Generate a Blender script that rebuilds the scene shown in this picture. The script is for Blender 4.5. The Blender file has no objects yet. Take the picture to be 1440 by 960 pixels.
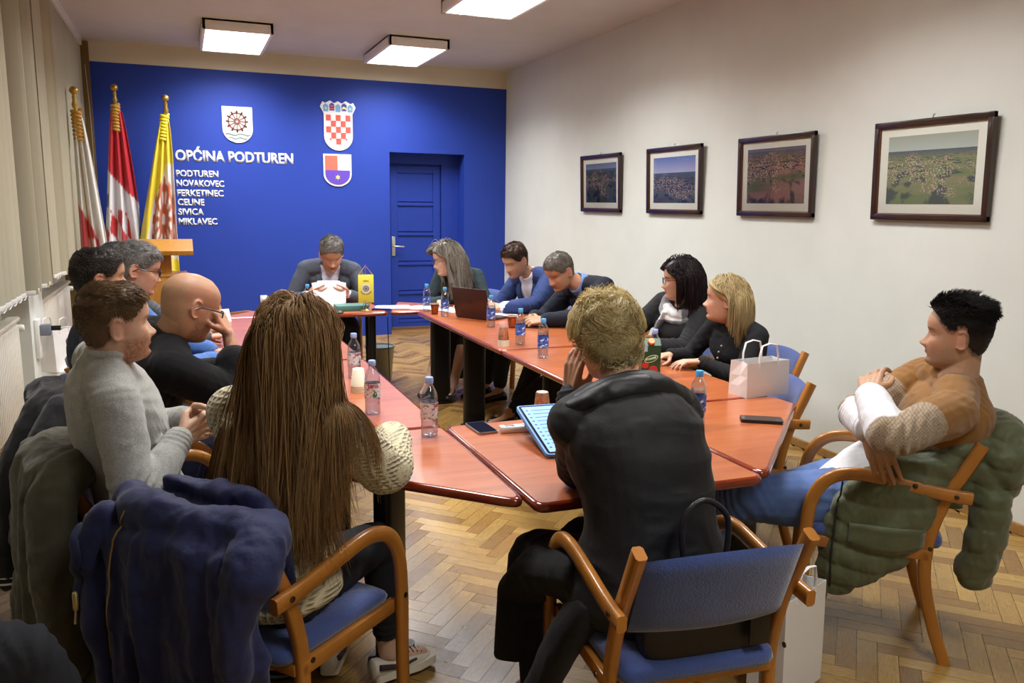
import bpy, bmesh, math, random
import numpy as np
from mathutils import Vector, Matrix, Euler
random.seed(7)
sc = bpy.context.scene
col = sc.collection
PI = math.pi
rng = np.random.default_rng(11)

# ---------------------------------------------------------------- colours
def lin(c):
    c = c/255.0
    return c/12.92 if c <= 0.04045 else ((c+0.055)/1.055)**2.4
def C3(r, g, b): return (lin(r), lin(g), lin(b), 1.0)

# ---------------------------------------------------------------- numpy noise
def _hash(ix, iy, iz, seed):
    h = (ix.astype(np.int64)*374761393 + iy.astype(np.int64)*668265263 + iz.astype(np.int64)*2147483647 + seed*1274126177) & 0xffffffff
    h = ((h ^ (h >> 13))*1274126177) & 0xffffffff
    h = h ^ (h >> 16)
    return (h & 0xffff)/65535.0
def vnoise(P, scale=1.0, seed=0):
    P = np.asarray(P, float)*scale
    i = np.floor(P).astype(np.int64); f = P-i; f = f*f*(3-2*f)
    r = 0
    for dx in (0, 1):
        wx = f[:, 0] if dx else 1-f[:, 0]
        for dy in (0, 1):
            wy = f[:, 1] if dy else 1-f[:, 1]
            for dz in (0, 1):
                wz = f[:, 2] if dz else 1-f[:, 2]
                r = r + wx*wy*wz*_hash(i[:, 0]+dx, i[:, 1]+dy, i[:, 2]+dz, seed)
    return r*2-1
def fbm(P, scale, seed=0, o=3):
    r = 0; a = 1.0; t = 0
    for k in range(o):
        r = r+a*vnoise(P, scale*2**k, seed+k*17); t += a; a *= .5
    return r/t
def sstep(x, a, b):
    t = np.clip((x-a)/(b-a), 0, 1); return t*t*(3-2*t)
def crom(x, xs, ys):
    xs = np.asarray(xs, float); ys = np.asarray(ys, float)
    m = np.gradient(ys, xs)
    x = np.clip(x, xs[0], xs[-1])
    i = np.clip(np.searchsorted(xs, x)-1, 0, len(xs)-2)
    h = xs[i+1]-xs[i]; t = (x-xs[i])/h
    return (2*t**3-3*t**2+1)*ys[i]+(t**3-2*t**2+t)*h*m[i]+(-2*t**3+3*t**2)*ys[i+1]+(t**3-t**2)*h*m[i+1]

# ---------------------------------------------------------------- mesh builder
def npv(v): return np.array([float(q) for q in v])
def unit(v):
    v = np.asarray(v, float); return v/(np.linalg.norm(v)+1e-12)
class MB:
    def __init__(s): s.v = []; s.f = []
    def add(s, vs, fs):
        o = len(s.v); s.v.extend([tuple(map(float, v)) for v in vs]); s.f.extend([tuple(i+o for i in f) for f in fs]); return s
    def box(s, x0, x1, y0, y1, z0, z1, b=0.0, M=None):
        if b <= 0:
            vs = [(x, y, z) for z in (z0, z1) for (x, y) in ((x0, y0), (x1, y0), (x1, y1), (x0, y1))]
            fs = [(3, 2, 1, 0), (4, 5, 6, 7), (0, 1, 5, 4), (1, 2, 6, 5), (2, 3, 7, 6), (3, 0, 4, 7)]
        else:
            b = min(b, (x1-x0)*.49, (y1-y0)*.49, (z1-z0)*.49)
            bm = bmesh.new()
            bmesh.ops.create_cube(bm, size=1)
            for q in bm.verts: q.co = Vector(((x0+x1)/2+q.co.x*(x1-x0), (y0+y1)/2+q.co.y*(y1-y0), (z0+z1)/2+q.co.z*(z1-z0)))
            bmesh.ops.bevel(bm, geom=list(bm.edges), offset=b, segments=2, profile=.5, affect='EDGES')
            bm.verts.index_update()
            vs = [tuple(q.co) for q in bm.verts]; fs = [tuple(q.index for q in f.verts) for f in bm.faces]; bm.free()
        if M is not None: vs = [tuple(M @ Vector(q)) for q in vs]
        return s.add(vs, fs)
    def loft(s, rings, closed=False, cap=True):
        n = len(rings[0]); vs = [p for r in rings for p in r]; fs = []
        m = len(rings)
        for i in range(m if closed else m-1):
            for j in range(n):
                a = i*n+j; b = i*n+(j+1) % n; c = ((i+1) % m)*n+(j+1) % n; d = ((i+1) % m)*n+j
                fs.append((a, b, c, d))
        if cap and not closed:
            fs.append(tuple(range(n-1, -1, -1))); fs.append(tuple((m-1)*n+j for j in range(n)))
        return s.add(vs, fs)
    def tube(s, pts, rad, n=12, caps=True, flat=1.0, up=None):
        """round-ended tube through pts with radii"""
        P = [npv(p) for p in pts]
        if not hasattr(rad, '__len__'): rad = [rad]*len(P)
        R = list(rad)
        if caps == 'round':
            d0 = unit(P[0]-P[1]); d1 = unit(P[-1]-P[-2]); r0 = R[0]; r1 = R[-1]
            pre = [(P[0]+d0*r0*math.sin(a), r0*math.cos(a)) for a in (PI/2*.98, PI/2*.75, PI/2*.5, PI/2*.25)]
            post = [(P[-1]+d1*r1*math.sin(a), r1*math.cos(a)) for a in (PI/2*.25, PI/2*.5, PI/2*.75, PI/2*.98)]
            P = [p for p, r in pre]+P+[p for p, r in post]; R = [r for p, r in pre]+R+[r for p, r in post]
        T = []
        for i in range(len(P)):
            a = P[max(0, i-1)]; b = P[min(len(P)-1, i+1)]; T.append(unit(b-a))
        u = npv(up) if up is not None else (np.array([0, 0, 1.]) if abs(T[0][2]) < .9 else np.array([1., 0, 0]))
        rings = []
        for i, p in enumerate(P):
            u = unit(u-T[i]*np.dot(u, T[i])); w = np.cross(T[i], u)
            rings.append([p+R[i]*(math.cos(k*2*PI/n)*w+flat*math.sin(k*2*PI/n)*u) for k in range(n)])
        return s.loft(rings, cap=bool(caps))
    def sweep(s, pts, prof, up=(1, 0, 0)):
        """sweep closed 2D profile [(a,b)] : a along 'side', b along 'up'"""
        P = [npv(p) for p in pts]; rings = []
        u = npv(up)
        for i in range(len(P)):
            t = unit(P[min(len(P)-1, i+1)]-P[max(0, i-1)])
            uu = unit(u-t*np.dot(u, t)); w = np.cross(t, uu)
            rings.append([P[i]+a*w+b*uu for a, b in prof])
        return s.loft(rings)
    def lathe(s, prof, n=24, M=None, cap=True, origin=(0, 0, 0)):
        o = origin
        rings = [[(o[0]+r*math.cos(k*2*PI/n), o[1]+r*math.sin(k*2*PI/n), o[2]+z) for k in range(n)] for r, z in prof]
        if M is not None: rings = [[tuple(M @ Vector(p)) for p in r] for r in rings]
        return s.loft(rings, cap=cap)
    def sphere(s, c, r, n=16, m=10):
        if not hasattr(r, '__len__'): r = (r, r, r)
        rings = []
        for i in range(m+1):
            a = -PI/2+PI*(i+.0)/m; a = max(-PI/2+.02, min(PI/2-.02, a))
            rings.append([(c[0]+r[0]*math.cos(a)*math.cos(k*2*PI/n), c[1]+r[1]*math.cos(a)*math.sin(k*2*PI/n), c[2]+r[2]*math.sin(a)) for k in range(n)])
        return s.loft(rings)
    def prism(s, poly, z0, z1, M=None):
        n = len(poly)
        vs = [(x, y, z0) for x, y in poly]+[(x, y, z1) for x, y in poly]
        if M is not None: vs = [tuple(M @ Vector(p)) for p in vs]
        fs = [tuple(range(n-1, -1, -1)), tuple(range(n, 2*n))]+[(j, (j+1) % n, n+(j+1) % n, n+j) for j in range(n)]
        return s.add(vs, fs)
    def mesh(s, name):
        me = bpy.data.meshes.new(name); me.from_pydata(s.v, [], s.f); me.update(); return me
    def build(s, name, mat=None, parent=None, smooth=True, loc=None, angle=40):
        me = s.mesh(name)
        return link(name, me, mat, parent, smooth, loc, angle)

def link(name, me, mat=None, parent=None, smooth=True, loc=None, angle=40):
    o = bpy.data.objects.new(name, me); col.objects.link(o)
    if mat: me.materials.append(mat)
    if parent: o.parent = parent
    if loc is not None: o.location = loc
    if smooth:
        me.polygons.foreach_set('use_smooth', [True]*len(me.polygons))
        if angle < 180:
            try: me.set_sharp_from_angle(angle=math.radians(angle))
            except Exception: pass
    return o
def tag(o, label=None, cat=None, group=None, kind=None):
    if label: o['label'] = label
    if cat: o['category'] = cat
    if group: o['group'] = group
    if kind: o['kind'] = kind
    return o
def empty(name, loc=(0, 0, 0), rz=0, label=None, cat=None, group=None, rot=None):
    o = bpy.data.objects.new(name, None); col.objects.link(o); o.empty_display_size = .1
    o.location = loc; o.rotation_euler = rot if rot is not None else (0, 0, rz)
    return tag(o, label, cat, group)
def kids(o): return [c for c in bpy.data.objects if c.parent == o]
def copy_tree(o, parent=None):
    c = o.copy(); col.objects.link(c); c.parent = parent
    for ch in kids(o): copy_tree(ch, c)
    return c
def round_poly(pts, r, n=4):
    out = []; m = len(pts)
    for i in range(m):
        p = npv(pts[i]); a = npv(pts[i-1]); b = npv(pts[(i+1) % m])
        ua = unit(a-p); ub = unit(b-p)
        ang = math.acos(max(-1, min(1, float(np.dot(ua, ub)))))
        if r <= 0: out.append(tuple(p)); continue
        t = r/math.tan(ang/2); t = min(t, np.linalg.norm(a-p)*.45, np.linalg.norm(b-p)*.45)
        A = p+ua*t; B = p+ub*t
        for k in range(n+1):
            q = k/n; out.append(tuple((1-q)**2*A+2*q*(1-q)*p+q*q*B))
    return out
def inset_poly(pts, d):
    m = len(pts); out = []
    for i in range(m):
        p = npv(pts[i]); a = npv(pts[i-1]); b = npv(pts[(i+1) % m])
        e1 = unit(p-a); e2 = unit(b-p)
        n1 = np.array([-e1[1], e1[0]]); n2 = np.array([-e2[1], e2[0]])
        k = unit(n1+n2); out.append(tuple(p+k*d/max(.2, float(np.dot(k, n1)))))
    return out
def remesh(mb, voxel, smooth=2, sf=.5):
    me = mb.mesh('tmp'); o = bpy.data.objects.new('tmp', me); col.objects.link(o)
    m = o.modifiers.new('r', 'REMESH'); m.mode = 'VOXEL'; m.voxel_size = voxel; m.adaptivity = 0
    if smooth:
        k = o.modifiers.new('s', 'SMOOTH'); k.factor = sf; k.iterations = smooth
    dg = bpy.context.evaluated_depsgraph_get(); dg.update()
    r = bpy.data.meshes.new_from_object(o.evaluated_get(dg))
    bpy.data.objects.remove(o); bpy.data.meshes.remove(me)
    return r
def getv(me):
    a = np.empty(len(me.vertices)*3, np.float32); me.vertices.foreach_get('co', a); return a.reshape(-1, 3).astype(float)
def setv(me, a): me.vertices.foreach_set('co', np.asarray(a, np.float32).ravel()); me.update()
def getn(me):
    a = np.empty(len(me.vertices)*3, np.float32); me.vertices.foreach_get('normal', a); return a.reshape(-1, 3).astype(float)
def setcol(me, c, name='col'):
    at = me.color_attributes.new(name=name, type='FLOAT_COLOR', domain='POINT')
    c = np.asarray(c, np.float32)
    if c.shape[1] == 3: c = np.hstack([c, np.ones((len(c), 1), np.float32)])
    at.data.foreach_set('color', c.ravel())
def delverts(me, mask):
    bm = bmesh.new(); bm.from_mesh(me); bm.verts.ensure_lookup_table()
    bmesh.ops.delete(bm, geom=[bm.verts[i] for i in np.nonzero(mask)[0]], context='VERTS')
    bm.to_mesh(me); bm.free(); me.update()

# ---------------------------------------------------------------- materials
_M = {}
def mat(name, color, rough=.6, metal=0, spec=.5, noise=0, nscale=8, bump=0, bscale=60, sheen=0, coat=0, attr=None, stretch=None,
        emit=None, estr=0, trans=0, ior=1.45, detail=4, color2=None, bdetail=3):
    if name in _M: return _M[name]
    m = bpy.data.materials.new(name); m.use_nodes = True; nt = m.node_tree; N = nt.nodes; L = nt.links
    b = N['Principled BSDF']
    b.inputs['Base Color'].default_value = color; b.inputs['Roughness'].default_value = rough; b.inputs['Metallic'].default_value = metal
    b.inputs['Specular IOR Level'].default_value = spec; b.inputs['IOR'].default_value = ior
    b.inputs['Sheen Weight'].default_value = sheen; b.inputs['Coat Weight'].default_value = coat; b.inputs['Coat Roughness'].default_value = .08
    b.inputs['Transmission Weight'].default_value = trans
    if emit: b.inputs['Emission Color'].default_value = emit; b.inputs['Emission Strength'].default_value = estr
    tc = N.new('ShaderNodeTexCoord'); mp = N.new('ShaderNodeMapping'); L.new(tc.outputs['Object'], mp.inputs['Vector'])
    if stretch: mp.inputs['Scale'].default_value = stretch
    src = None
    if attr:
        a = N.new('ShaderNodeAttribute'); a.attribute_name = attr; src = a.outputs['Color']
    if noise > 0 or color2:
        nz = N.new('ShaderNodeTexNoise'); nz.inputs['Scale'].default_value = nscale; nz.inputs['Detail'].default_value = detail
        L.new(mp.outputs['Vector'], nz.inputs['Vector'])
        if color2:
            rp = N.new('ShaderNodeMapRange'); rp.inputs['From Min'].default_value = .35; rp.inputs['From Max'].default_value = .65
            L.new(nz.outputs['Fac'], rp.inputs['Value'])
            mx = N.new('ShaderNodeMix'); mx.data_type = 'RGBA'; L.new(rp.outputs['Result'], mx.inputs['Factor'])
            mx.inputs['A'].default_value = color; mx.inputs['B'].default_value = color2
            src = mx.outputs['Result']
        else:
            mr = N.new('ShaderNodeMapRange'); mr.inputs['To Min'].default_value = 1-noise; mr.inputs['To Max'].default_value = 1+noise
            mr.inputs['From Min'].default_value = .3; mr.inputs['From Max'].default_value = .7
            L.new(nz.outputs['Fac'], mr.inputs['Value'])
            mx = N.new('ShaderNodeMix'); mx.data_type = 'RGBA'; mx.blend_type = 'MULTIPLY'; mx.inputs['Factor'].default_value = 1
            if src: L.new(src, mx.inputs['A'])
            else: mx.inputs['A'].default_value = color
            L.new(mr.outputs['Result'], mx.inputs['B']); src = mx.outputs['Result']
    if src: L.new(src, b.inputs['Base Color'])
    if bump > 0:
        n2 = N.new('ShaderNodeTexNoise'); n2.inputs['Scale'].default_value = bscale; n2.inputs['Detail'].default_value = bdetail
        L.new(mp.outputs['Vector'], n2.inputs['Vector'])
        bp = N.new('ShaderNodeBump'); bp.inputs['Strength'].default_value = bump; bp.inputs['Distance'].default_value = .01
        L.new(n2.outputs['Fac'], bp.inputs['Height']); L.new(bp.outputs['Normal'], b.inputs['Normal'])
    _M[name] = m
    return m
# ================================================================ CAMERA + ROOM
CAMZ = 1.6; YAW, PITCH, ROLL, F = .3836, .1670, .0121, 1141.5
BY = 9.75; RX = 3.82; LX = -1.18; CX = -.86; HC = 3.22; HB = 3.01
cam = bpy.data.cameras.new('camera'); co = bpy.data.objects.new('camera', cam); col.objects.link(co)
cam.sensor_width = 36; cam.lens = F/1440*36; cam.clip_start = .05
fw = Vector((math.sin(YAW)*math.cos(PITCH), math.cos(YAW)*math.cos(PITCH), -math.sin(PITCH)))
rt = Vector((math.cos(YAW), -math.sin(YAW), 0)); up = rt.cross(fw)
r2 = rt*math.cos(ROLL)+up*math.sin(ROLL); u2 = up*math.cos(ROLL)-rt*math.sin(ROLL)
co.matrix_world = Matrix(((r2.x, u2.x, -fw.x, 0), (r2.y, u2.y, -fw.y, 0), (r2.z, u2.z, -fw.z, CAMZ), (0, 0, 0, 1)))
sc.camera = co

def wood_floor():
    m = bpy.data.materials.new('parquet'); m.use_nodes = True; N = m.node_tree.nodes; L = m.node_tree.links; b = N['Principled BSDF']
    a = N.new('ShaderNodeAttribute'); a.attribute_name = 'col'
    uv = N.new('ShaderNodeUVMap'); uv.uv_map = 'UVMap'
    mp = N.new('ShaderNodeMapping'); mp.inputs['Scale'].default_value = (4, 46, 1); L.new(uv.outputs['UV'], mp.inputs['Vector'])
    nz = N.new('ShaderNodeTexNoise'); nz.inputs['Scale'].default_value = 1.6; nz.inputs['Detail'].default_value = 5; nz.inputs['Distortion'].default_value = 1.2
    L.new(mp.outputs['Vector'], nz.inputs['Vector'])
    mr = N.new('ShaderNodeMapRange'); mr.inputs['From Min'].default_value = .3; mr.inputs['From Max'].default_value = .7
    mr.inputs['To Min'].default_value = .66; mr.inputs['To Max'].default_value = 1.2; L.new(nz.outputs['Fac'], mr.inputs['Value'])
    mx = N.new('ShaderNodeMix'); mx.data_type = 'RGBA'; mx.blend_type = 'MULTIPLY'; mx.inputs['Factor'].default_value = 1
    L.new(a.outputs['Color'], mx.inputs['A']); L.new(mr.outputs['Result'], mx.inputs['B'])
    tc = N.new('ShaderNodeTexCoord'); n2 = N.new('ShaderNodeTexNoise'); n2.inputs['Scale'].default_value = 1.3; n2.inputs['Detail'].default_value = 5
    L.new(tc.outputs['Object'], n2.inputs['Vector'])
    m2 = N.new('ShaderNodeMapRange'); m2.inputs['From Min'].default_value = .35; m2.inputs['From Max'].default_value = .65
    m2.inputs['To Min'].default_value = .16; m2.inputs['To Max'].default_value = .34; L.new(n2.outputs['Fac'], m2.inputs['Value']); L.new(m2.outputs['Result'], b.inputs['Roughness'])
    L.new(mx.outputs['Result'], b.inputs['Base Color'])
    bp = N.new('ShaderNodeBump'); bp.inputs['Strength'].default_value = .12; bp.inputs['Distance'].default_value = .004
    L.new(nz.outputs['Fac'], bp.inputs['Height']); L.new(bp.outputs['Normal'], b.inputs['Normal'])
    return m
def build_floor():
    Lp, W = .30, .07; k = math.sqrt(.5)
    X0, X1, Y0, Y1 = LX-.05, RX+.05, -1.6, BY+.5
    vs = []; fs = []; cols = []; uvs = []
    # classic herringbone: unit cell pairs on a rotated lattice
    ex = np.array([k, k]); ey = np.array([-k, k])
    vs += [(X0, Y0, -.004), (X1, Y0, -.004), (X1, Y1, -.004), (X0, Y1, -.004)]; fs.append((0, 1, 2, 3))
    n = int(Lp/W+.5)
    R = 60
    g = .0008
    for i in range(-30, 125):
        for j in range(-7, 14):
            # horizontal plank at (i*W + j*2L? )
            ox = i*W + j*Lp; oy = i*W - j*Lp
            for kind in (0, 1):
                if kind == 0: a0, a1, b0, b1 = ox, ox+Lp, oy, oy+W
                else: a0, a1, b0, b1 = ox+Lp-0, ox+Lp+W, oy+W-Lp, oy+W
                if kind == 1: pass
                cx_ = (a0+a1)/2*ex[0]+(b0+b1)/2*ey[0]; cy_ = (a0+a1)/2*ex[1]+(b0+b1)/2*ey[1]
                if not (X0-.2 < cx_ < X1+.2 and Y0-.2 < cy_ < Y1+.2): continue
                q = [(a0+g, b0+g), (a1-g, b0+g), (a1-g, b1-g), (a0+g, b1-g)]
                pts = [ex*p[0]+ey*p[1] for p in q]
                if any(not (X0 < p[0] < X1 and Y0 < p[1] < Y1) for p in pts):
                    pts = [np.array([min(max(p[0], X0), X1), min(max(p[1], Y0), Y1)]) for p in pts]
                o = len(vs); vs += [(p[0], p[1], 0) for p in pts]; fs.append((o, o+1, o+2, o+3))
                t = random.random(); u = random.random()*9; w = random.random()*9
                base = np.array([lin(158), lin(122), lin(64)]); dark = np.array([lin(104), lin(68), lin(34)]); lt = np.array([lin(182), lin(150), lin(86)])
                c = base*(1-.5*t)+lt*.5*t if random.random() < .72 else base*.55+dark*.45
                c = c*(.86+.26*random.random()); cols.append(c)
                if kind == 0: uvs += [(u, w), (u+1, w), (u+1, w+.23), (u, w+.23)]
                else: uvs += [(u, w), (u, w+.23), (u+1, w+.23), (u+1, w)]
    me = bpy.data.meshes.new('floor'); me.from_pydata(vs, [], fs); me.update()
    ca = np.zeros((len(vs), 4), np.float32); ca[:4] = (.05, .028, .012, 1)
    ca[4:] = np.repeat(np.hstack([np.array(cols), np.ones((len(cols), 1))]), 4, axis=0)
    setcol(me, ca)
    ul = me.uv_layers.new(name='UVMap'); ua = np.zeros((len(vs), 2), np.float32); ua[4:] = np.array(uvs)
    ul.data.foreach_set('uv', ua.ravel())
    o = link('floor', me, wood_floor(), smooth=False); tag(o, kind='structure'); return o
build_floor()

def wallmat(name, c, rough=.85):
    return mat(name, c, rough, noise=.03, nscale=3, bump=.06, bscale=120, spec=.3)
M_WALL = wallmat('white_wall_paint', C3(210, 212, 204)); M_BLUE = mat('blue_wall_paint', C3(34, 62, 158), .6, noise=.03, nscale=3, bump=.05, bscale=90, spec=.4)
M_CEIL = wallmat('ceiling_paint', C3(206, 204, 202)); M_BAND = wallmat('cream_band', C3(212, 204, 184))
def struct(name, mb, m, parent=None, smooth=False):
    o = mb.build(name, m, parent, smooth=smooth)
    if parent is None: tag(o, kind='structure')
    return o
Y0 = -1.6
struct('ceiling', MB().box(LX-.1, RX+.1, Y0, BY+.1, HC, HC+.1), M_CEIL)
struct('wall_right', MB().box(RX, RX+.12, Y0, BY+.5, -.05, HC), M_WALL)
struct('wall_behind_camera', MB().box(LX, RX, Y0-.12, Y0, -.05, HC), M_WALL)
# back wall with door opening
DX0, DX1, DZ = 2.33, 3.27, 2.20
bw = MB(); T = .42
bw.box(LX-.1, DX0, BY, BY+T, -.05, HB); bw.box(DX1, RX, BY, BY+T, -.05, HB); bw.box(DX0, DX1, BY, BY+T, DZ, HB)
back = struct('wall_back', bw, M_BLUE)
bb = MB().box(LX-.1, RX, BY, BY+T, HB, HC); bo = bb.build('upper_band', M_BAND, back, smooth=False)
# door: recessed leaf with frame, five panels
d = MB(); DYf = BY+.30
d.box(DX0, DX1, DYf, DYf+.12, 0, DZ)
door = struct('door_1', d, M_BLUE)
lf = MB(); lx0, lx1 = DX0+.06, DX1-.22
lf.box(DX0, lx0, DYf-.05, DYf, 0, DZ); lf.box(lx1, DX1, DYf-.05, DYf, 0, DZ); lf.box(lx0, lx1, DYf-.05, DYf, DZ-.12, DZ)
lf.build('door_frame', M_BLUE, door, smooth=False)
pn = MB(); zs = [.10, .46, .83, 1.20, 1.57, 1.97]
for a, b in zip(zs[:-1], zs[1:]):
    pn.box(lx0+.10, lx1-.10, DYf-.012, DYf, a+.05, b, b=.006)
for z in zs[:-1]: pn.box(lx0+.10, lx1-.10, DYf-.03, DYf, z+.0, z+.035, b=.004)
pn.box(lx0+.01, lx0+.10, DYf-.025, DYf, .02, 2.06, b=.004); pn.box(lx1-.10, lx1-.01, DYf-.025, DYf, .02, 2.06, b=.004)
pn.box(lx0+.1, lx1-.1, DYf-.025, DYf, 1.97, 2.06, b=.004); pn.box(lx0+.1, lx1-.1, DYf-.025, DYf, .02, .1, b=.004)
pn.build('door_leaf', M_BLUE, door, smooth=False)
M_CHROME = mat('brushed_metal', C3(200, 198, 192), .28, metal=1)
M_PLATE = mat('handle_plate', C3(205, 203, 196), .35, metal=.7)
hm = MB().box(lx0+.02, lx0+.062, DYf-.036, DYf-.025, .95, 1.19, b=.003)
h = hm.build('door_handle', M_PLATE, door)
MB().tube([(lx0+.04, DYf-.03, 1.07), (lx0+.04, DYf-.075, 1.07), (lx0+.06, DYf-.085, 1.07), (lx0+.16, DYf-.08, 1.065)], .009, caps='round').build('lever', M_PLATE, h)
M_TRIMW = mat('trim_wood', C3(150, 112, 62), .45, noise=.15, nscale=30)
struct('trim_1', MB().box(DX0, DX1, BY+.0, DYf, 0, .012), mat('threshold_wood', C3(150, 110, 62), .4, noise=.2, nscale=20))
struct('trim_2', MB().box(lx0, lx1, DYf-.06, DYf-.04, 0, .05, b=.004), mat('threshold_dark', C3(110, 84, 60), .5))
# left: window wall, pilasters
lw = MB(); WZ0, WZ1 = .95, 2.95
wins = [(-.6, 1.6), (2.2, 4.4), (5.0, 6.35), (7.0, 9.1)]
ys = [Y0]+[q for w in wins for q in w]+[BY]
lw.box(LX-.2, LX, Y0, BY, -.05, WZ0); lw.box(LX-.2, LX, Y0, BY, WZ1, HC)
for i in range(0, len(ys), 2): lw.box(LX-.2, LX, ys[i], ys[i+1], WZ0, WZ1)
struct('wall_left', lw, M_WALL)
M_PVC = mat('white_plastic', C3(225, 225, 220), .35)
M_NIGHT = mat('night_glass', C3(14, 18, 26), .05, spec=.6)
for i, (a, b) in enumerate(wins):
    g = MB().box(LX-.12, LX-.11, a, b, WZ0, WZ1); w = struct('window_%d' % (i+1), g, M_NIGHT)
    f = MB()
    for (p, q, r, s_) in ((a, a+.06, WZ0, WZ1), (b-.06, b, WZ0, WZ1), ((a+b)/2-.04, (a+b)/2+.04, WZ0, WZ1)): f.box(LX-.11, LX-.05, p, q, r, s_)
    f.box(LX-.11, LX-.05, a, b, WZ0, WZ0+.06); f.box(LX-.11, LX-.05, a, b, WZ1-.06, WZ1); f.build('window_frame', M_PVC, w, smooth=False)
    MB().box(LX-.05, LX+.14, a-.05, b+.05, WZ0-.04, WZ0, b=.008).build('window_sill', M_PVC, w)
struct('trim_3', MB().box(LX, LX+.17, 6.38, 6.95, 0, WZ0, b=.0), M_WALL)
struct('baseboard_left', MB().box(LX, LX+.015, Y0, BY, 0, .07, b=.003), M_PVC)
struct('baseboard_right', MB().box(RX-.018, RX, Y0, BY, 0, .055, b=.004), M_TRIMW)
struct('trim_4', MB().box(CX-.14, CX+.0, Y0, BY, HC-.035, HC, b=.0), M_PVC)
# dark strip of wall at the far end of the blinds
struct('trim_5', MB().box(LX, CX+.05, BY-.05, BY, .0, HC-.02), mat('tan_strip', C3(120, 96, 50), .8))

# ---- vertical blinds
def blinds():
    m = mat('blind_fabric', C3(166, 160, 136), .9, noise=.06, nscale=3, bump=.1, bscale=300, stretch=(1, 1, .2))
    mdk = mat('blind_rail', C3(222, 220, 212), .4)
    spans = [(-.9, 1.8, 14), (2.0, 4.6, 20), (4.75, 6.55, 12), (6.75, 9.65, 26)]
    for si, (a, b, n) in enumerate(spans):
        root = empty('vertical_blind', (CX-.03, (a+b)/2, 0))
        tag(root, ['beige vertical blind nearest the camera at the left edge', 'beige vertical blind over the window behind the grey sweater man',
            'broad beige vertical blind hanging above the white radiator at the left', 'beige vertical blind by the red and white flag, its slats turned part open'][si], 'blind')
        MB().box(-.02, .03, (a-b)/2, (b-a)/2, HC-.075, HC-.036, b=.004).build('head_rail', mdk, root)
        zb = 1.03
        step = (b-a)/n
        for k in range(n):
            yc = (a-b)/2+step*(k+.5)
            yw = (a+b)/2+yc; ang = math.radians(9) if (yw < 5.45 or yw > 7.35) else math.radians([8, 12, 55, 62, 20, 66, 60, 30, 68, 64, 12, 10, 58, 66, 60, 62, 14, 8, 60, 66, 10, 12, 8, 60, 14, 10][k % 26])
            w = .0635; rr = []
            pts = [(math.sin(ang)*t*w+.006*(1-t*t)*math.cos(ang), math.cos(ang)*t*w-.006*(1-t*t)*math.sin(ang)) for t in (-1, -.6, -.2, .2, .6, 1)]
            vs = []
            for z in (zb, HC-.08):
                for (x, y) in pts: vs.append((x, yc+y, z))
            for z in (zb, HC-.08):
                for (x, y) in pts: vs.append((x+.0012, yc+y, z))
            n6 = 6; fs = []
            for j in range(5):
                fs.append((j, j+1, n6+j+1, n6+j)); fs.append((2*n6+j+1, 2*n6+j, 3*n6+j, 3*n6+j+1))
            fs += [(0, n6, 3*n6, 2*n6), (5, 2*n6+5, 3*n6+5, n6+5)]
            MB().add(vs, fs).build('slat', m, root)
            MB().box(-.008, .008, yc-.05, yc+.05, zb-.003, zb+.025, b=.003, M=Matrix.Translation((0, yc, 0)) @ Matrix.Rotation(-ang, 4, 'Z') @ Matrix.Translation((0, -yc, 0))).build('bottom_weight', mdk, root)
        ch = MB()
        q = [(0.012, (a-b)/2+step*(k/4.0), zb+.004-.018*abs(math.sin(k*PI/4))) for k in range(0, 4*n)]
        ch.tube(q, .0028, n=5); ch.build('bead_chain', mdk, root)
blinds()
cm = mat('pull_cord', C3(190, 190, 186), .6)
q = [(CX+.02+.02*math.sin(t*PI), 9.60, 2.95-1.55*t) for t in np.linspace(0, 1, 16)]
q += [(CX+.055+.03*math.sin(t*PI), 9.60, 1.40-.06*math.sin(t*PI)+.1*t) for t in np.linspace(0, 1, 8)]
tag(MB().tube(q, .003, n=6).build('pull_cord', cm), 'thin white blind pull cord hanging against the blue wall', 'cord')

# ---- radiators
def radiator(y0, y1, lab):
    r = empty('radiator', (LX+.09, (y0+y1)/2, 0)); tag(r, lab, 'radiator')
    w = y1-y0; m = mat('radiator_enamel', C3(222, 218, 205), .3)
    b = MB(); b.box(-.03, .03, -w/2, w/2, .14, .80, b=.01)
    n = int(w/.05)
    for i in range(n):
        y = -w/2+(i+.5)*w/n; b.box(.028, .04, y-.016, y+.016, .17, .77, b=.005)
    b.build('panel', m, r); g = MB()
    g.box(-.045, .05, -w/2, w/2, .80, .82, b=.004)
    for i in range(n*2):
        y = -w/2+(i+.5)*w/(n*2); g.box(-.04, .045, y-.006, y+.006, .82, .826)
    g.build('top_grille', m, r)
    MB().tube([(0, w/2, .2), (0, w/2+.05, .2), (0, w/2+.06, .0)], .01, n=10).build('pipe', m, r)
    v = MB().tube([(0, w/2, .74), (0, w/2+.06, .74)], .012, n=10); v.build('valve', M_PVC, r)
    MB().lathe([(.02, 0), (.024, .01), (.024, .05), (.018, .06)], 16, M=Matrix.Translation((0, w/2+.06, .74)) @ Matrix.Rotation(PI/2, 4, 'Y')).build('thermostat_head', M_PVC, r)
radiator(4.85, 6.2, 'white panel radiator at the left edge below the blinds')
radiator(7.1, 8.9, 'white panel radiator under the far window beside the red flag')
radiator(2.3, 4.2, 'white radiator behind the grey sweater man')

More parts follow.
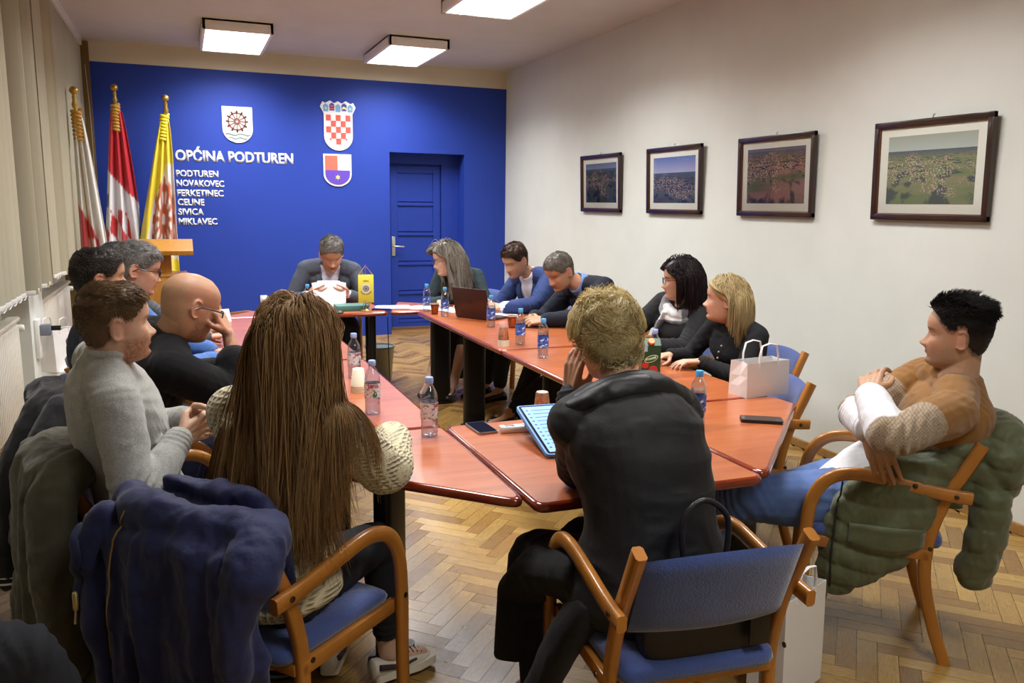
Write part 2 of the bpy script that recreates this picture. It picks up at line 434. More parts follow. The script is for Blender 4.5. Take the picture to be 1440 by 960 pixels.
# ---- ceiling lights
M_DIFF = mat('lamp_diffuser', C3(255, 255, 255), .5, emit=(1, .97, .92, 1), estr=6)
M_LAMPF = mat('lamp_housing', C3(238, 236, 232), .45)
def lamp(x0, x1, y0, y1, lab, power):
    xc, yc = (x0+x1)/2, (y0+y1)/2; w, l = (x1-x0)/2, (y1-y0)/2
    r = empty('ceiling_lamp', (xc, yc, HC)); tag(r, lab, 'ceiling light', 'fluorescent ceiling lamps')
    h = MB(); t = .03; H = .10
    h.box(-w, -w+t, -l, l, -H, 0, b=.004); h.box(w-t, w, -l, l, -H, 0, b=.004); h.box(-w, w, -l, -l+t, -H, 0, b=.004); h.box(-w, w, l-t, l, -H, 0, b=.004)
    h.box(-w, w, -l, l, -.02, 0)
    h.build('housing', M_LAMPF, r)
    MB().box(-w+t, w-t, -l+t, l-t, -H+.012, -.03).build('diffuser', M_DIFF, r, smooth=False)
    lv = MB()
    for i in range(1, 4):
        x = -w+i*2*w/4; lv.box(x-.006, x+.006, -l+t, l-t, -H-.002, -H+.012)
    for i in range(1, 16):
        y = -l+i*2*l/16; lv.box(-w+t, w-t, y-.0015, y+.0015, -H, -H+.012)
    lv.build('louvre', mat('louvre_white', C3(240, 240, 236), .4, emit=(1, .97, .92, 1), estr=1.6), r, smooth=False)
    ld = bpy.data.lights.new('lamp_light', 'AREA'); ld.shape = 'RECTANGLE'; ld.size = 2*w-.08; ld.size_y = 2*l-.08; ld.energy = power; ld.color = (.98, .985, 1); ld.spread = math.radians(144)
    lo = bpy.data.objects.new('lamp_light', ld); col.objects.link(lo); lo.parent = r; lo.location = (0, 0, -H-.006)
LP = 50
lamp(.25, .87, 8.12, 9.32, 'fluorescent ceiling lamp on the left, above the crests on the blue wall', LP)
lamp(1.95, 2.57, 8.12, 9.32, 'fluorescent ceiling lamp above the blue door', LP)
lamp(2.03, 2.65, 5.45, 6.65, 'nearer fluorescent ceiling lamp cut by the top edge of the photo', LP)
for (a, b, p) in ((.25, 5.4, LP), (.25, 2.7, LP*.75), (2.03, 2.7, LP*.9), (1.15, -.4, LP*.55)):  # last lamp, overhead by the camera, is added to brighten the foreground
    lamp(a, a+.62, b, b+1.2, 'unseen fluorescent ceiling lamp above the frame', p)
w = bpy.data.worlds.new('world'); sc.world = w; w.use_nodes = True
w.node_tree.nodes['Background'].inputs[0].default_value = (.02, .03, .05, 1); w.node_tree.nodes['Background'].inputs[1].default_value = .3
sc.view_settings.view_transform = 'Standard'; sc.view_settings.look = 'None'; sc.view_settings.gamma = 1; sc.view_settings.exposure = 0
try: sc.view_settings.use_curve_mapping = False
except Exception: pass
sc.cycles.max_bounces = 8; sc.cycles.diffuse_bounces = 5; sc.cycles.glossy_bounces = 4; sc.cycles.transmission_bounces = 8; sc.cycles.transparent_max_bounces = 12
sc.cycles.caustics_reflective = False; sc.cycles.caustics_refractive = False; sc.cycles.sample_clamp_indirect = 6
sc.cycles.use_denoising = True

# ---- blue-wall lettering and crests
M_LET = mat('white_lettering', C3(232, 234, 238), .4)
def text_mesh(txt, size, bold=.0, spacing=1.0):
    cu = bpy.data.curves.new('t', 'FONT'); cu.body = txt; cu.size = size; cu.offset = bold; cu.extrude = .0; cu.space_character = spacing; cu.resolution_u = 4
    o = bpy.data.objects.new('t', cu); col.objects.link(o); dg = bpy.context.evaluated_depsgraph_get(); dg.update()
    me = bpy.data.meshes.new_from_object(o.evaluated_get(dg)); bpy.data.objects.remove(o)
    return me
def flat_text(name, txt, width, height, m, parent=None, bold=.012, M=None, thick=.0015, loc=None):
    me = text_mesh(txt, 1.0, bold)
    v = getv(me); mn = v.min(0); mx = v.max(0)
    v[:, 0] = (v[:, 0]-mn[0])/(mx[0]-mn[0])*width; v[:, 1] = (v[:, 1]-(0 if not height else 0))*((height/.72) if height else width/(mx[0]-mn[0]))
    setv(me, v)
    bm = bmesh.new(); bm.from_mesh(me)
    r = bmesh.ops.extrude_face_region(bm, geom=list(bm.faces)); bmesh.ops.translate(bm, vec=(0, 0, thick), verts=[q for q in r['geom'] if isinstance(q, bmesh.types.BMVert)])
    if M is not None: bmesh.ops.transform(bm, matrix=M, verts=bm.verts)
    bm.normal_update(); bm.to_mesh(me); bm.free()
    return link(name, me, m, parent, smooth=False, loc=loc)
WM = Matrix(((1, 0, 0, 0), (0, 0, -1, 0), (0, 1, 0, 0), (0, 0, 0, 1)))   # text plane facing -y
# ================================================================ WALL DECOR
def wtext(txt, x0, x1, z, h, lab, bold=.036):
    o = flat_text('wall_lettering', txt, x1-x0, h, M_LET, bold=bold, M=WM, thick=.002, loc=(x0, BY-.0025, z))
    tag(o, lab, 'lettering', 'white lettering on the blue wall')
wtext('OPĆINA PODTUREN', -.04, 1.21, 2.03, .115, 'large white lettering reading OPĆINA PODTUREN on the blue wall')
for t, x1, z in (('PODTUREN', .395, 1.86), ('NOVAKOVEC', .45, 1.755), ('FERKETINEC', .44, 1.65), ('CELINE', .235, 1.55), ('SIVICA', .225, 1.445), ('MIKLAVEC', .36, 1.34)):
    wtext(t, -.04, x1, z, .07, 'small white wall lettering reading %s below the large heading' % t, .034)
def shield_poly(w, h, n=14, top=None):
    p = [(-w/2, h/2), (-w/2, -h*.12)]
    for k in range(1, n): 
        a = PI+PI*k/n; p.append((w/2*math.cos(a), -h*.12+(h*.38)*math.sin(a)))
    p += [(w/2, -h*.12), (w/2, h/2)]
    return p[::-1] if False else p
def wplate(name, poly, m, parent, z0, z1):
    mb = MB(); mb.prism(poly, z0, z1, M=WM); return mb.build(name, m, parent, smooth=False)
M_SW = mat('crest_white', C3(226, 224, 226), .45); M_SBR = mat('crest_brown', C3(132, 88, 76), .5); M_SG = mat('crest_green', C3(110, 136, 128), .5)
M_SRED = mat('crest_red', C3(206, 84, 72), .5); M_SOR = mat('crest_orange', C3(222, 108, 88), .5); M_SPU = mat('crest_purple', C3(98, 70, 180), .5); M_SYE = mat('crest_yellow', C3(236, 222, 130), .5)
M_SLB = mat('crest_light_blue', C3(110, 160, 200), .5); M_SDB = mat('crest_dark_blue', C3(60, 62, 150), .5)
def wheel(name, m, parent, cx, cz, R, z0, z1, hub_m=None, plane=True):
    mb = MB(); Mx = WM if plane is True else plane
    n = 36
    for k in range(n):
        a, b = 2*PI*k/n, 2*PI*(k+1)/n
        for (r0, r1) in ((R*.70, R*.84), (R*.10, R*.30)):
            mb.prism([(cx+r0*math.cos(a), cz+r0*math.sin(a)), (cx+r1*math.cos(a), cz+r1*math.sin(a)), (cx+r1*math.cos(b), cz+r1*math.sin(b)), (cx+r0*math.cos(b), cz+r0*math.sin(b))], z0, z1, M=Mx)
    for k in range(12):
        a = 2*PI*k/12; c, s = math.cos(a), math.sin(a); w = R*.045
        mb.prism([(cx+c*R*.25-s*w, cz+s*R*.25+c*w), (cx+c*R*.25+s*w, cz+s*R*.25-c*w), (cx+c*R*.98+s*w*1.2, cz+s*R*.98-c*w*1.2), (cx+c*R*.98-s*w*1.2, cz+s*R*.98+c*w*1.2)], z0, z1, M=Mx)
        w = R*.09; mb.prism([(cx+c*R*.86-s*w, cz+s*R*.86+c*w), (cx+c*R*.86+s*w, cz+s*R*.86-c*w), (cx+c*R*1.0+s*w*.7, cz+s*R*1.0-c*w*.7), (cx+c*R*1.0-s*w*.7, cz+s*R*1.0+c*w*.7)], z0, z1, M=Mx)
    return mb.build(name, m, parent, smooth=False)
def wave(x0, x1, z, amp, w, ph=0, n=24):
    P = [(x0+(x1-x0)*t, z+amp*math.sin(2*PI*t*2+ph)) for t in np.linspace(0, 1, n)]
    return [(x, q+w/2) for x, q in P]+[(x, q-w/2) for x, q in P[::-1]]
def quadstrip(mb, poly, z0, z1, M):
    h = len(poly)//2
    for i in range(h-1): mb.prism([poly[i], poly[len(poly)-1-i], poly[len(poly)-2-i], poly[i+1]], z0, z1, M=M)
r = empty('wall_crest', (.62, BY, 2.435), label='white shield with a brown water wheel and two green waves', cat='crest')
wplate('shield', shield_poly(.32, .39), M_SW, r, .002, .012)
wheel('wheel', M_SBR, r, -.005, .035, .118, .012, .016)
mb = MB(); quadstrip(mb, wave(-.135, .135, -.105, .008, .012), .012, .016, WM); quadstrip(mb, wave(-.10, .10, -.145, .008, .012), .012, .016, WM); mb.build('waves', M_SG, r, smooth=False)
# chequered crest
r = empty('wall_crest', (1.73, BY, 2.44), label='red and white chequered shield under a crown of five small shields', cat='crest')
pl = [(-.165, .17), (-.205, .245), (-.175, .30), (-.145, .285), (-.09, .315), (-.045, .285), (0, .31), (.045, .285), (.09, .315), (.145, .285), (.175, .30), (.205, .245), (.165, .17)]
sh = shield_poly(.33, .42); sh = [(x, z-.035) for x, z in sh][1:-1]
wplate('shield', pl+sh[::-1], M_SW, r, .002, .012)
mb = MB(); cs = .056
for i in range(5):
    for j in range(5):
        if (i+j) % 2 == 0:
            x0 = -.14+i*cs; z1 = .155-j*.066
            if j == 4 and i in (0, 4): mb.prism([(x0+(.03 if i == 0 else 0), z1), (x0+(cs if i == 0 else .026), z1), (x0+(cs if i == 0 else 0), z1-.03)], .012, .016, M=WM); continue
            mb.prism([(x0, z1), (x0, z1-.066), (x0+cs, z1-.066), (x0+cs, z1)], .012, .016, M=WM)
mb.build('red_squares', M_SRED, r, smooth=False)
for i, m in enumerate((M_SLB, M_SDB, M_SLB, M_SDB, M_SLB)):
    x = -.14+i*.07; z = .225+(.012 if i in (1, 3) else 0); x += (.0 if i not in (0, 4) else (.0))
    wplate('crown_shield', [(x-.027, z-.035), (x+.027, z-.035), (x+.031, z+.03), (x, z+.055), (x-.031, z+.03)], m, r, .012, .015)
    mb = MB()
    if i == 0 or i == 4: mb.prism([(x+.012*math.cos(a*PI/5)*(1 if a % 2 else .6), z+.002+.014*math.sin(a*PI/5)*(1 if a % 2 else .6)) for a in range(10)], .015, .017, M=WM); mb.build('star', M_SYE, r, smooth=False)
    elif i == 1: mb.prism([(x-.025, z-.02), (x+.025, z-.02), (x+.025, z-.006), (x-.025, z-.006)], .015, .017, M=WM); mb.prism([(x-.025, z+.01), (x+.025, z+.01), (x+.025, z+.024), (x-.025, z+.024)], .015, .017, M=WM); mb.build('red_bars', M_SRED, r, smooth=False)
    elif i == 3: mb.prism([(x-.02, z-.025), (x-.008, z-.01), (x+.012, z-.012), (x+.022, z-.03), (x+.024, z+.0), (x+.0, z+.014), (x-.02, z+.01)], .015, .017, M=WM); mb.build('goat', M_SYE, r, smooth=False)
# purple crest
r = empty('wall_crest', (1.71, BY, 1.97), label='shield quartered orange and white over purple with a yellow star', cat='crest')
wplate('shield', shield_poly(.325, .37), M_SW, r, .002, .012)
wplate('orange_quarter', [(-.142, .165), (-.142, .0), (0, 0), (0, .165)], M_SOR, r, .012, .016)
p = [(-.142, 0), (-.142, -.045)]+[(.142*math.cos(PI+PI*k/12), -.045+.12*math.sin(PI+PI*k/12)) for k in range(1, 12)]+[(.142, -.045), (.142, 0)]
wplate('purple_half', p, M_SPU, r, .012, .016)
mb = MB()
for k in range(6):
    a = PI/2+k*PI/3; mb.prism([(.034*math.cos(a), -.08+.034*math.sin(a)), (.014*math.cos(a+PI/6), -.08+.014*math.sin(a+PI/6)), (0, -.08), (.014*math.cos(a-PI/6), -.08+.014*math.sin(a-PI/6))], .016, .019, M=WM)
mb.build('star', M_SYE, r, smooth=False)
# socket on blue wall
r = empty('wall_socket', (.87, BY, .49), label='white double wall socket low on the blue wall with a plug and cable', cat='socket')
MB().box(-.082, -.004, -.012, 0, -.042, .042, b=.004).build('socket_plate', M_PVC, r); MB().box(.004, .082, -.012, 0, -.05, .034, b=.004).build('socket_plate', M_PVC, r)
MB().lathe([(.02, 0), (.02, .03), (.012, .035)], 14, M=Matrix.Translation((-.043, -.01, 0)) @ Matrix.Rotation(PI/2, 4, 'X')).build('plug', M_PVC, r)
MB().tube([(-.043, -.045, 0), (-.043, -.06, -.03), (-.04, -.03, -.15), (-.02, -.02, -.35), (0, -.03, -.48)], .004, n=8).build('cable', M_PVC, r)

# ---- framed aerial photographs
def aerial(name, sky, sky2, field, field2, roof, tree, hor, seed, rs):
    m = bpy.data.materials.new(name); m.use_nodes = True; N = m.node_tree.nodes; L = m.node_tree.links; b = N['Principled BSDF']
    b.inputs['Roughness'].default_value = .25; b.inputs['Specular IOR Level'].default_value = .4
    tc = N.new('ShaderNodeTexCoord'); sep = N.new('ShaderNodeSeparateXYZ'); L.new(tc.outputs['Generated'], sep.inputs[0])
    def math_(op, a, bb=None, c=None):
        n = N.new('ShaderNodeMath'); n.operation = op
        for i, q in enumerate((a, bb, c)):
            if q is None: continue
            if isinstance(q, (int, float)): n.inputs[i].default_value = q
            else: L.new(q, n.inputs[i])
        return n.outputs[0]
    def mix(f, A, B):
        n = N.new('ShaderNodeMix'); n.data_type = 'RGBA'
        if isinstance(f, (int, float)): n.inputs['Factor'].default_value = f
        else: L.new(f, n.inputs['Factor'])
        for k, q in (('A', A), ('B', B)):
            if isinstance(q, tuple): n.inputs[k].default_value = q
            else: L.new(q, n.inputs[k])
        return n.outputs['Result']
    u, v = sep.outputs['Y'], sep.outputs['Z']
    # perspective ground coords
    dz = math_('MAXIMUM', math_('SUBTRACT', hor, v), .015)
    inv = math_('DIVIDE', .22, dz)
    gx = math_('MULTIPLY', math_('SUBTRACT', u, .5), math_('ADD', inv, .4)); gy = inv
    cb = N.new('ShaderNodeCombineXYZ'); L.new(gx, cb.inputs[0]); L.new(gy, cb.inputs[1]); cb.inputs[2].default_value = seed
    fl = N.new('ShaderNodeTexNoise'); fl.inputs['Scale'].default_value = 2.2; fl.inputs['Detail'].default_value = 3
    mp = N.new('ShaderNodeMapping'); mp.inputs['Rotation'].default_value = (0, 0, .5); mp.inputs['Scale'].default_value = (.5, 3, 1); L.new(cb.outputs[0], mp.inputs[0]); L.new(mp.outputs[0], fl.inputs[0])
    f1 = math_('MULTIPLY', math_('SUBTRACT', fl.outputs['Fac'], .4), 5.0); cl = N.new('ShaderNodeClamp'); L.new(f1, cl.inputs[0])
    ground = mix(cl.outputs[0], field, field2)
    tr = N.new('ShaderNodeTexNoise'); tr.inputs['Scale'].default_value = 7; tr.inputs['Detail'].default_value = 6; L.new(cb.outputs[0], tr.inputs[0])
    t1 = N.new('ShaderNodeClamp'); L.new(math_('MULTIPLY', math_('SUBTRACT', tr.outputs['Fac'], .52), 14.0), t1.inputs[0])
    ground = mix(t1.outputs[0], ground, tree)
    vo = N.new('ShaderNodeTexVoronoi'); vo.inputs['Scale'].default_value = rs; L.new(tc.outputs['Generated'], vo.inputs[0])
    v1 = N.new('ShaderNodeClamp'); L.new(math_('MULTIPLY', math_('SUBTRACT', .42, vo.outputs['Distance']), 9.0), v1.inputs[0])
    # village band mask
    vn = N.new('ShaderNodeTexNoise'); vn.inputs['Scale'].default_value = 3.2; vn.inputs['Detail'].default_value = 2; L.new(tc.outputs['Generated'], vn.inputs[0])
    band = math_('MULTIPLY', math_('SUBTRACT', vn.outputs['Fac'], math_('MULTIPLY', math_('ABSOLUTE', math_('SUBTRACT', v, hor-.28)), .75)), 1.0)
    bm_ = N.new('ShaderNodeClamp'); L.new(math_('MULTIPLY', math_('SUBTRACT', band, .30), 9.0), bm_.inputs[0])
    rc = mix(vo.outputs['Color'], roof, C3(196, 184, 170))
    ground = mix(math_('MULTIPLY', v1.outputs[0], bm_.outputs[0]), ground, rc)
    hz = N.new('ShaderNodeClamp'); L.new(math_('SUBTRACT', 1.0, math_('MULTIPLY', dz, 9.0)), hz.inputs[0])
    ground = mix(math_('MULTIPLY', hz.outputs[0], .85), ground, C3(78, 92, 110))
    skc = mix(math_('DIVIDE', math_('SUBTRACT', v, hor), max(.05, 1-hor)), sky, sky2)
    st = math_('GREATER_THAN', v, hor)
    L.new(mix(st, ground, skc), b.inputs['Base Color'])
    return m
M_FR = mat('picture_frame_wood', C3(46, 26, 18), .3, noise=.2, nscale=10, coat=.4); M_FRI = mat('picture_frame_inner', C3(96, 52, 28), .3); M_MAT = mat('passepartout', C3(222, 222, 208), .7)
AER = [aerial('aerial_print_a', C3(120, 128, 150), C3(104, 110, 140), C3(70, 76, 66), C3(54, 60, 60), C3(160, 100, 96), C3(40, 44, 60), .86, 1.3, 44),
       aerial('aerial_print_b', C3(160, 160, 190), C3(92, 112, 170), C3(80, 88, 92), C3(70, 70, 88), C3(150, 100, 100), C3(46, 54, 80), .66, 4.1, 42),
       aerial('aerial_print_c', C3(120, 104, 120), C3(96, 90, 110), C3(90, 96, 76), C3(140, 104, 100), C3(176, 104, 100), C3(50, 54, 70), .95, 7.7, 38),
       aerial('aerial_print_d', C3(176, 184, 178), C3(158, 164, 150), C3(112, 126, 92), C3(138, 132, 104), C3(186, 146, 132), C3(78, 88, 88), .78, 2.6, 46)]
pics = [(6.74, 7.55, 'smallest-looking framed aerial village photo, farthest of the four on the white wall'), (5.46, 6.27, 'framed aerial photo with a wide blue sky on the white wall'),
        (4.22, 5.0, 'framed aerial photo filled with pink village roofs on the white wall'), (2.97, 3.73, 'large framed aerial photo of green fields and village, nearest of the four')]
for i, (a, b, lab) in enumerate(pics):
    z0, z1 = 1.54, 2.09; yc, zc = (a+b)/2, (z0+z1)/2; hw, hh = (b-a)/2, (z1-z0)/2
    r = empty('picture_frame', (RX-.012, yc, zc), label=lab, cat='picture', rot=(0, -math.radians(2.2), 0), group='framed aerial photographs on the right wall')
    t = .034
    def rails(t0, t1, x0, x1, bb=.005):
        m_ = MB()
        for (p, q, s_, u_) in ((-hw+t0, -hw+t1, -hh+t0, hh-t0), (hw-t1, hw-t0, -hh+t0, hh-t0), (-hw+t0, hw-t0, -hh+t0, -hh+t1), (-hw+t0, hw-t0, hh-t1, hh-t0)): m_.box(x0, x1, p, q, s_, u_, b=bb)
        return m_
    rails(0, t, -.034, -.004).build('frame', M_FR, r); rails(t-.010, t+.004, -.027, -.012, .002).build('frame_lip', M_FRI, r)
    MB().box(-.014, -.006, -hw+.02, hw-.02, -hh+.02, hh-.02).build('passepartout', M_MAT, r, smooth=False)
    MB().box(-.0155, -.014, -hw+.095, hw-.095, -hh+.09, hh-.085).build('print', AER[i], r, smooth=False)
    MB().tube([(-.01, 0, hh), (-.012, 0, hh+.012), (0, 0, hh+.02)], .004, n=6).build('hanger', M_CHROME, r)
    tl = MB().add([(-.0168, -hw+t, -hh+t), (-.0168, hw-t, -hh+t), (-.0168, hw-t, hh-t), (-.0168, -hw+t, hh-t)], [(0, 3, 2, 1)])
    gl = bpy.data.materials.get('picture_glass')
    if not gl:
        gl = bpy.data.materials.new('picture_glass'); gl.use_nodes = True; N = gl.node_tree.nodes; L = gl.node_tree.links; N.remove(N['Principled BSDF'])
        tr_ = N.new('ShaderNodeBsdfTransparent'); g_ = N.new('ShaderNodeBsdfGlossy'); g_.inputs['Roughness'].default_value = .02; fr_ = N.new('ShaderNodeFresnel'); fr_.inputs[0].default_value = 1.25
        mx_ = N.new('ShaderNodeMixShader'); L.new(fr_.outputs[0], mx_.inputs[0]); L.new(tr_.outputs[0], mx_.inputs[1]); L.new(g_.outputs[0], mx_.inputs[2]); L.new(mx_.outputs[0], N['Material Output'].inputs[0])
    tl.build('glass', gl, r, smooth=False)

# ---- flags on poles
M_GOLD = mat('gilded_pole', C3(196, 160, 78), .3, metal=.8)
def flag(loc, lean, height, poleH, cfun, lab, cord, wtop, wbot, zbot, seed, face):
    r = empty('flag', loc, label=lab, cat='flag', group='flags in the corner by the blue wall')
    top = npv((lean[0], lean[1], poleH))
    MB().tube([(0, 0, .05), tuple(top)], .014, n=12).build('pole', M_GOLD, r)
    MB().sphere(tuple(top+npv((0, 0, .03))), .036).lathe([(.016, poleH-.12), (.026, poleH-.09), (.014, poleH-.05), (.02, poleH-.02)], 14, origin=(lean[0], lean[1], 0)).build('finial', M_GOLD, r)
    MB().lathe([(.16, 0), (.16, .03), (.05, .06), (.022, .1), (.02, .2)], 24).build('stand', M_GOLD, r)
    cr = MB()
    hh = []
    for k in range(120):
        t = k/119; z = poleH-.13-.26*t; a = t*2*PI*8; c = npv((lean[0]*z/poleH, lean[1]*z/poleH, z)); hh.append(c+npv((math.cos(a)*.032, math.sin(a)*.032, 0)))
    cr.tube(hh, .0165, n=8); cr.build('twisted_cord', cord, r)
    # cloth: folded surface hanging from the pole
    n, m = 90, 70; V_ = []; uv = []
    zt = poleH-.20
    dirx = npv((math.cos(face), math.sin(face), 0)); dn = npv((-math.sin(face), math.cos(face), 0))
    for i in range(m):
        t = i/(m-1); z = zt+(zbot-zt)*t
        ax = npv((lean[0]*z/poleH, lean[1]*z/poleH, z)); W = wtop+(wbot-wtop)*(t**.8)
        for j in range(n):
            s = j/(n-1)
            ph = s*2*PI*3.2+seed
            d = (.012+.05*t)*math.sin(ph+1.2*math.sin(t*2+seed))
            x = (s-.42)*W+.012*math.sin(ph*.7+t*4)*t
            V_.append(ax+dirx*x+dn*(d-.02)); uv.append((s, t))
    V_ = np.array(V_); fs = [(i*n+j, i*n+j+1, (i+1)*n+j+1, (i+1)*n+j) for i in range(m-1) for j in range(n-1)]
    me = bpy.data.meshes.new('cloth'); me.from_pydata([tuple(p) for p in V_], [], fs); me.update()
    setcol(me, np.array([[lin(q) for q in cfun(s, t)] for s, t in uv]))
    o = link('cloth', me, mat('flag_silk', C3(255, 255, 255), .45, attr='col', sheen=.3), r, angle=180)
    so = o.modifiers.new('t', 'SOLIDIFY'); so.thickness = .003
    return r
def f_cro(s, t):
    # diagonal hanging: red top, white middle, blue right-lower, chequer lower left
    e = t*1.0+(s-.5)*-.18
    c = (190, 30, 48) if e < .40 else (226, 226, 232)
    if s > .62 and t > .52+(1-s)*1.0: c = (28, 52, 140)
    if s > .75 and t > .72: c = (28, 52, 140)
    u = (s-.30)*5.2+(t-.6)*2.0; w = (t-.70)*8.0-(s-.3)*2.5
    if .02 < s < .66 and .52+abs(s-.3)*.1 < t < .96:
        c = (196, 40, 48) if (math.floor(u*1.3)+math.floor(w*1.1)) % 2 == 0 else (232, 232, 236)
    if s < .1 and .44 < t < .52: c = (40, 60, 130)
    return c
def f_yel(s, t):
    c = (222, 204, 40)
    cx_, cy_ = .60, .56; x = (s-cx_)*1.0; y = (t-cy_)*2.4
    bot = .80-.04*math.cos((s-.6)*4)
    if s > .30-(t-.2)*.30 and t > .24+max(0, (.65-s))*.5 and t < bot:
        c = (224, 218, 214)
        R = math.hypot(x*1.0, y*.62); a = math.degrees(math.atan2(y*.62, x)) % 30
        if R < .36:
            if .245 < R < .31: c = (184, 98, 60)
            elif R < .13 and R > .05: c = (184, 98, 60)
            elif (a < 7.5 or a > 22.5) and R > .1 and R < .36: c = (184, 98, 60)
        for q in (.705, .755):
            if abs(t-q-.02*math.sin(s*12)) < .008: c = (34, 84, 62)
    return c
def f_county(s, t):
    if t < .50+(s-.5)*.25: return (222, 220, 214)
    if t < .60 and s > .7: return (222, 220, 214)
    if .55 < t < .62 and .3 < s < .6: return (222, 220, 214)
    if .60 < t < .66 and .3 < s < .6: return (60, 74, 170)
    return (186, 34, 46)
M_CORD1 = mat('gold_cord', C3(196, 150, 62), .5); M_CORD2 = mat('yellow_cord', C3(224, 206, 48), .5)
flag((-.60, 9.35, 0), (.03, .0), 1, 2.68, f_cro, 'red, white and blue flag with a chequered shield on a gilded pole', M_CORD1, .10, .46, .62, 1.0, 0)
flag((-.40, 9.30, 0), (.30, .0), 1, 2.60, f_yel, 'yellow flag with a brown wheel behind the lectern', M_CORD2, .08, .46, .62, 2.3, 0)
flag((-.70, 8.1, 0), (-.12, .1), 1, 2.50, f_county, 'white and red flag on a gilded pole beside the blinds', M_CORD1, .08, .30, .38, .3, .2)

# ---- lectern
M_LW = mat('lectern_wood', C3(176, 122, 48), .38, noise=.14, nscale=5, stretch=(6, 6, .8), coat=.2)
r = empty('lectern', (-.2, 8.45, 0), label='yellowish wooden lectern with sloping top in front of the blue wall', cat='lectern')
MB().box(-.26, .20, -.18, .22, .0, .90, b=.006).build('base_cabinet', M_LW, r)
MB().box(-.27, .215, -.19, .23, .89, .915, b=.005).build('ledge', M_LW, r)
MB().box(-.04, .08, .0, .14, .91, 1.14, b=.005).build('column', M_LW, r)
MB().box(-.24, .25, -.2, .24, -.014, .014, b=.004, M=Matrix.Translation((.03, .03, 1.155)) @ Matrix.Rotation(math.radians(14), 4, 'X')).build('sloping_top', M_LW, r)
MB().box(-.24, .25, -.21, -.195, -.014, .03, b=.003, M=Matrix.Translation((.03, .03, 1.155)) @ Matrix.Rotation(math.radians(14), 4, 'X')).build('book_rest', M_LW, r)
mk = MB().box(-.04, .03, -.02, .02, 0, .02, b=.006, M=Matrix.Translation((-.27, 8.36, 1.155)))
tag(mk.build('microphone_base', mat('black_plastic', C3(22, 22, 24), .35)), 'small black device lying on the lectern top', 'device')

# ---- waste bin
r = empty('waste_bin', (1.62, 7.25, 0), label='grey metal waste basket on the floor below the far table', cat='bin')
MB().lathe([(.10, 0), (.105, .01), (.13, .30), (.134, .305), (.128, .305), (.10, .015), (.09, .012)], 28, cap=True).build('bin_body', mat('grey_metal_bin', C3(150, 152, 150), .4, metal=.5), r)
MB().lathe([(.133, .295), (.138, .30), (.138, .312), (.13, .312), (.128, .30)], 28).build('bin_rim', mat('bin_rim', C3(96, 110, 108), .4), r)
# table cable
tag(MB().tube([(1.49, 6.37, .70), (1.492, 6.365, .5), (1.50, 6.37, .2), (1.50, 6.40, .01), (1.42, 6.9, .006), (1.2, 7.6, .006)], .004, n=6).build('black_cable', mat('black_plastic', C3(22, 22, 24), .35)), 'thin black cable hanging from the far table joint to the floor', 'cable')
# power strip/charger + paper bag at left
r = empty('wall_outlet_box', (LX+.17, 6.55, .62), label='white outlet box with a black plug on the pilaster under the blinds', cat='outlet')
MB().box(0, .03, -.06, .06, -.14, .14, b=.008).build('outlet_cover', M_PVC, r)
MB().box(.03, .10, -.03, .03, .02, .10, b=.008).build('charger', mat('grey_plastic', C3(120, 126, 140), .4), r)
MB().tube([(.10, 0, .07), (.16, 0, .07)], .018, n=10).build('plug', mat('black_plastic', C3(22, 22, 24), .35), r)
MB().tube([(.16, 0, .07), (.22, 0, .075), (.27, .02, .02), (.29, .03, -.12)], .004, n=8).build('cord', M_PVC, r)
M_BAG = mat('white_paper', C3(226, 224, 222), .75, bump=.2, bscale=9)
def paper_bag(loc, rz, w, d, h, lab, hang=False):
    r = empty('paper_bag', loc, rz, lab, 'bag')
    mb = MB(); rr = []
    for z, k in ((0, 1), (h*.3, .99), (h*.6, .95), (h, .9)):
        rr.append([(-w/2, -d/2*k, z), (w/2, -d/2*k, z), (w/2*(1.0), 0, z+0), (w/2, d/2*k, z), (-w/2, d/2*k, z), (-w/2, 0, z)])
        if k < 1: rr[-1][2] = (w/2-.02*(1-k)*10, 0, z); rr[-1][5] = (-w/2+.02*(1-k)*10, 0, z)
    n = 6; vs = [p for q in rr for p in q]; fs = [tuple(range(n))]
    for i in range(3):
        for j in range(n): fs.append((i*n+j, i*n+(j+1) % n, (i+1)*n+(j+1) % n, (i+1)*n+j))
    mb.add(vs, fs); o = mb.build('bag_body', M_BAG, r, smooth=False); s_ = o.modifiers.new('t', 'SOLIDIFY'); s_.thickness = .002
    for y in (-d/2*.88, d/2*.88):
        P = [(-w*.22, y, h-.03), (-w*.22, y, h+.03), (-w*.17, y, h+.075), (0, y, h+.085), (w*.17, y, h+.075), (w*.22, y, h+.03), (w*.22, y, h-.03)]
        MB().tube(P, .006, n=8, flat=.5).build('handle', M_BAG, r)
    return r
paper_bag((LX+.26, 6.80, .35), 1.2, .30, .14, .30, 'white paper bag by the wall outlet at the left edge')
tag(MB().box(LX+.1, LX+.42, 6.66, 6.96, 0, .35, b=.01).build('low_stool', M_PVC), 'white low box under the paper bag by the left wall', 'box')
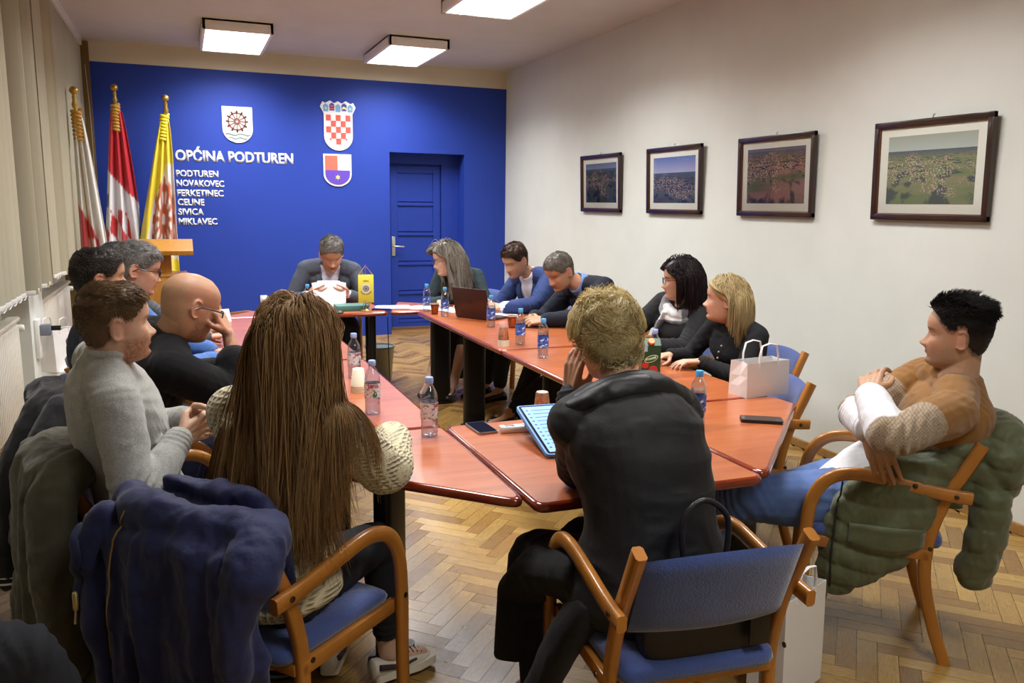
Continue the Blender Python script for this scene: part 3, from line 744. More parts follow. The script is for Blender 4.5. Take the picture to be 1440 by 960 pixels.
# ================================================================ TABLES
def wood_top(name, rot, c1=(182, 104, 60), c2=(160, 82, 44)):
    m = bpy.data.materials.new(name); m.use_nodes = True; N = m.node_tree.nodes; L = m.node_tree.links; b = N['Principled BSDF']
    tc = N.new('ShaderNodeTexCoord'); mp = N.new('ShaderNodeMapping'); mp.inputs['Rotation'].default_value = (0, 0, rot); mp.inputs['Scale'].default_value = (1.2, 9, 1)
    L.new(tc.outputs['Object'], mp.inputs[0]); nz = N.new('ShaderNodeTexNoise'); nz.inputs['Scale'].default_value = 2.2; nz.inputs['Detail'].default_value = 6; nz.inputs['Distortion'].default_value = .6
    L.new(mp.outputs[0], nz.inputs[0]); mr = N.new('ShaderNodeMapRange'); mr.inputs['From Min'].default_value = .33; mr.inputs['From Max'].default_value = .67; L.new(nz.outputs['Fac'], mr.inputs[0])
    mx = N.new('ShaderNodeMix'); mx.data_type = 'RGBA'; L.new(mr.outputs[0], mx.inputs['Factor']); mx.inputs['A'].default_value = C3(*c1); mx.inputs['B'].default_value = C3(*c2)
    L.new(mx.outputs['Result'], b.inputs['Base Color']); b.inputs['Roughness'].default_value = .30; b.inputs['Coat Weight'].default_value = .35; b.inputs['Coat Roughness'].default_value = .14; b.inputs['Specular IOR Level'].default_value = .45
    return m
M_TT = [wood_top('cherry_top_a', 0), wood_top('cherry_top_b', PI/2), wood_top('cherry_top_c', PI/4)]
M_TE = mat('cherry_edge', C3(120, 44, 20), .16, noise=.15, nscale=6, coat=.6)
M_LEG = mat('black_leg', C3(18, 17, 19), .35); M_STRIP = mat('leg_strip', C3(150, 150, 152), .3, metal=.8)
TT = .74
def table(poly, legs, lab, mi, grp=None):
    cx_ = sum(p[0] for p in poly)/len(poly); cy_ = sum(p[1] for p in poly)/len(poly)
    P = [(x-cx_, y-cy_) for x, y in poly]
    a = sum(P[i][0]*P[(i+1) % len(P)][1]-P[(i+1) % len(P)][0]*P[i][1] for i in range(len(P)))
    if a < 0: P = P[::-1]
    r = empty('meeting_table', (cx_, cy_, 0), label=lab, cat='table', group=grp)
    P = inset_poly(P, .0015)
    prof = [(.016, TT), (.008, TT-.0015), (.003, TT-.006), (0, TT-.016), (.003, TT-.026), (.010, TT-.031), (.018, TT-.032)]
    rings = [[(x, y, z) for x, y in round_poly(inset_poly(P, d), max(.004, .045-d), 5)] for d, z in prof]
    e = MB().loft(rings[::-1], cap=False); e.build('edge', M_TE, r, angle=80)
    t = MB(); q = rings[0]; n = len(q); t.add([(x, y, TT-.001) for x, y, z in q]+[(x, y, TT) for x, y, z in q], [tuple(range(n, 2*n))]+[(j, (j+1) % n, n+(j+1) % n, n+j) for j in range(n)])
    u = rings[-1]; t.add([(x, y, TT-.032) for x, y, z in u], [tuple(range(n-1, -1, -1))])
    t.build('tabletop', M_TT[mi], r, smooth=False)
    for (x, y, rz) in legs:
        Mx = Matrix.Translation((x-cx_, y-cy_, 0)) @ Matrix.Rotation(rz, 4, 'Z')
        l = MB().prism(round_poly([(-.08, -.033), (.08, -.033), (.08, .033), (-.08, .033)], .03, 5), .012, TT-.032, M=Mx).build('leg', M_LEG, r)
        MB().box(.070, .0815, -.012, .012, .03, TT-.05, b=.003, M=Mx).build('metal_strip', M_STRIP, l)
        MB().prism(round_poly([(-.09, -.06), (.09, -.06), (.09, .06), (-.09, .06)], .03, 4), 0, .014, M=Mx).build('foot_plate', M_LEG, l)
A_, B_ = .91, 1.72; O1, O2 = .12, 2.505; N0, N1 = 2.05, 2.965; M1y = 4.45; F0 = 6.35; F1 = 7.02
table([(A_, N0+.02), (A_, N1), (O1, N1), (O1, N1-.11)], [(.62, 2.66, .9), (.35, 2.85, .2)], 'corner table under the long-haired woman, nearest left of the ring', 0, 'red cherry meeting tables')
table([(A_, N0), (B_, N0-.02), (B_, N1), (A_, N1)], [(1.6, 2.75, 0)], 'near middle table with tablet and remote in front of the blonde woman', 0, 'red cherry meeting tables')
table([(B_, N0-.02), (O2, N1-.17), (O2, N1), (B_, N1)], [(2.25, 2.82, 0)], 'corner table by the man with crossed arms, a black phone on it', 2, 'red cherry meeting tables')
table([(B_, N1), (O2, N1), (O2, M1y), (B_, M1y)], [(1.95, 4.15, 0), (1.95, 3.2, 0)], 'right side table carrying the green carton', 1, 'red cherry meeting tables')
table([(B_, M1y), (O2, M1y), (O2, F0), (B_, F0)], [(1.90, 5.43, 0), (1.88, 6.2, 0)], 'far right side table carrying the open laptop', 1, 'red cherry meeting tables')
table([(O1, N1+.012), (A_, N1), (A_, M1y), (O1, M1y)], [(.5, 3.2, 0), (.5, 4.2, 0)], 'left side table with upside down paper cups and two bottles', 1, 'red cherry meeting tables')
table([(O1, M1y+.012), (A_, M1y), (A_, F0), (O1, F0)], [(.5, 4.8, 0), (.5, 6.0, 0)], 'far left side table beyond the bald man, its top mostly bare', 1, 'red cherry meeting tables')
table([(O1+.02, F0+.012), (A_, F0), (A_, F1), (.75, F1)], [(.6, 6.6, 0)], 'far left corner table next to the lectern', 2, 'red cherry meeting tables')
table([(A_, F0), (1.5, F0), (1.5, F1), (A_, F1)], [(1.40, 6.6, PI/2)], 'far middle table where the man in grey jacket reads, a small yellow flag on it', 0, 'red cherry meeting tables')
table([(1.5, F0), (B_+.03, F0), (O2-.05, F0+.12), (1.72, F1)], [(2.05, 6.62, 0)], 'far right corner table with loose papers in front of the grey-haired woman', 2, 'red cherry meeting tables')

# ================================================================ CHAIRS
M_CW = mat('beech_wood', C3(170, 110, 44), .28, noise=.16, nscale=4, stretch=(3, 3, .6), coat=.35)
M_CB = mat('blue_upholstery', C3(62, 80, 136), .92, noise=.16, nscale=7, bump=.25, bscale=180, sheen=.6, spec=.2)
def sm(pts, n=6):
    P = [npv(p) for p in pts]; out = []
    for i in range(len(P)-1):
        p0 = P[max(0, i-1)]; p1 = P[i]; p2 = P[i+1]; p3 = P[min(len(P)-1, i+2)]
        for k in range(n):
            t = k/n; out.append(.5*((2*p1)+(-p0+p2)*t+(2*p0-5*p1+4*p2-p3)*t*t+(-p0+3*p1-3*p2+p3)*t**3))
    out.append(P[-1]); return out
def rectprof(w, t, b=.006):
    # w in side dir, t along up(x)
    return [(-w/2+b, -t/2), (w/2-b, -t/2), (w/2, -t/2+b), (w/2, t/2-b), (w/2-b, t/2), (-w/2+b, t/2), (-w/2, t/2-b), (-w/2, -t/2+b)]
def make_chair():
    r = empty('armchair')
    seat = MB(); n = 24; rings = []
    outl = round_poly([(-.222, -.20), (.222, -.20), (.232, .255), (-.232, .255)], .05, 6)
    for d, z in ((.03, .415), (.006, .422), (0, .436), (.004, .456), (.02, .468), (.06, .474), (.12, .472)):
        q = inset_poly(outl, 0); c = [(x*(1-d/.24), (y-.03)*(1-d/.23)+.03, z-(.012*max(0, (y-.15)/.1)**2 if z > .45 else 0)) for x, y in outl]; rings.append(c)
    seat.loft(rings).build('seat', M_CB, r, angle=60)
    # backrest: curved padded panel
    b = MB(); rings = []
    W = .213; zs_ = np.linspace(0, 1, 15)
    def backpt(s, t, side):
        x = (s*2-1)*W; z = .572+t*.218+.022*(1-(2*s-1)**2)*(1 if t > .9 else t)
        yb = -.15-.13*((z-.45)/.35); y = yb-.03*(1-(2*s-1)**2)
        th = .020*(1-abs(2*t-1)**6)**.5*(1-abs(2*s-1)**8)**.5
        return (x, y+side*th, z)
    ns = 18; vs = []; fs = []
    for side in (-1, 1):
        for i in range(15):
            for j in range(ns): vs.append(backpt(j/(ns-1), i/14, side))
    for i in range(14):
        for j in range(ns-1):
            a = i*ns+j; fs.append((a, a+1, a+ns+1, a+ns)); o = 15*ns; fs.append((o+a, o+a+ns, o+a+ns+1, o+a+1))
    b.add(vs, fs); b.build('backrest', M_CB, r, angle=60)
    for s in (-1, 1):
        x = s*.257
        path = sm([(x, .27, 0), (x, .262, .25), (x, .262, .45), (x, .245, .58), (x, .19, .655), (x, .10, .678), (x, -.03, .662), (x, -.16, .640), (x, -.26, .632)], 5)
        MB().sweep(path, rectprof(.044, .026)).build('armrest_leg', M_CW, r, angle=50)
        x = s*.229
        path = sm([(x, -.235, 0), (x, -.185, .14), (x, -.145, .30), (x, -.143, .45), (x, -.18, .60), (x, -.235, .72), (x, -.28, .815)], 5)
        MB().sweep(path, rectprof(.042, .030)).build('back_post', M_CW, r, angle=50)
        for (yy, zz) in ((-.21, .636), (-.145, .44), (.262, .44)): MB().lathe([(.008, 0), (.008, .003), (.004, .005)], 12, M=Matrix.Translation((s*.271, yy, zz)) @ Matrix.Rotation(s*PI/2, 4, 'Y')).build('bolt', mat('bolt_metal', C3(90, 80, 64), .3, metal=1), r)
        MB().box(min(s*.22, s*.245), max(s*.22, s*.245), -.15, .26, .385, .425, b=.004).build('side_rail', M_CW, r)
    MB().box(-.225, .225, .225, .245, .385, .42, b=.004).build('front_rail', M_CW, r); MB().box(-.225, .225, -.165, -.145, .385, .42, b=.004).build('rear_rail', M_CW, r)
    return r
chair0 = make_chair(); used = [False]
def chair(x, y, faceang, lab):
    """faceang: direction the sitter faces, degrees from +x"""
    o = chair0 if not used[0] else copy_tree(chair0); used[0] = True
    o.location = (x, y, 0); o.rotation_euler = (0, 0, math.radians(faceang-90)); tag(o, lab, 'chair', 'blue and beech armchairs around the tables'); return o
chair(1.19, 1.77, 84, 'blue upholstered beech armchair under the blonde woman, its back facing the camera')
chair(.19, 2.27, 40, 'beech armchair under the long-haired woman, draped with the navy jacket')
chair(2.41, 2.22, 140, 'beech armchair under the man with crossed arms, the green puffer hanging on it')
chair(-.12, 2.84, 8, 'beech armchair under the man in the grey sweater')
chair(-.22, 3.50, 10, 'beech armchair under the bald man in black')
chair(-.24, 4.08, 5, 'beech armchair under the dark-haired man by the blinds')
chair(-.27, 4.65, 5, 'beech armchair under the man in the blue shirt')
chair(-.34, 5.30, 0, 'beech armchair under the grey-haired man hidden behind the others')
chair(.22, 6.98, -50, 'empty blue armchair behind the far left corner of the tables')
chair(1.17, 7.42, -90, 'armchair under the man reading papers at the head of the table')
chair(2.42, 7.0, -140, 'armchair under the grey-haired woman with long hair')
chair(2.90, 6.25, 180, 'armchair under the man in the blue blazer')
chair(2.95, 5.40, 180, 'armchair under the man in the navy sweater')
chair(2.95, 4.45, 180, 'armchair under the dark bobbed woman with a scarf')
chair(2.88, 3.72, 178, 'beech armchair under the blonde bobbed woman in black')
chair(2.37, 3.10, 172, 'empty blue armchair beside the white paper bag at the right')
# ================================================================ PEOPLE
M_SKIN = None
def skin_mat():
    m = mat('skin', C3(205, 150, 125), .52, attr='col', noise=.05, nscale=40, bump=.06, bscale=220, spec=.42)
    m.node_tree.nodes['Principled BSDF'].inputs['Subsurface Weight'].default_value = .0
    return m
HZ = [-.122, -.112, -.096, -.078, -.055, -.035, -.012, .01, .03, .055, .08, .10, .112, .118]
HF = [.010, .060, .082, .083, .088, .088, .083, .083, .092, .092, .080, .058, .034, .0]
HBk = [-.020, -.030, -.042, -.058, -.078, -.089, -.097, -.103, -.106, -.104, -.092, -.070, -.046, -.012]
HW = [.012, .030, .047, .057, .063, .067, .071, .073, .076, .077, .070, .053, .034, .006]
def head_pt(z, th, fem=0, fat=0):
    """head local surface; z in table units, th 0 = face front; returns Nx3 (x right-of-person, y front, z up)"""
    f = crom(z, HZ, HF); b = crom(z, HZ, HBk); w = crom(z, HZ, HW)
    if fem: w = w*np.where(z < 0, .95, .98)
    w = w*(1+fat*.10*sstep(-z, -.02, .08)); 
    c = -.012
    cs, sn = np.cos(th), np.sin(th)
    x = w*np.sign(sn)*np.abs(sn)**.92
    y = np.where(cs > 0, c+(f-c)*np.abs(cs)**.86, c+(b-c)*-(np.abs(cs)**.92)*-1)
    fr = sstep(cs, 0, .5)
    def g(x0, z0, sx, sz): return np.exp(-((x-x0)/sx)**2-((z-z0)/sz)**2)
    dy = 0
    zz = z
    nose = crom(zz, [-.06, -.048, -.040, -.032, -.018, .0, .018, .03], [0, .001, .017, .0255, .018, .009, .002, 0])
    ns = crom(zz, [-.06, -.04, -.03, -.01, .02], [.013, .013, .0115, .0085, .009])
    dy = dy+nose*np.exp(-(x/ns)**2)
    for s in (-1, 1):
        dy = dy-.011*g(s*.031, .003, .017, .011)+.0055*g(s*.031, .002, .011, .007)+.005*g(s*.03, .021, .022, .008)
        dy = dy+.009*g(s*.013, -.037, .006, .006)+.005*g(s*.042, -.022, .02, .018)
    dy = dy+.0055*g(0, -.0525, .019, .0045)+.006*g(0, -.063, .017, .0048)-.004*g(0, -.0577, .022, .0022)
    dy = dy+.006*g(0, -.092, .018, .011)-.003*g(0, -.076, .02, .006)
    y = y+dy*fr
    return np.stack([x, y, z], -1)
def head_mesh(mb, Mh, fem=0, fat=0, ears=True):
    nz, nt = 96, 96
    a = np.linspace(0, 1, nz); zs = -.1215+(.1178+.1215)*(0.5-0.5*np.cos(a*PI))*.35+(.1178+.1215)*a*.65
    rings = []
    for z in zs:
        th = np.linspace(0, 2*PI, nt, endpoint=False); rings.append(head_pt(np.full(nt, z), th, fem, fat))
    R_ = [[tuple(Mh @ Vector(p)) for p in r] for r in rings]
    mb.loft(R_[::1])
    if ears:
        for s in (-1, 1):
            P = []
            for k in range(9):
                a_ = math.radians(-100+ k*30); P.append((s*(.078+.007*abs(math.sin(a_*.5+.3))), -.014-.015*math.cos(a_)*1.0-.004*math.sin(a_), -.004+.029*math.sin(a_)))
            P = [(s*.069, .0, .018)]+[(s*(.080), .004-.020+.017*math.cos(t), -.004+.030*math.sin(t)) for t in np.linspace(math.radians(60), math.radians(270), 12)]+[(s*.071, -.004, -.03)]
            mb.tube([tuple(Mh @ Vector(p)) for p in P], .0042, n=8, caps='round')
            D = MB(); D.sphere((0, 0, 0), (.006, .016, .027), 14, 8)
            X = Matrix.Translation(Vector((s*.0735, -.014, -.004))) @ Matrix.Rotation(s*.35, 4, 'Z')
            mb.add([tuple(Mh @ (X @ Vector(p))) for p in D.v], D.f)
def frame_from(fwd, upv=(0, 0, 1)):
    f = npv(unit(fwd)); u = npv(upv); r = unit(np.cross(f, u)); u = np.cross(r, f)
    return r, f, u   # right, forward, up
def mat_from(r, f, u, o, s=1.0):
    return Matrix(((r[0]*s, f[0]*s, u[0]*s, o[0]), (r[1]*s, f[1]*s, u[1]*s, o[1]), (r[2]*s, f[2]*s, u[2]*s, o[2]), (0, 0, 0, 1)))
def ik(a, b, l1, l2, hint):
    a, b, hint = npv(a), npv(b), npv(hint); d = b-a; D = np.linalg.norm(d)
    if D > (l1+l2)*.995: b = a+d/D*(l1+l2)*.995; d = b-a; D = np.linalg.norm(d)
    if D < abs(l1-l2)*1.05+.02: D = abs(l1-l2)*1.05+.02
    u = d/np.linalg.norm(d); x = (l1*l1-l2*l2+D*D)/(2*D); h = math.sqrt(max(0, l1*l1-x*x))
    w = hint-a; w = unit(w-u*np.dot(w, u)); return a+u*x+w*h, b
TORM = dict(t=[-.16, -.08, 0, .14, .30, .48, .64, .78, .88, .95, 1.0], w=[.09, .145, .170, .163, .152, .158, .172, .180, .165, .105, .060],
            f=[.07, .11, .125, .135, .128, .125, .128, .118, .095, .062, .052], b=[.08, .12, .13, .11, .098, .100, .108, .108, .092, .065, .055])
TORF = dict(t=[-.16, -.08, 0, .14, .30, .48, .64, .78, .88, .95, 1.0], w=[.09, .15, .175, .160, .135, .138, .150, .155, .140, .085, .048],
            f=[.07, .105, .115, .112, .102, .112, .145, .118, .080, .052, .043], b=[.08, .12, .128, .102, .088, .090, .098, .098, .082, .056, .047])
class Fig: pass
def setup(S):
    g = Fig(); g.S = S; g.fem = S.get('fem', 0); sc_ = g.sc = S.get('scale', 1.0); g.fat = S.get('fat', 0)
    g.pel = npv(S['pel']); g.neck = npv(S['neck']); g.head = npv(S['head'])
    hf = npv((math.cos(math.radians(S['hip'])), math.sin(math.radians(S['hip'])), 0))
    sf = npv((math.cos(math.radians(S.get('sh', S['hip']))), math.sin(math.radians(S.get('sh', S['hip']))), 0))
    g.hf, g.sf = hf, sf
    bulge = S.get('bulge', .06)
    d = g.neck-g.pel; mid = g.pel+d*.55
    ax = unit(d); bk = -(hf+sf)/2; bk = unit(bk-ax*np.dot(bk, ax))
    g.ctrl = [g.pel-ax*.0, g.pel+d*.33+bk*bulge*.8, g.pel+d*.68+bk*bulge, g.neck]
    def spine(t):
        if t < 0: return g.ctrl[0]+(g.ctrl[1]-g.ctrl[0])*3*t*.9+0
        p0, p1, p2, p3 = g.ctrl; return (1-t)**3*p0+3*(1-t)**2*t*p1+3*(1-t)*t*t*p2+t**3*p3
    g.spine = spine; g.len = np.linalg.norm(d)
    def fr(t):
        c = spine(t); tn = unit(spine(min(1, t+.02))-spine(t-.02)); f = hf*(1-max(0, min(1, t)))+sf*max(0, min(1, t))
        if t < 0: tn = unit(tn*.5+np.array([0, 0, .5]))
        r = unit(np.cross(f, tn)); f = np.cross(tn, r); return c, r, f, tn
    g.fr = fr
    # right = person's right
    sw = (.178 if not g.fem else .150)*sc_*S.get('shw', 1)
    c, r, f, tn = fr(.90)
    dr = S.get('shdrop', .0)
    lift = S.get('lift', (0, 0))
    shf = S.get('shf', (.0, .0))
    g.sh = {'R': c+r*sw+tn*(-.010+lift[0])+f*shf[0], 'L': c-r*sw+tn*(-.010+lift[1])+f*shf[1]}
    c, r, f, tn = fr(0.0); hw = .092*sc_
    g.hp = {'R': c+r*hw+f*.01, 'L': c-r*hw+f*.01}
    ua, fa = (.292 if not g.fem else .268)*sc_, (.262 if not g.fem else .238)*sc_
    th, sn = (.445 if not g.fem else .42)*sc_, (.435 if not g.fem else .41)*sc_
    g.el, g.wr, g.kn, g.an = {}, {}, {}, {}
    for s in 'RL':
        g.el[s], g.wr[s] = ik(g.sh[s], S['arm'+s][0], ua, fa, S['arm'+s][1])
        g.kn[s], g.an[s] = ik(g.hp[s], S['leg'+s][0], th, sn, S['leg'+s][1] if len(S['leg'+s]) > 1 else (g.hp[s]+hf*.3+np.array([0, 0, .5])))
    fd = npv(S['face']); upv = npv(S.get('hup', (0, 0, 1)))
    r, f, u = frame_from(fd, upv); hs = S.get('hs', 1.0)
    g.hr, g.hfw, g.hu, g.hs = r, f, u, hs
    g.Mh = mat_from(r, f, u, g.head, hs)
    return g
def to_head(g, P):
    d = (P-g.head)/g.hs; return np.stack([d@g.hr, d@g.hfw, d@g.hu], -1)
def torso_rings(g, inf, t0=-.16, t1=1.0, n=30, nn=22, hem=0, tight=1.0, belly=0):
    T = TORF if g.fem else TORM; rings = []
    ts = np.linspace(t0, t1, nn)
    for t in ts:
        w = float(crom(t, T['t'], T['w']))*g.sc*tight*(1+g.fat*.22*math.exp(-((t-.2)/.5)**2)); f = float(crom(t, T['t'], T['f']))*g.sc*tight; b = float(crom(t, T['t'], T['b']))*g.sc*tight
        f = f*(1+g.fat*.5*math.exp(-((t-.25)/.25)**2)); b = b*(1+g.fat*.12)
        ii = inf*min(1.0, 1.25-.0*t); w += ii; f += ii; b += ii
        if hem and t < .2: k = (.2-t)/(.2-t0); w += hem*k; f += hem*k; b += hem*k
        c, r, fo, tn = g.fr(t)
        rg = []
        for k in range(n):
            a = 2*PI*k/n; cs, sn = math.cos(a), math.sin(a)
            x = w*math.copysign(abs(cs)**.85, cs); y = (f if sn > 0 else b)*math.copysign(abs(sn)**.85, sn)
            rg.append(c+r*x+fo*y)
        rings.append(rg)
    return rings
ARM_T = [0, .2, .5, .85, 1.0, 1.15, 1.35, 1.7, 2.0]
ARM_R = [.057, .055, .048, .042, .041, .044, .041, .031, .026]
LEG_T = [0, .25, .6, .9, 1.0, 1.1, 1.35, 1.7, 2.0]
LEG_R = [.090, .088, .074, .060, .057, .055, .057, .044, .038]
def limb(mb, a, b, c, T, R, inf=0, t0=0, t1=2.0, k=1.0, n=18, widen=0, bend=.02):
    a, b, c = npv(a), npv(b), npv(c)
    ts = sorted(set([t for t in T if t0 <= t <= t1]+[t0, t1]+[.93, 1.07])); ts = [t for t in ts if t0 <= t <= t1]
    P = []; Q = []
    for t in ts:
        p = a+(b-a)*t if t <= 1 else b+(c-b)*(t-1)
        if abs(t-1) < .03: p = (a*.04+b*.92+c*.04)
        P.append(p); Q.append(float(np.interp(t, T, R))*k+inf+widen*max(0, (t-t0))/(t1-t0))
    mb.tube(P, Q, n=n, caps='round')
def hand(mb, wr, fdir, pn, side, curl=.35, k=1.0, thumb=.6, spread=.10, curls=None, inward=1):
    """side +1 : thumb lies toward cross(fdir,pn)*side"""
    f = unit(fdir); p = npv(pn); p = unit(p-f*np.dot(p, f)); s = np.cross(f, p)*side     # s = thumb side
    L = .095*k
    wr = npv(wr)
    wc = wr+f*.012
    # palm: four metacarpals + filler
    base = [wr+f*.02+s*o*k for o in (.020, .007, -.007, -.020)]
    kn = [wr+f*L*l+s*o*k-p*c*k for o, l, c in ((.033, .98, 0), (.011, 1.02, -.003), (-.011, .99, -.002), (-.031, .90, .001))]
    for b_, q in zip(base, kn): mb.tube([wr-f*.01, b_, q], [.023*k, .0165*k, .0115*k], n=12, caps='round', flat=.85)
    for i in range(3): mb.tube([(base[i]+base[i+1])/2+p*.003*k, (kn[i]+kn[i+1])/2*.85+(base[i]+base[i+1])/2*.15+p*.003*k], [.0165*k, .0105*k], n=10, caps='round')
    ln = [(.043, .026, .022), (.048, .030, .024), (.044, .028, .023), (.035, .021, .020)]; rd = [.0086, .0088, .0083, .0074]
    for i in range(4):
        c = curls[i] if curls else curl+(.05*i)
        a1 = c*1.35; ang = 0; P = [kn[i]]; R_ = [rd[i]*1.15*k]
        sp = spread*(1.5-i)
        d0 = unit(f+s*sp)
        for j, l in enumerate(ln[i]):
            ang += a1*(.75 if j == 0 else .9 if j == 1 else .6)
            d = d0*math.cos(ang)+p*math.sin(ang)
            P.append(P[-1]+d*l*k); R_.append(rd[i]*(1.02, .95, .80)[j]*k)
        mb.tube(P, R_, n=10, caps='round')
    tb = wr+f*.028*k+s*.026*k+p*.006*k
    d1 = unit(f*.75+s*(1-.4*thumb)+p*(.25+.6*thumb)); d2 = unit(f*1.0+s*(.35-.7*thumb)+p*(.2+.5*thumb)); d3 = unit(f*1.0-s*(.5*thumb)+p*(.1+.4*thumb))
    mb.tube([wr+f*.012+s*.012*k, tb, tb+d1*.040*k, tb+d1*.040*k+d2*.032*k, tb+d1*.04*k+d2*.032*k+d3*.024*k], [.018*k, .0165*k, .0115*k, .0105*k, .0085*k], n=10, caps='round')
def fix(me, base):
    v = getv(me); v -= base; setv(me, v)
def smooth_all(me): me.polygons.foreach_set('use_smooth', [True]*len(me.polygons))
def wrinkle(me, amp=.004, scale=9, seed=1, stretch=(1, 1, 1), fine=.0015):
    v = getv(me); n = getn(me)
    p = v*np.array(stretch)
    q = p+.05*np.stack([vnoise(p, 6, seed+5), vnoise(p, 6, seed+6), vnoise(p, 6, seed+7)], -1)
    r = 1-np.abs(vnoise(q, scale, seed))*2.2; r = np.clip(r, -1, 1)
    d = amp*(r*.6+.6*vnoise(q, scale*.5, seed+3))+fine*(1-2*np.abs(vnoise(q, scale*2.7, seed+9)))
    v += n*d[:, None]; setv(me, v)
def foldlines(me, joint, axis, rad=.10, amp=.004, freq=60, seed=0):
    """bunched ring folds near a joint (elbow, wrist, knee)"""
    v = getv(me); n = getn(me); j = npv(joint); ax = unit(axis)
    d = v-j; s = d@ax; R_ = np.linalg.norm(d, axis=1); w = np.exp(-(R_/rad)**2)
    ph = s*freq*2+3*vnoise(v, 8, seed+2)
    v += n*(amp*w*np.sin(ph*PI))[:, None]; setv(me, v)
def smv(me, it=2):
    o = bpy.data.objects.new('tmp', me); col.objects.link(o); k = o.modifiers.new('s', 'SMOOTH'); k.iterations = it; k.factor = .5
    dg = bpy.context.evaluated_depsgraph_get(); dg.update(); r = bpy.data.meshes.new_from_object(o.evaluated_get(dg)); bpy.data.objects.remove(o); return r
def piece(g, name, mb, vox, m, smooth=3, wr=None, cfun=None, post=None):
    me = remesh(mb, vox, smooth)
    if wr: wrinkle(me, **wr)
    if post: post(me)
    if cfun: setcol(me, cfun(getv(me)))
    fix(me, g.base); smooth_all(me)
    o = bpy.data.objects.new(name, me); col.objects.link(o); me.materials.append(m); o.parent = g.root; return o
SKIN = {'fair': (198, 158, 132), 'tan': (178, 136, 106), 'ruddy': (190, 146, 120), 'pale': (206, 170, 146)}
def body(g, vox):
    S = g.S; mb = MB()
    mb.loft(torso_rings(g, 0, -.16, 1.0, tight=.90))
    c, r, f, tn = g.fr(1.0)
    nb = g.neck; k = g.sc*(.86 if g.fem else 1.0)*(1+.15*g.fat)
    hb = npv(g.Mh @ Vector((0, -.028, -.06)))
    mb.tube([nb-tn*.05, nb+tn*.0, (nb*.55+hb*.45)+g.hfw*(-.005), hb, npv(g.Mh @ Vector((0, -.022, -.01)))], [.070*k, .062*k, .0535*k, .0545*k, .05*k], n=24, caps='round')
    head_mesh(mb, g.Mh, g.fem, g.fat)
    sk = .92
    for s, sg in (('R', 1), ('L', -1)):
        kk = sk*(.86 if g.fem else 1.0)*g.sc
        mb.tube([nb-tn*.02, nb*.45+g.sh[s]*.55+tn*.012, g.sh[s]], [.045*k, .05*kk, .052*kk], n=16, caps='round')
        limb(mb, g.sh[s], g.el[s], g.wr[s], ARM_T, ARM_R, k=kk)
        limb(mb, g.hp[s], g.kn[s], g.an[s], LEG_T, LEG_R, k=sk*g.sc*(.95 if g.fem else 1))
        h = S['hand'+s]; hk = g.sc*(.90 if g.fem else 1.0)*S.get('handk', 1.0)
        # thumb side: for right hand cross(f,pn) with pn = palm normal (pointing out of the palm)
        hand(mb, g.wr[s], h[0], h[1], 1 if s == 'R' else -1, k=hk, **(h[2] if len(h) > 2 else {}))
        ff = npv(S.get('foot'+s, g.hf)); mb.tube([g.an[s]+np.array([0, 0, .0]), g.an[s]+ff*.05-np.array([0, 0, .04]), g.an[s]+ff*.14-np.array([0, 0, .06])], [.034, .03, .026], n=12, caps='round')
    me = remesh(mb, vox, 2 if vox < .0045 else 1)
    v = getv(me); hl = to_head(g, v)
    skin = np.array([lin(q) for q in SKIN[S.get('skin', 'fair')]])
    c = np.tile(skin, (len(v), 1))
    def blend(m, colr, k=1.0):
        nonlocal c
        cc = np.array([lin(q) for q in colr]); m = (m*k)[:, None]; c = c*(1-m)+cc*m
    x, y, z = hl[:, 0], hl[:, 1], hl[:, 2]; inh = (np.abs(z) < .14) & (np.abs(x) < .1) & (np.abs(y) < .13); fr = inh & (y > .03)
    blend(fr*np.exp(-((np.abs(x)-.045)/.02)**2-((z+.03)/.02)**2), (200, 128, 108), .25)
    blend(fr*np.exp(-(x/.014)**2-((z+.034)/.012)**2), (200, 128, 108), .25)
    blend((inh & (np.abs(x) > .068)).astype(float), (200, 122, 102), .3)
    lipc = (170, 84, 80) if not g.fem else (186, 80, 84)
    blend(fr*np.exp(-(x/.022)**4-((z+.0575)/.0085)**4), lipc, .7)
    blend(fr*np.exp(-(x/.023)**4-((z+.0577)/.0016)**2), (90, 36, 36), .7)
    bc = S.get('browc', (70, 48, 34))
    eb = np.exp(-((np.abs(x)-.031)/.019)**4-((z-.020-.004*np.cos((np.abs(x)-.03)*60))/.0042)**2)
    blend(fr*eb, bc, .75)
    blend(fr*np.exp(-((np.abs(x)-.031)/.013)**4-((z-.0005)/.0016)**2), (50, 30, 26), .8 if S.get('eyes') != 'open' else .4)
    if S.get('beard'):
        bm_ = sstep(y, -.012, .012)*sstep(-z, .028+0, .050)*inh*(1-np.exp(-(x/.02)**4-((z+.0575)/.007)**4)); bm_ = bm_*(1-np.exp(-((np.abs(x)-.03)/.022)**2-((z+.025)/.018)**2)*.9)
        bm_ = bm_*sstep(z, -.135, -.118)
        nz = .75+.5*vnoise(v, 260, 3)
        blend(np.clip(bm_*nz, 0, 1), S['beard'][0], S['beard'][1])
    if S.get('stub'):
        hm = hair_mask(hl)*inh; blend(hm*np.clip(.8+.4*vnoise(v, 300, 5), 0, 1), S['stub'][0], S['stub'][1])
    setcol(me, c)
    fix(me, g.base); smooth_all(me)
    o = bpy.data.objects.new('person', me); col.objects.link(o); o.location = g.base; me.materials.append(skin_mat())
    tag(o, S['label'], 'person'); g.root = o
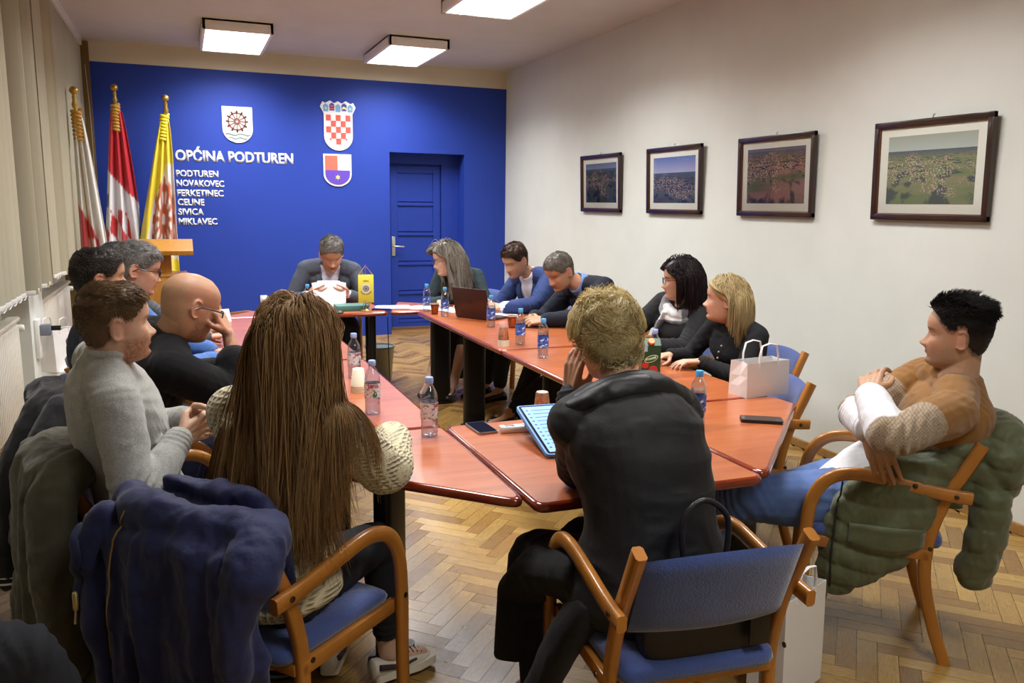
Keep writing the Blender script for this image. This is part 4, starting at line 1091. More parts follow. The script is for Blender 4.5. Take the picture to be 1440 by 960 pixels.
    if S.get('eyes') == 'open':
        for s in (-1, 1):
            e = MB(); e.sphere((0, 0, 0), .0118, 20, 14); cc = npv(g.Mh @ Vector((s*.0305, .0705, .0005)))-g.base
            e.v = [tuple(npv(p)*g.hs+cc) for p in e.v]; me2 = e.mesh('eye'); vv = getv(me2)-cc
            look = g.hfw; q = vv@look/(.0118*g.hs); cl = np.tile([.75, .72, .68], (len(vv), 1)); cl[q > .86] = [lin(70), lin(50), lin(36)]; cl[q > .955] = [.005]*3
            setcol(me2, cl); smooth_all(me2); eo = bpy.data.objects.new('eye', me2); col.objects.link(eo); eo.parent = o; me2.materials.append(mat('eye', C3(255, 255, 255), .12, attr='col', spec=.6))
    return o
def hair_mask(hl, hl_shift=0.0):
    x, y, z = hl[..., 0], hl[..., 1], hl[..., 2]
    line = np.interp(y, [-.11, -.085, -.05, -.028, -.022, .0, .012, .03, .05, .075, .1], [-.080, -.078, -.055, -.03, .028, .030, .012, .015, .036, .066, .078])
    return sstep(z-line-hl_shift, -.004, .006)
def head_grid(g, nz=70, nt=110):
    a = np.linspace(0, 1, nz); zs = -.09+(.1178+.09)*(np.sin(a*PI/2)*.5+a*.5)
    Z, T = np.meshgrid(zs, np.linspace(0, 2*PI, nt, endpoint=False), indexing='ij')
    P = head_pt(Z.ravel(), T.ravel(), g.fem, g.fat).reshape(nz, nt, 3)
    du = np.roll(P, -1, 1)-np.roll(P, 1, 1); dv = np.gradient(P, axis=0); N_ = np.cross(du, dv); N_ /= np.linalg.norm(N_, axis=2, keepdims=True)+1e-9
    cen = P-np.array([0, -.01, 0]); sgn = np.sign((N_*cen).sum(2, keepdims=True)); N_ *= sgn
    N_[-3:] = [0, 0, 1]
    return P, N_
def tufts(P, rad, taper=.25, n=3):
    """P (K,S,3) polylines -> verts, faces"""
    K, S_, _ = P.shape
    T = np.gradient(P, axis=1); T /= np.linalg.norm(T, axis=2, keepdims=True)+1e-9
    ref = np.array([.31, .52, .79]); U = np.cross(T, ref); U /= np.linalg.norm(U, axis=2, keepdims=True)+1e-9; W = np.cross(T, U)
    rad = np.broadcast_to(np.asarray(rad).reshape(-1, 1) if np.ndim(rad) else np.full((K, 1), rad), (K, 1))
    prof = np.interp(np.linspace(0, 1, S_), [0, .1, .6, 1], [.8, 1, .9, taper])[None, :]
    R_ = (rad*prof)[:, :, None]
    V_ = np.stack([P+R_*(math.cos(2*PI*k/n)*U+math.sin(2*PI*k/n)*W) for k in range(n)], 2)   # K,S,n,3
    idx = np.arange(K*S_*n).reshape(K, S_, n)
    a = idx[:, :-1, :]; b = np.roll(idx, -1, 2)[:, :-1, :]; c = np.roll(idx, -1, 2)[:, 1:, :]; d = idx[:, 1:, :]
    F_ = np.stack([a, b, c, d], -1).reshape(-1, 4)
    return V_.reshape(-1, 3), F_
def hair_mat():
    if 'hair' in _M: return _M['hair']
    m = mat('hair', C3(255, 255, 255), .40, attr='col', spec=.4); N = m.node_tree.nodes; L = m.node_tree.links
    tr = N.new('ShaderNodeBsdfTranslucent'); a = N.new('ShaderNodeAttribute'); a.attribute_name = 'col'; L.new(a.outputs['Color'], tr.inputs['Color'])
    mx = N.new('ShaderNodeMixShader'); mx.inputs[0].default_value = .38; L.new(N['Principled BSDF'].outputs[0], mx.inputs[1]); L.new(tr.outputs[0], mx.inputs[2]); L.new(mx.outputs[0], N['Material Output'].inputs[0]); return m
def hair_obj(g, V_, F_, colv, name='hair', parent=None, m=None, world=True):
    me = bpy.data.meshes.new(name)
    if world: V_ = V_-g.base
    me.vertices.add(len(V_)); me.vertices.foreach_set('co', V_.astype(np.float32).ravel())
    me.loops.add(F_.size); me.loops.foreach_set('vertex_index', F_.astype(np.int32).ravel())
    me.polygons.add(len(F_)); me.polygons.foreach_set('loop_start', (np.arange(len(F_))*4).astype(np.int32)); me.polygons.foreach_set('loop_total', np.full(len(F_), 4, np.int32))
    me.update(); me.validate(); setcol(me, colv); smooth_all(me)
    o = bpy.data.objects.new(name, me); col.objects.link(o); o.parent = parent or g.root
    me.materials.append(m or hair_mat()); return o
def short_hair(g, c1, c2, side=.006, top=.022, flow='fwd', n=5200, L=.022, rad=.0011, seed=1, spiky=0, shift=0, recede=0, messy=.35, curl=0, darkroot=.6, maskf=None, fade=.3, fadecol=None):
    r = np.random.default_rng(seed)
    P, N_ = head_grid(g)
    m = hair_mask(P, shift)
    if recede: m = m*(1-sstep(P[..., 1], .02, .05)*sstep(P[..., 2], .03, .07)*recede*sstep(.045-np.abs(P[..., 0]), -.01, .01)*(P[..., 1] > .05))
    if maskf: m = m*maskf(P)
    th = side+(top-side)*sstep(P[..., 2], .035, .095)*sstep(N_[..., 2], .15, .75)
    nz, nt = m.shape
    flat = P.reshape(-1, 3)
    th = th*(.85+.3*vnoise(flat, 60, seed).reshape(nz, nt))
    H = P+N_*((th*.62)*m-.003*(1-m))[..., None]
    # shell
    idx = np.arange(nz*nt).reshape(nz, nt); a = idx[:-1]; b = np.roll(idx, -1, 1)[:-1]; c = np.roll(idx, -1, 1)[1:]; d = idx[1:]
    F_ = np.stack([a, b, c, d], -1).reshape(-1, 4); mm = m.ravel(); F_ = F_[(mm[F_].max(1) > .3)]
    topc = len(H.reshape(-1, 3))
    Vs = H.reshape(-1, 3)
    c1l = np.array([lin(q) for q in c1]); c2l = np.array([lin(q) for q in c2])
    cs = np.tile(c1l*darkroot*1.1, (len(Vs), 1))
    # strands
    w = (m*np.clip(P[..., 2]*0+1, 0, 1)).ravel(); 
    area = np.linalg.norm(np.roll(P, -1, 1)-P, axis=2).ravel()*1.0; w = w*area; w[w < 1e-9] = 0; w /= w.sum()
    pick = r.choice(len(w), n, p=w)
    j = r.normal(0, .0012, (n, 3)); p0 = P.reshape(-1, 3)[pick]+j; n0 = N_.reshape(-1, 3)[pick]; t0 = th.ravel()[pick]
    z = p0[:, 2]; top_ = sstep(z, .03, .08)[:, None]
    dn = np.array([0, -.15, -1.0]); back = np.array([0, -1., -.1]); fwd_ = np.array([0, 1., .1])
    if flow == 'fwd': fl = fwd_*top_+dn*(1-top_)
    elif flow == 'back': fl = back*top_+dn*(1-top_)
    elif flow == 'side': fl = np.array([-.9, .35, .1])*top_+dn*(1-top_)
    elif flow == 'down': fl = np.stack([np.sign(p0[:, 0])*.5+p0[:, 0]*4, -.2+p0[:, 1]*5, -1+0*z], -1)*top_+dn*(1-top_)
    fl = fl+messy*np.stack([vnoise(p0, 45, seed+1), vnoise(p0, 45, seed+2), vnoise(p0, 45, seed+3)], -1)+r.normal(0, .12*messy/.35, (n, 3))
    fl = fl-n0*(fl*n0).sum(1, keepdims=True); fl /= np.linalg.norm(fl, axis=1, keepdims=True)+1e-9
    S_ = 6; Ln = (L*(.6+.6*r.random(n)))*np.clip(t0/top*1.0+.25, .3, 1.2); Ln = Ln*(fade+(1-fade)*sstep(z, .0, .06))
    pts = []; lift = t0/np.maximum(Ln, 1e-4)
    for k in range(S_):
        u = k/(S_-1)
        up_ = (t0*(math.sin(u*PI*.55)*(1.0)))[:, None]*n0*(.75+.5*spiky*u)
        al = fl*(Ln*(u**1.15)*(1-spiky*.55*sstep(z, .04, .09)))[:, None]
        cv = curl*np.stack([np.sin(u*7+p0[:, 1]*90), np.cos(u*6+p0[:, 0]*90), np.sin(u*5+p0[:, 2]*70)], -1)*u*L*.35
        pts.append(p0+up_+al+cv)
    Pp = np.stack(pts, 1)
    cq = Pp-np.array([0, -.010, 0]); ax3 = np.array([.077, .096, .119]); qq = np.sqrt(((cq/ax3)**2).sum(2, keepdims=True))
    lim = 1+(t0*.95)[:, None, None]/.085+.0+spiky*.28*(top_*sstep(n0[:, 2:3], .35, .85))[:, None, :]
    lo = np.sqrt((((p0-np.array([0, -.010, 0]))/ax3)**2).sum(1))[:, None, None]; lim = np.maximum(lim, lo+(t0*.7)[:, None, None]/.085)
    Pp = np.array([0, -.010, 0])+cq*np.minimum(1, lim/np.maximum(qq, 1e-6))
    V2, F2 = tufts(Pp, rad*(.7+.6*r.random(n)))
    tone = np.clip(.5+.5*vnoise(p0, 38, seed+8)+r.normal(0, .22, n), 0, 1)
    cc = c1l[None]*(1-tone[:, None])+c2l[None]*tone[:, None]
    if fadecol:
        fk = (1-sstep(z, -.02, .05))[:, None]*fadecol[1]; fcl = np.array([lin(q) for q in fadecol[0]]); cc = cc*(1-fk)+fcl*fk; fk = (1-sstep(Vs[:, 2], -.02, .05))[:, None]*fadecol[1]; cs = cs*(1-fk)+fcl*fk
    cc = np.repeat(cc, S_*3, axis=0)
    Vall = np.vstack([Vs, V2]); Fall = np.vstack([F_, F2+len(Vs)]); call = np.vstack([cs, cc])
    Mx = np.array(g.Mh); W_ = Vall@Mx[:3, :3].T+Mx[:3, 3]
    return hair_obj(g, W_, Fall, call)
def push_torso(g, p, off, sc=1.0):
    T = TORF if g.fem else TORM
    ax = g.neck-g.pel; L2 = ax@ax
    t = np.clip(((p-g.pel)@ax)/L2, 0, 1.0)
    tt = np.linspace(0, 1, 40); C_ = np.array([g.spine(q) for q in tt]); Rr = np.array([g.fr(q)[1] for q in tt]); Fr = np.array([g.fr(q)[2] for q in tt])
    i = np.clip((t*39).astype(int), 0, 39)
    c = C_[i]; r = Rr[i]; f = Fr[i]; d = p-c; x = (d*r).sum(1); y = (d*f).sum(1)
    w = np.interp(t, T['t'], T['w'])*g.sc+off+.012; fd = np.interp(t, T['t'], T['f'])*g.sc+off+.012; bd = np.interp(t, T['t'], T['b'])*g.sc+off+.012
    dd = np.where(y > 0, fd, bd); q = np.sqrt((x/w)**2+(y/dd)**2)+1e-9
    ins = (q < 1) & (((p-g.pel)@ax)/L2 < 1.03) & (((p-g.pel)@ax)/L2 > -.05)
    k = np.where(ins, 1/q, 1.0); k = np.minimum(k, 2.2)
    p = c+r*(x*k)[:, None]+f*(y*k)[:, None]+(d-r*x[:, None]-f*y[:, None])
    for s in 'RL':       # shoulders / upper arms
        a, b = g.sh[s], g.el[s]; ab = b-a; u = np.clip(((p-a)@ab)/(ab@ab), 0, 1); q = a+u[:, None]*ab; e = p-q; R_ = (.055 if g.fem else .06)+off+.012
        dl = np.linalg.norm(e, axis=1)+1e-9; kk = np.where(dl < R_, R_/dl, 1); p = q+e*kk[:, None]
    return p
def long_hair(g, c1, c2, L=.6, n=3200, seed=1, rad=.0016, part=0.0, vol=.018, wavy=.0, Lvar=.12, ds=.014, shoulder=True, face_open=.045, shellt=.010, tips=.3, clump=.5, back=.25, grav=.35, sideL=None, layers=.02, drift=(0, 0, 0), yf=.2, wide=.30):
    r = np.random.default_rng(seed)
    P, N_ = head_grid(g); m = hair_mask(P)
    nz, nt = m.shape; area = np.linalg.norm(np.roll(P, -1, 1)-P, axis=2).ravel(); w = m.ravel()*area*(.35+sstep(P[..., 2].ravel(), -.02, .09)); w /= w.sum()
    pick = r.choice(len(w), n, p=w); p = P.reshape(-1, 3)[pick]+r.normal(0, .0015, (n, 3)); n0 = N_.reshape(-1, 3)[pick]
    Mx = np.array(g.Mh); R3 = Mx[:3, :3]; O = Mx[:3, 3]
    off = vol*r.random(n)**.7
    dx = np.where(p[:, 0] > part, 1.0, -1.0)
    d = np.stack([dx*(.9-.3*sstep(-p[:, 1], 0, .08)), -.55-.8*sstep(-p[:, 1], -.03, .06), -.15+0*dx], -1)
    d = d+n0*.25; d /= np.linalg.norm(d, axis=1, keepdims=True)
    Lx = L*(1-Lvar*r.random(n)*(1+.6*vnoise(p, 30, seed+4)))
    if sideL is not None: Lx = Lx*np.where(p[:, 1] > .0, sideL, 1)
    S_ = int(L/ds)+1; pts = [p@R3.T+O]; dw = d@R3.T/g.hs
    g_ = unit(np.array([0, 0, -1.0])+npv(drift)); pid = r.random(n)*6.28
    cl = np.stack([vnoise(p, 55, seed+11), vnoise(p, 55, seed+12), vnoise(p, 55, seed+13)], -1)
    for k in range(1, S_):
        step = (Lx/(S_-1))[:, None]
        x = pts[-1]
        dw = dw*(1-grav)+g_*grav
        if k < 6: dw = dw+0
        wv = wavy*np.stack([np.sin(k*ds*42+cl[:, 0]*5), np.cos(k*ds*42+cl[:, 1]*5), 0*pid], -1)
        dwn = dw+wv+clump*.12*cl; dwn /= np.linalg.norm(dwn, axis=1, keepdims=True)
        x = x+dwn*step
        # head collision (local ellipsoid)
        h = (x-O)@np.linalg.inv(R3).T; c = h-np.array([0, -.010, .0]); rad3 = np.array([.080, .098, .122])[None]+off[:, None]+.004
        rad3 = rad3*np.ones((n, 1)); q = np.sqrt(((c/rad3)**2).sum(1))+1e-9
        lowz = h[:, 2] < -.02
        kk = np.where(q < 1, 1/q, 1.0); kk = np.where(lowz & (q < 1), np.minimum(kk, 1.02+.0*q), kk)
        c2_ = c*kk[:, None]; h = c2_+np.array([0, -.010, .0])
        # keep the face open
        fz = (h[:, 1] > face_open) & (h[:, 2] < .075); sx = np.where(dx > 0, 1, -1)
        tgt = .068+off*.8
        push = fz & (np.abs(h[:, 0]) < tgt); h[:, 0] = np.where(push, sx*tgt, h[:, 0])
        yl = yf+.10*sstep(h[:, 2], .02, .09); ob = (h[:, 2] > -.16) & (h[:, 1] > yl); h[:, 1] = np.where(ob, h[:, 1]*.35+yl*.65, h[:, 1])
        # hair behind stays around the neck, not through it
        nk = (h[:, 2] < -.06) & (h[:, 2] > -.2); rr = np.sqrt(h[:, 0]**2+(h[:, 1]+.02)**2)+1e-9; rn = .066+off
        kk = np.where(nk & (rr < rn), rn/rr, 1); h[:, 0] *= kk; h[:, 1] = (h[:, 1]+.02)*kk-.02
        x = h@R3.T+O
        if shoulder: x = push_torso(g, x, off*.9+.004)
        dw = (x-pts[-1])/step/1.0; dw /= np.linalg.norm(dw, axis=1, keepdims=True)+1e-9
        pts.append(x)
    Pp = np.stack(pts, 1)
    # light smoothing along strands
    hdist = np.linalg.norm(Pp[:, :, :2]-g.neck[:2], axis=2).max(1); keep = hdist < wide; Pp = Pp[keep]; p = p[keep]; n = len(p)
    for _ in range(2): Pp[:, 1:-1] = Pp[:, 1:-1]*.5+(Pp[:, :-2]+Pp[:, 2:])*.25
    V2, F2 = tufts(Pp, rad*(.7+.6*r.random(n)), taper=tips)
    c1l = np.array([lin(q) for q in c1]); c2l = np.array([lin(q) for q in c2])
    tone = np.clip(.5+.55*vnoise(p, 42, seed+8)+r.normal(0, .2, n), 0, 1); cc = c1l[None]*(1-tone[:, None])+c2l[None]*tone[:, None]; cc = np.repeat(cc, S_*3, axis=0)
    H = P+N_*(shellt*m-.003*(1-m))[..., None]
    idx = np.arange(nz*nt).reshape(nz, nt); a = idx[:-1]; b = np.roll(idx, -1, 1)[:-1]; c = np.roll(idx, -1, 1)[1:]; d_ = idx[1:]
    F_ = np.stack([a, b, c, d_], -1).reshape(-1, 4); mm = m.ravel(); F_ = F_[(mm[F_].max(1) > .3)]
    Vs = H.reshape(-1, 3)@R3.T+O
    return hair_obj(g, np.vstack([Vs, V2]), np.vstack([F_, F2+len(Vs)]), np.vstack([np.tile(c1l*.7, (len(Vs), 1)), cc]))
# ---- clothes
def top_mb(g, inf=.012, t0=-.12, hem=.0, sl=(1.93, 1.93), sinf=None, cuffs=True, collar=None, trap=True, belly=0):
    mb = MB(); S = g.S; sinf = inf if sinf is None else sinf
    mb.loft(torso_rings(g, inf, t0, .985, hem=hem))
    c, r, f, tn = g.fr(1.0); k = g.sc*(.86 if g.fem else 1.0)
    for i, s in enumerate('RL'):
        mb.tube([g.neck-tn*.035, g.neck*.5+g.sh[s]*.5+tn*.006, g.sh[s]], [.052*k+inf*.5, .050*k+inf, .054*k+inf], n=18, caps='round')
        limb(mb, g.sh[s], g.el[s], g.wr[s], ARM_T, ARM_R, inf=sinf, t1=sl[i], k=k*1.0, widen=S.get('swiden', 0))
        if cuffs and sl[i] > 1.6:
            a = g.el[s]+(g.wr[s]-g.el[s])*(sl[i]-1-.10); b = g.el[s]+(g.wr[s]-g.el[s])*(sl[i]-1+.02)
            mb.tube([a, b], [.034*k+sinf*.9, .031*k+sinf*.8], n=18)
    if collar:
        q = collar; u = unit(npv(g.Mh @ Vector((0, -.03, -.07)))-g.neck); 
        for h_ in np.linspace(0, q.get('h', .03), 4):
            ring = []
            cen = g.neck+u*(h_-.006)+g.sf*.004
            rr = (q.get('r', .066)-h_*.25)*(1 if not g.fem else .86)*(1+.15*g.fat)
            for j in range(25):
                a = 2*PI*j/24; ring.append(cen+r*rr*math.cos(a)+(f*rr*1.0)*math.sin(a)-u*.018*max(0, math.sin(a)))
            mb.tube(ring, .0085, n=8, caps=False)
    return mb
def pants_mb(g, inf=.010, an=1.86, k=1.0, widen=.0, tt=.16):
    mb = MB(); mb.loft(torso_rings(g, inf, -.16, tt))
    for s in 'RL':
        limb(mb, g.hp[s], g.kn[s], g.an[s], LEG_T, LEG_R, inf=inf, t1=an, k=g.sc*k*(.95 if g.fem else 1), widen=widen)
    c, r, f, tn = g.fr(0); mb.tube([g.hp['R']-f*.03, g.hp['L']-f*.03], .11*g.sc, caps='round')
    return mb
def shoe(g, s, m, name='shoe', sole=None, k=1.0, heel=0, low=False):
    a = g.an[s]; d = unit(npv(g.S.get('foot'+s, g.hf))*np.array([1, 1, 0])); r = np.cross(d, [0, 0, 1.]); mb = MB(); rings = []
    z0 = a[2]-.085*g.sc; L = .27*g.sc*k*(.9 if g.fem else 1)
    for t, w, h in ((0, .018, .05), (.04, .030, .075), (.14, .036, .095 if not low else .07), (.28, .036, .09 if not low else .06), (.42, .040, .070), (.6, .047, .052), (.78, .046, .042), (.92, .034, .034), (1.0, .012, .022)):
        cen = a+d*(t*L-.07); rg = []
        for j in range(16):
            an_ = 2*PI*j/16; x = w*math.cos(an_); zz = math.sin(an_)
            z = z0+(h*.5+h*.5*zz)+ (heel*max(0, 1-t*1.6))
            rg.append((cen[0]+r[0]*x, cen[1]+r[1]*x, max(z, z0+.0)))
        rings.append(rg)
    mb.loft(rings); me = remesh(mb, .006, 2); fix(me, g.base); smooth_all(me)
    o = bpy.data.objects.new(name, me); col.objects.link(o); o.parent = g.root; me.materials.append(m)
    if sole:
        P = [(cen_x, y_) for cen_x, y_ in ((-.03, -.065), (.03, -.065), (.038, .02), (.05, .11), (.04, .19), (0, .215), (-.04, .19), (-.05, .11), (-.038, .02))]
        P = round_poly([(x, y*L/.27) for x, y in P], .02, 3)
        Mx = Matrix(((r[0], d[0], 0, a[0]-g.base[0]), (r[1], d[1], 0, a[1]-g.base[1]), (0, 0, 1, z0-g.base[2]-.004), (0, 0, 0, 1)))
        MB().prism(P, 0, .028, M=Mx).build('sole', sole, o, smooth=False)
    return o
def glasses(g, m, r=.021, rect=False, thin=.0014, lens=True):
    mb = MB(); Mx = g.Mh; y = .098; zc = .002
    for s in (-1, 1):
        P = []
        for k in range(25):
            a = 2*PI*k/24; cx_ = abs(math.cos(a))**(.6 if rect else 1)*math.copysign(1, math.cos(a)); sz = abs(math.sin(a))**(.6 if rect else 1)*math.copysign(1, math.sin(a))
            xx = s*.033+cx_*(r*1.15); P.append(npv(Mx @ Vector((xx, y-.22*abs(xx)**1.5*1.0, zc+sz*r*(.72 if rect else .95))))-g.base)
        mb.tube(P, thin, n=6, caps=False)
        mb.tube([npv(Mx @ Vector((s*.056, y-.004, zc+.008)))-g.base, npv(Mx @ Vector((s*.077, .06, zc+.007)))-g.base, npv(Mx @ Vector((s*.0815, .0, zc+.006)))-g.base, npv(Mx @ Vector((s*.080, -.022, zc-.008)))-g.base], thin*1.1, n=6)
    mb.tube([npv(Mx @ Vector((-.011, y+.0, zc+.004)))-g.base, npv(Mx @ Vector((0, y+.003, zc+.007)))-g.base, npv(Mx @ Vector((.011, y, zc+.004)))-g.base], thin, n=6)
    return mb.build('glasses', m, g.root)
def start(S):
    g = setup(S); g.base = np.array([g.pel[0], g.pel[1], 0.0]); return g
M_BLK = mat('black_shoe_leather', C3(20, 19, 20), .3)
# ================================================================ WHO SITS WHERE
SPECS = {}
SPECS['A'] = dict(label='bearded man in a grey sweater seated at the left with clasped hands', pel=(-.15, 2.76, .55), neck=(-.235, 2.63, 1.135), head=(-.195, 2.60, 1.240), hip=8, sh=12, face=(.95, .28, .04), hs=.98, sc=1.0,
    armR=((-.04, 2.55, .90), (-.15, 2.2, .5)), armL=((-.02, 2.67, .92), (-.2, 3.1, .6)), legR=((.12, 2.62, .09),), legL=((.14, 2.80, .09),),
    handR=((.75, .55, .18), (-.3, .9, .0), dict(curl=.55, thumb=.5)), handL=((.8, -.5, .1), (-.4, -.9, 0), dict(curl=.6, thumb=.5)), skin='fair', beard=((138, 84, 50), .85), stub=((120, 88, 62), .5), browc=(96, 66, 44), bulge=.03, fat=.0)
SPECS['B'] = dict(label='bald bearded man in black resting his cheek on his fist', pel=(-.22, 3.48, .55), neck=(-.08, 3.40, 1.07), head=(.01, 3.38, 1.19), hip=10, sh=18, face=(.86, .42, -.36), hs=1.12,
    armR=((.145, 3.36, 1.08), (.5, 3.2, .4)), armL=((.14, 3.56, .90), (.05, 3.95, .5)), legR=((.18, 3.3, .09),), legL=((.18, 3.55, .09),),
    handR=((-.35, .2, .9), (-.75, .35, -.2), dict(curl=.95, thumb=.4)), handL=((.3, -.75, .25), (-.8, -.2, .2), dict(curl=.6)), skin='tan', beard=((70, 50, 42), .6), stub=((150, 110, 84), .35), bulge=.10, fat=.5)
SPECS['C'] = dict(label='man with short dark hair seated between the blinds and the grey sweater man', pel=(-.24, 4.04, .55), neck=(-.365, 3.86, 1.09), head=(-.335, 3.83, 1.268), hip=5, sh=5, face=(.96, .25, .04), hs=1.04,
    armR=((.0, 3.75, .80), (-.3, 3.4, .6)), armL=((.0, 4.0, .80), (-.3, 4.4, .6)), legR=((.0, 3.95, .09),), legL=((.0, 4.15, .09),),
    handR=((.9, .4, 0), (0, 0, -1)), handL=((.9, -.4, 0), (0, 0, -1)), skin='tan', browc=(50, 40, 34))
SPECS['D'] = dict(label='man with short grey hair and dark glasses in a blue shirt', pel=(-.27, 4.62, .54), neck=(-.29, 4.46, 1.09), head=(-.225, 4.45, 1.258), hip=5, sh=5, face=(.97, .12, -.22), hs=1.10,
    armR=((.12, 4.35, .80), (-.2, 3.9, .5)), armL=((.12, 4.6, .80), (-.2, 5., .5)), legR=((.05, 4.5, .09),), legL=((.05, 4.75, .09),),
    handR=((.9, .4, 0), (0, 0, -1)), handL=((.9, -.4, 0), (0, 0, -1)), skin='ruddy', browc=(130, 120, 110))
SPECS['E'] = dict(label='grey-haired man mostly hidden behind the man with dark glasses', pel=(-.34, 5.35, .55), neck=(-.38, 5.22, 1.05), head=(-.345, 5.20, 1.215), hip=0, sh=0, face=(.97, .1, -.1), hs=1.1,
    armR=((.1, 5.1, .80), (-.2, 4.7, .5)), armL=((.1, 5.4, .80), (-.2, 5.9, .5)), legR=((.0, 5.2, .09),), legL=((.0, 5.45, .09),),
    handR=((.9, .4, 0), (0, 0, -1)), handL=((.9, -.4, 0), (0, 0, -1)), skin='ruddy', browc=(130, 120, 110))
SPECS['F'] = dict(label='woman with very long brown hair in a cream waffle-knit sweater', fem=1, pel=(.17, 2.26, .55), neck=(.25, 2.28, 1.05), head=(.285, 2.31, 1.205), hip=42, sh=52, face=(.62, .78, -.12), hs=1.0, scale=1.0, shw=1.12,
    armR=((.60, 2.52, .84), (.85, 2.1, .2)), armL=((.38, 2.62, .76), (.0, 2.6, .6)), legR=((.57, 2.50, .11),), legL=((.40, 2.62, .11),), footR=(.9, .3, 0), footL=(.3, .9, 0),
    handR=((-.1, .95, .1), (-.1, 0, -1), dict(curl=.35)), handL=((.5, .5, -.1), (0, 0, -1)), skin='pale', bulge=.03, fat=.25)
SPECS['G'] = dict(label='woman with short blonde hair in a black hooded jacket, seen from behind', fem=1, pel=(1.17, 1.84, .55), neck=(1.165, 2.05, 1.04), head=(1.17, 2.14, 1.205), hip=84, sh=88, face=(-.05, .95, -.30), hs=1.04, scale=1.06, shw=1.02,
    armR=((1.55, 2.48, .78), (1.7, 2.0, .6)), armL=((1.11, 2.25, 1.02), (1.08, 2.0, .3)), legR=((1.3, 2.3, .09),), legL=((.95, 2.12, .09), (1.0, 2.4, .55)),
    handR=((-.6, .7, 0), (0, 0, -1)), handL=((.05, -.1, .95), (.85, .25, .1), dict(curl=.25, spread=.12)), skin='ruddy', bulge=.13, fat=.55)
SPECS['H'] = dict(scale=1.08, label='man with arms crossed in a brown, patterned and white sweater leaning back', pel=(2.38, 2.26, .52), neck=(2.57, 2.06, 1.0), head=(2.565, 2.08, 1.152), hip=140, sh=150, face=(-.66, .75, .03), hs=1.05,
    armR=((2.17, 2.06, .85), (2.3, 2.7, .7)), armL=((2.24, 2.14, .95), (1.9, 1.8, .80)), legR=((1.85, 3.0, .09), (2.1, 2.9, .9)), legL=((1.72, 2.62, .09), (1.9, 2.5, .9)),
    handR=((.22, -.35, -.9), (.5, .8, .0), dict(curl=.1, spread=.03)), handL=((.45, .45, .35), (.6, .0, -.8), dict(curl=.35, thumb=.3)), skin='tan', beard=((110, 80, 66), .3), stub=((58, 44, 38), .65), browc=(34, 26, 24), bulge=.10, shf=(.05, .07))
SPECS['M1'] = dict(label='grey-haired man in a grey jacket reading papers at the head of the table', pel=(1.17, 7.35, .55), neck=(1.17, 7.14, 1.06), head=(1.165, 7.03, 1.165), hip=-92, sh=-95, face=(-.08, -.86, -.55), hs=1.24, scale=1.1,
    armR=((.955, 6.91, .83), (.75, 7.1, .6)), armL=((1.27, 6.91, .83), (1.6, 7.1, .6)), legR=((1.08, 6.85, .09),), legL=((1.3, 6.85, .09),),
    handR=((.38, -.85, .2), (.8, .3, .3), dict(curl=.5)), handL=((-.38, -.85, .2), (-.8, .3, .3), dict(curl=.5)), skin='ruddy', browc=(150, 140, 130), bulge=.08)
SPECS['M4'] = dict(label='woman with long wavy grey hair in a dark green dress writing at the table', fem=1, pel=(2.36, 6.98, .54), neck=(2.20, 6.76, 1.02), head=(2.08, 6.68, 1.13), hip=-140, sh=-125, face=(-.96, -.05, -.22), hs=1.15, scale=1.08,
    armR=((1.99, 6.55, .79), (1.9, 6.9, .6)), armL=((2.20, 6.42, .79), (2.6, 6.6, .6)), legR=((1.84, 6.42, .12), (1.9, 6.5, .6)), legL=((2.02, 6.30, .12), (2.1, 6.3, .6)),
    handR=((-.2, -.9, 0), (0, 0, -1), dict(curl=.5)), handL=((-.8, -.4, 0), (0, 0, -1), dict(curl=.4)), skin='fair', browc=(120, 100, 90), footR=(-.6, -.8, 0), footL=(-.5, -.8, 0))
SPECS['M2'] = dict(label='young man in a blue blazer and white shirt looking down at his hands', pel=(2.90, 6.28, .55), neck=(2.66, 6.22, 1.03), head=(2.51, 6.17, 1.145), hip=180, sh=-155, face=(-.85, -.38, -.42), hs=1.13, scale=1.06,
    armR=((2.30, 6.25, .80), (2.5, 6.6, .6)), armL=((2.33, 6.02, .79), (2.8, 5.6, .6)), legR=((2.3, 6.3, .09),), legL=((2.35, 6.1, .09),),
    handR=((-.6, -.5, .1), (.3, -.4, -.6), dict(curl=.5)), handL=((-.7, .35, .1), (.2, .4, -.7), dict(curl=.5)), skin='tan', beard=((120, 84, 66), .3), browc=(70, 50, 38))
SPECS['M3'] = dict(label='older man in a navy sweater over a light blue collar, bent over his phone', pel=(2.95, 5.42, .55), neck=(2.72, 5.40, 1.02), head=(2.56, 5.42, 1.115), hip=180, sh=-165, face=(-.86, -.25, -.5), hs=1.15, scale=1.08,
    armR=((2.36, 5.42, .79), (2.5, 5.8, .6)), armL=((2.36, 5.24, .79), (2.7, 4.8, .6)), legR=((2.25, 5.5, .09),), legL=((2.05, 5.25, .09), (2.3, 5.2, .6)),
    handR=((-.75, -.5, .0), (.3, -.4, -.6), dict(curl=.6)), handL=((-.9, .15, .0), (.2, .5, -.7), dict(curl=.65)), skin='tan', browc=(120, 110, 100), bulge=.12, fat=.3)
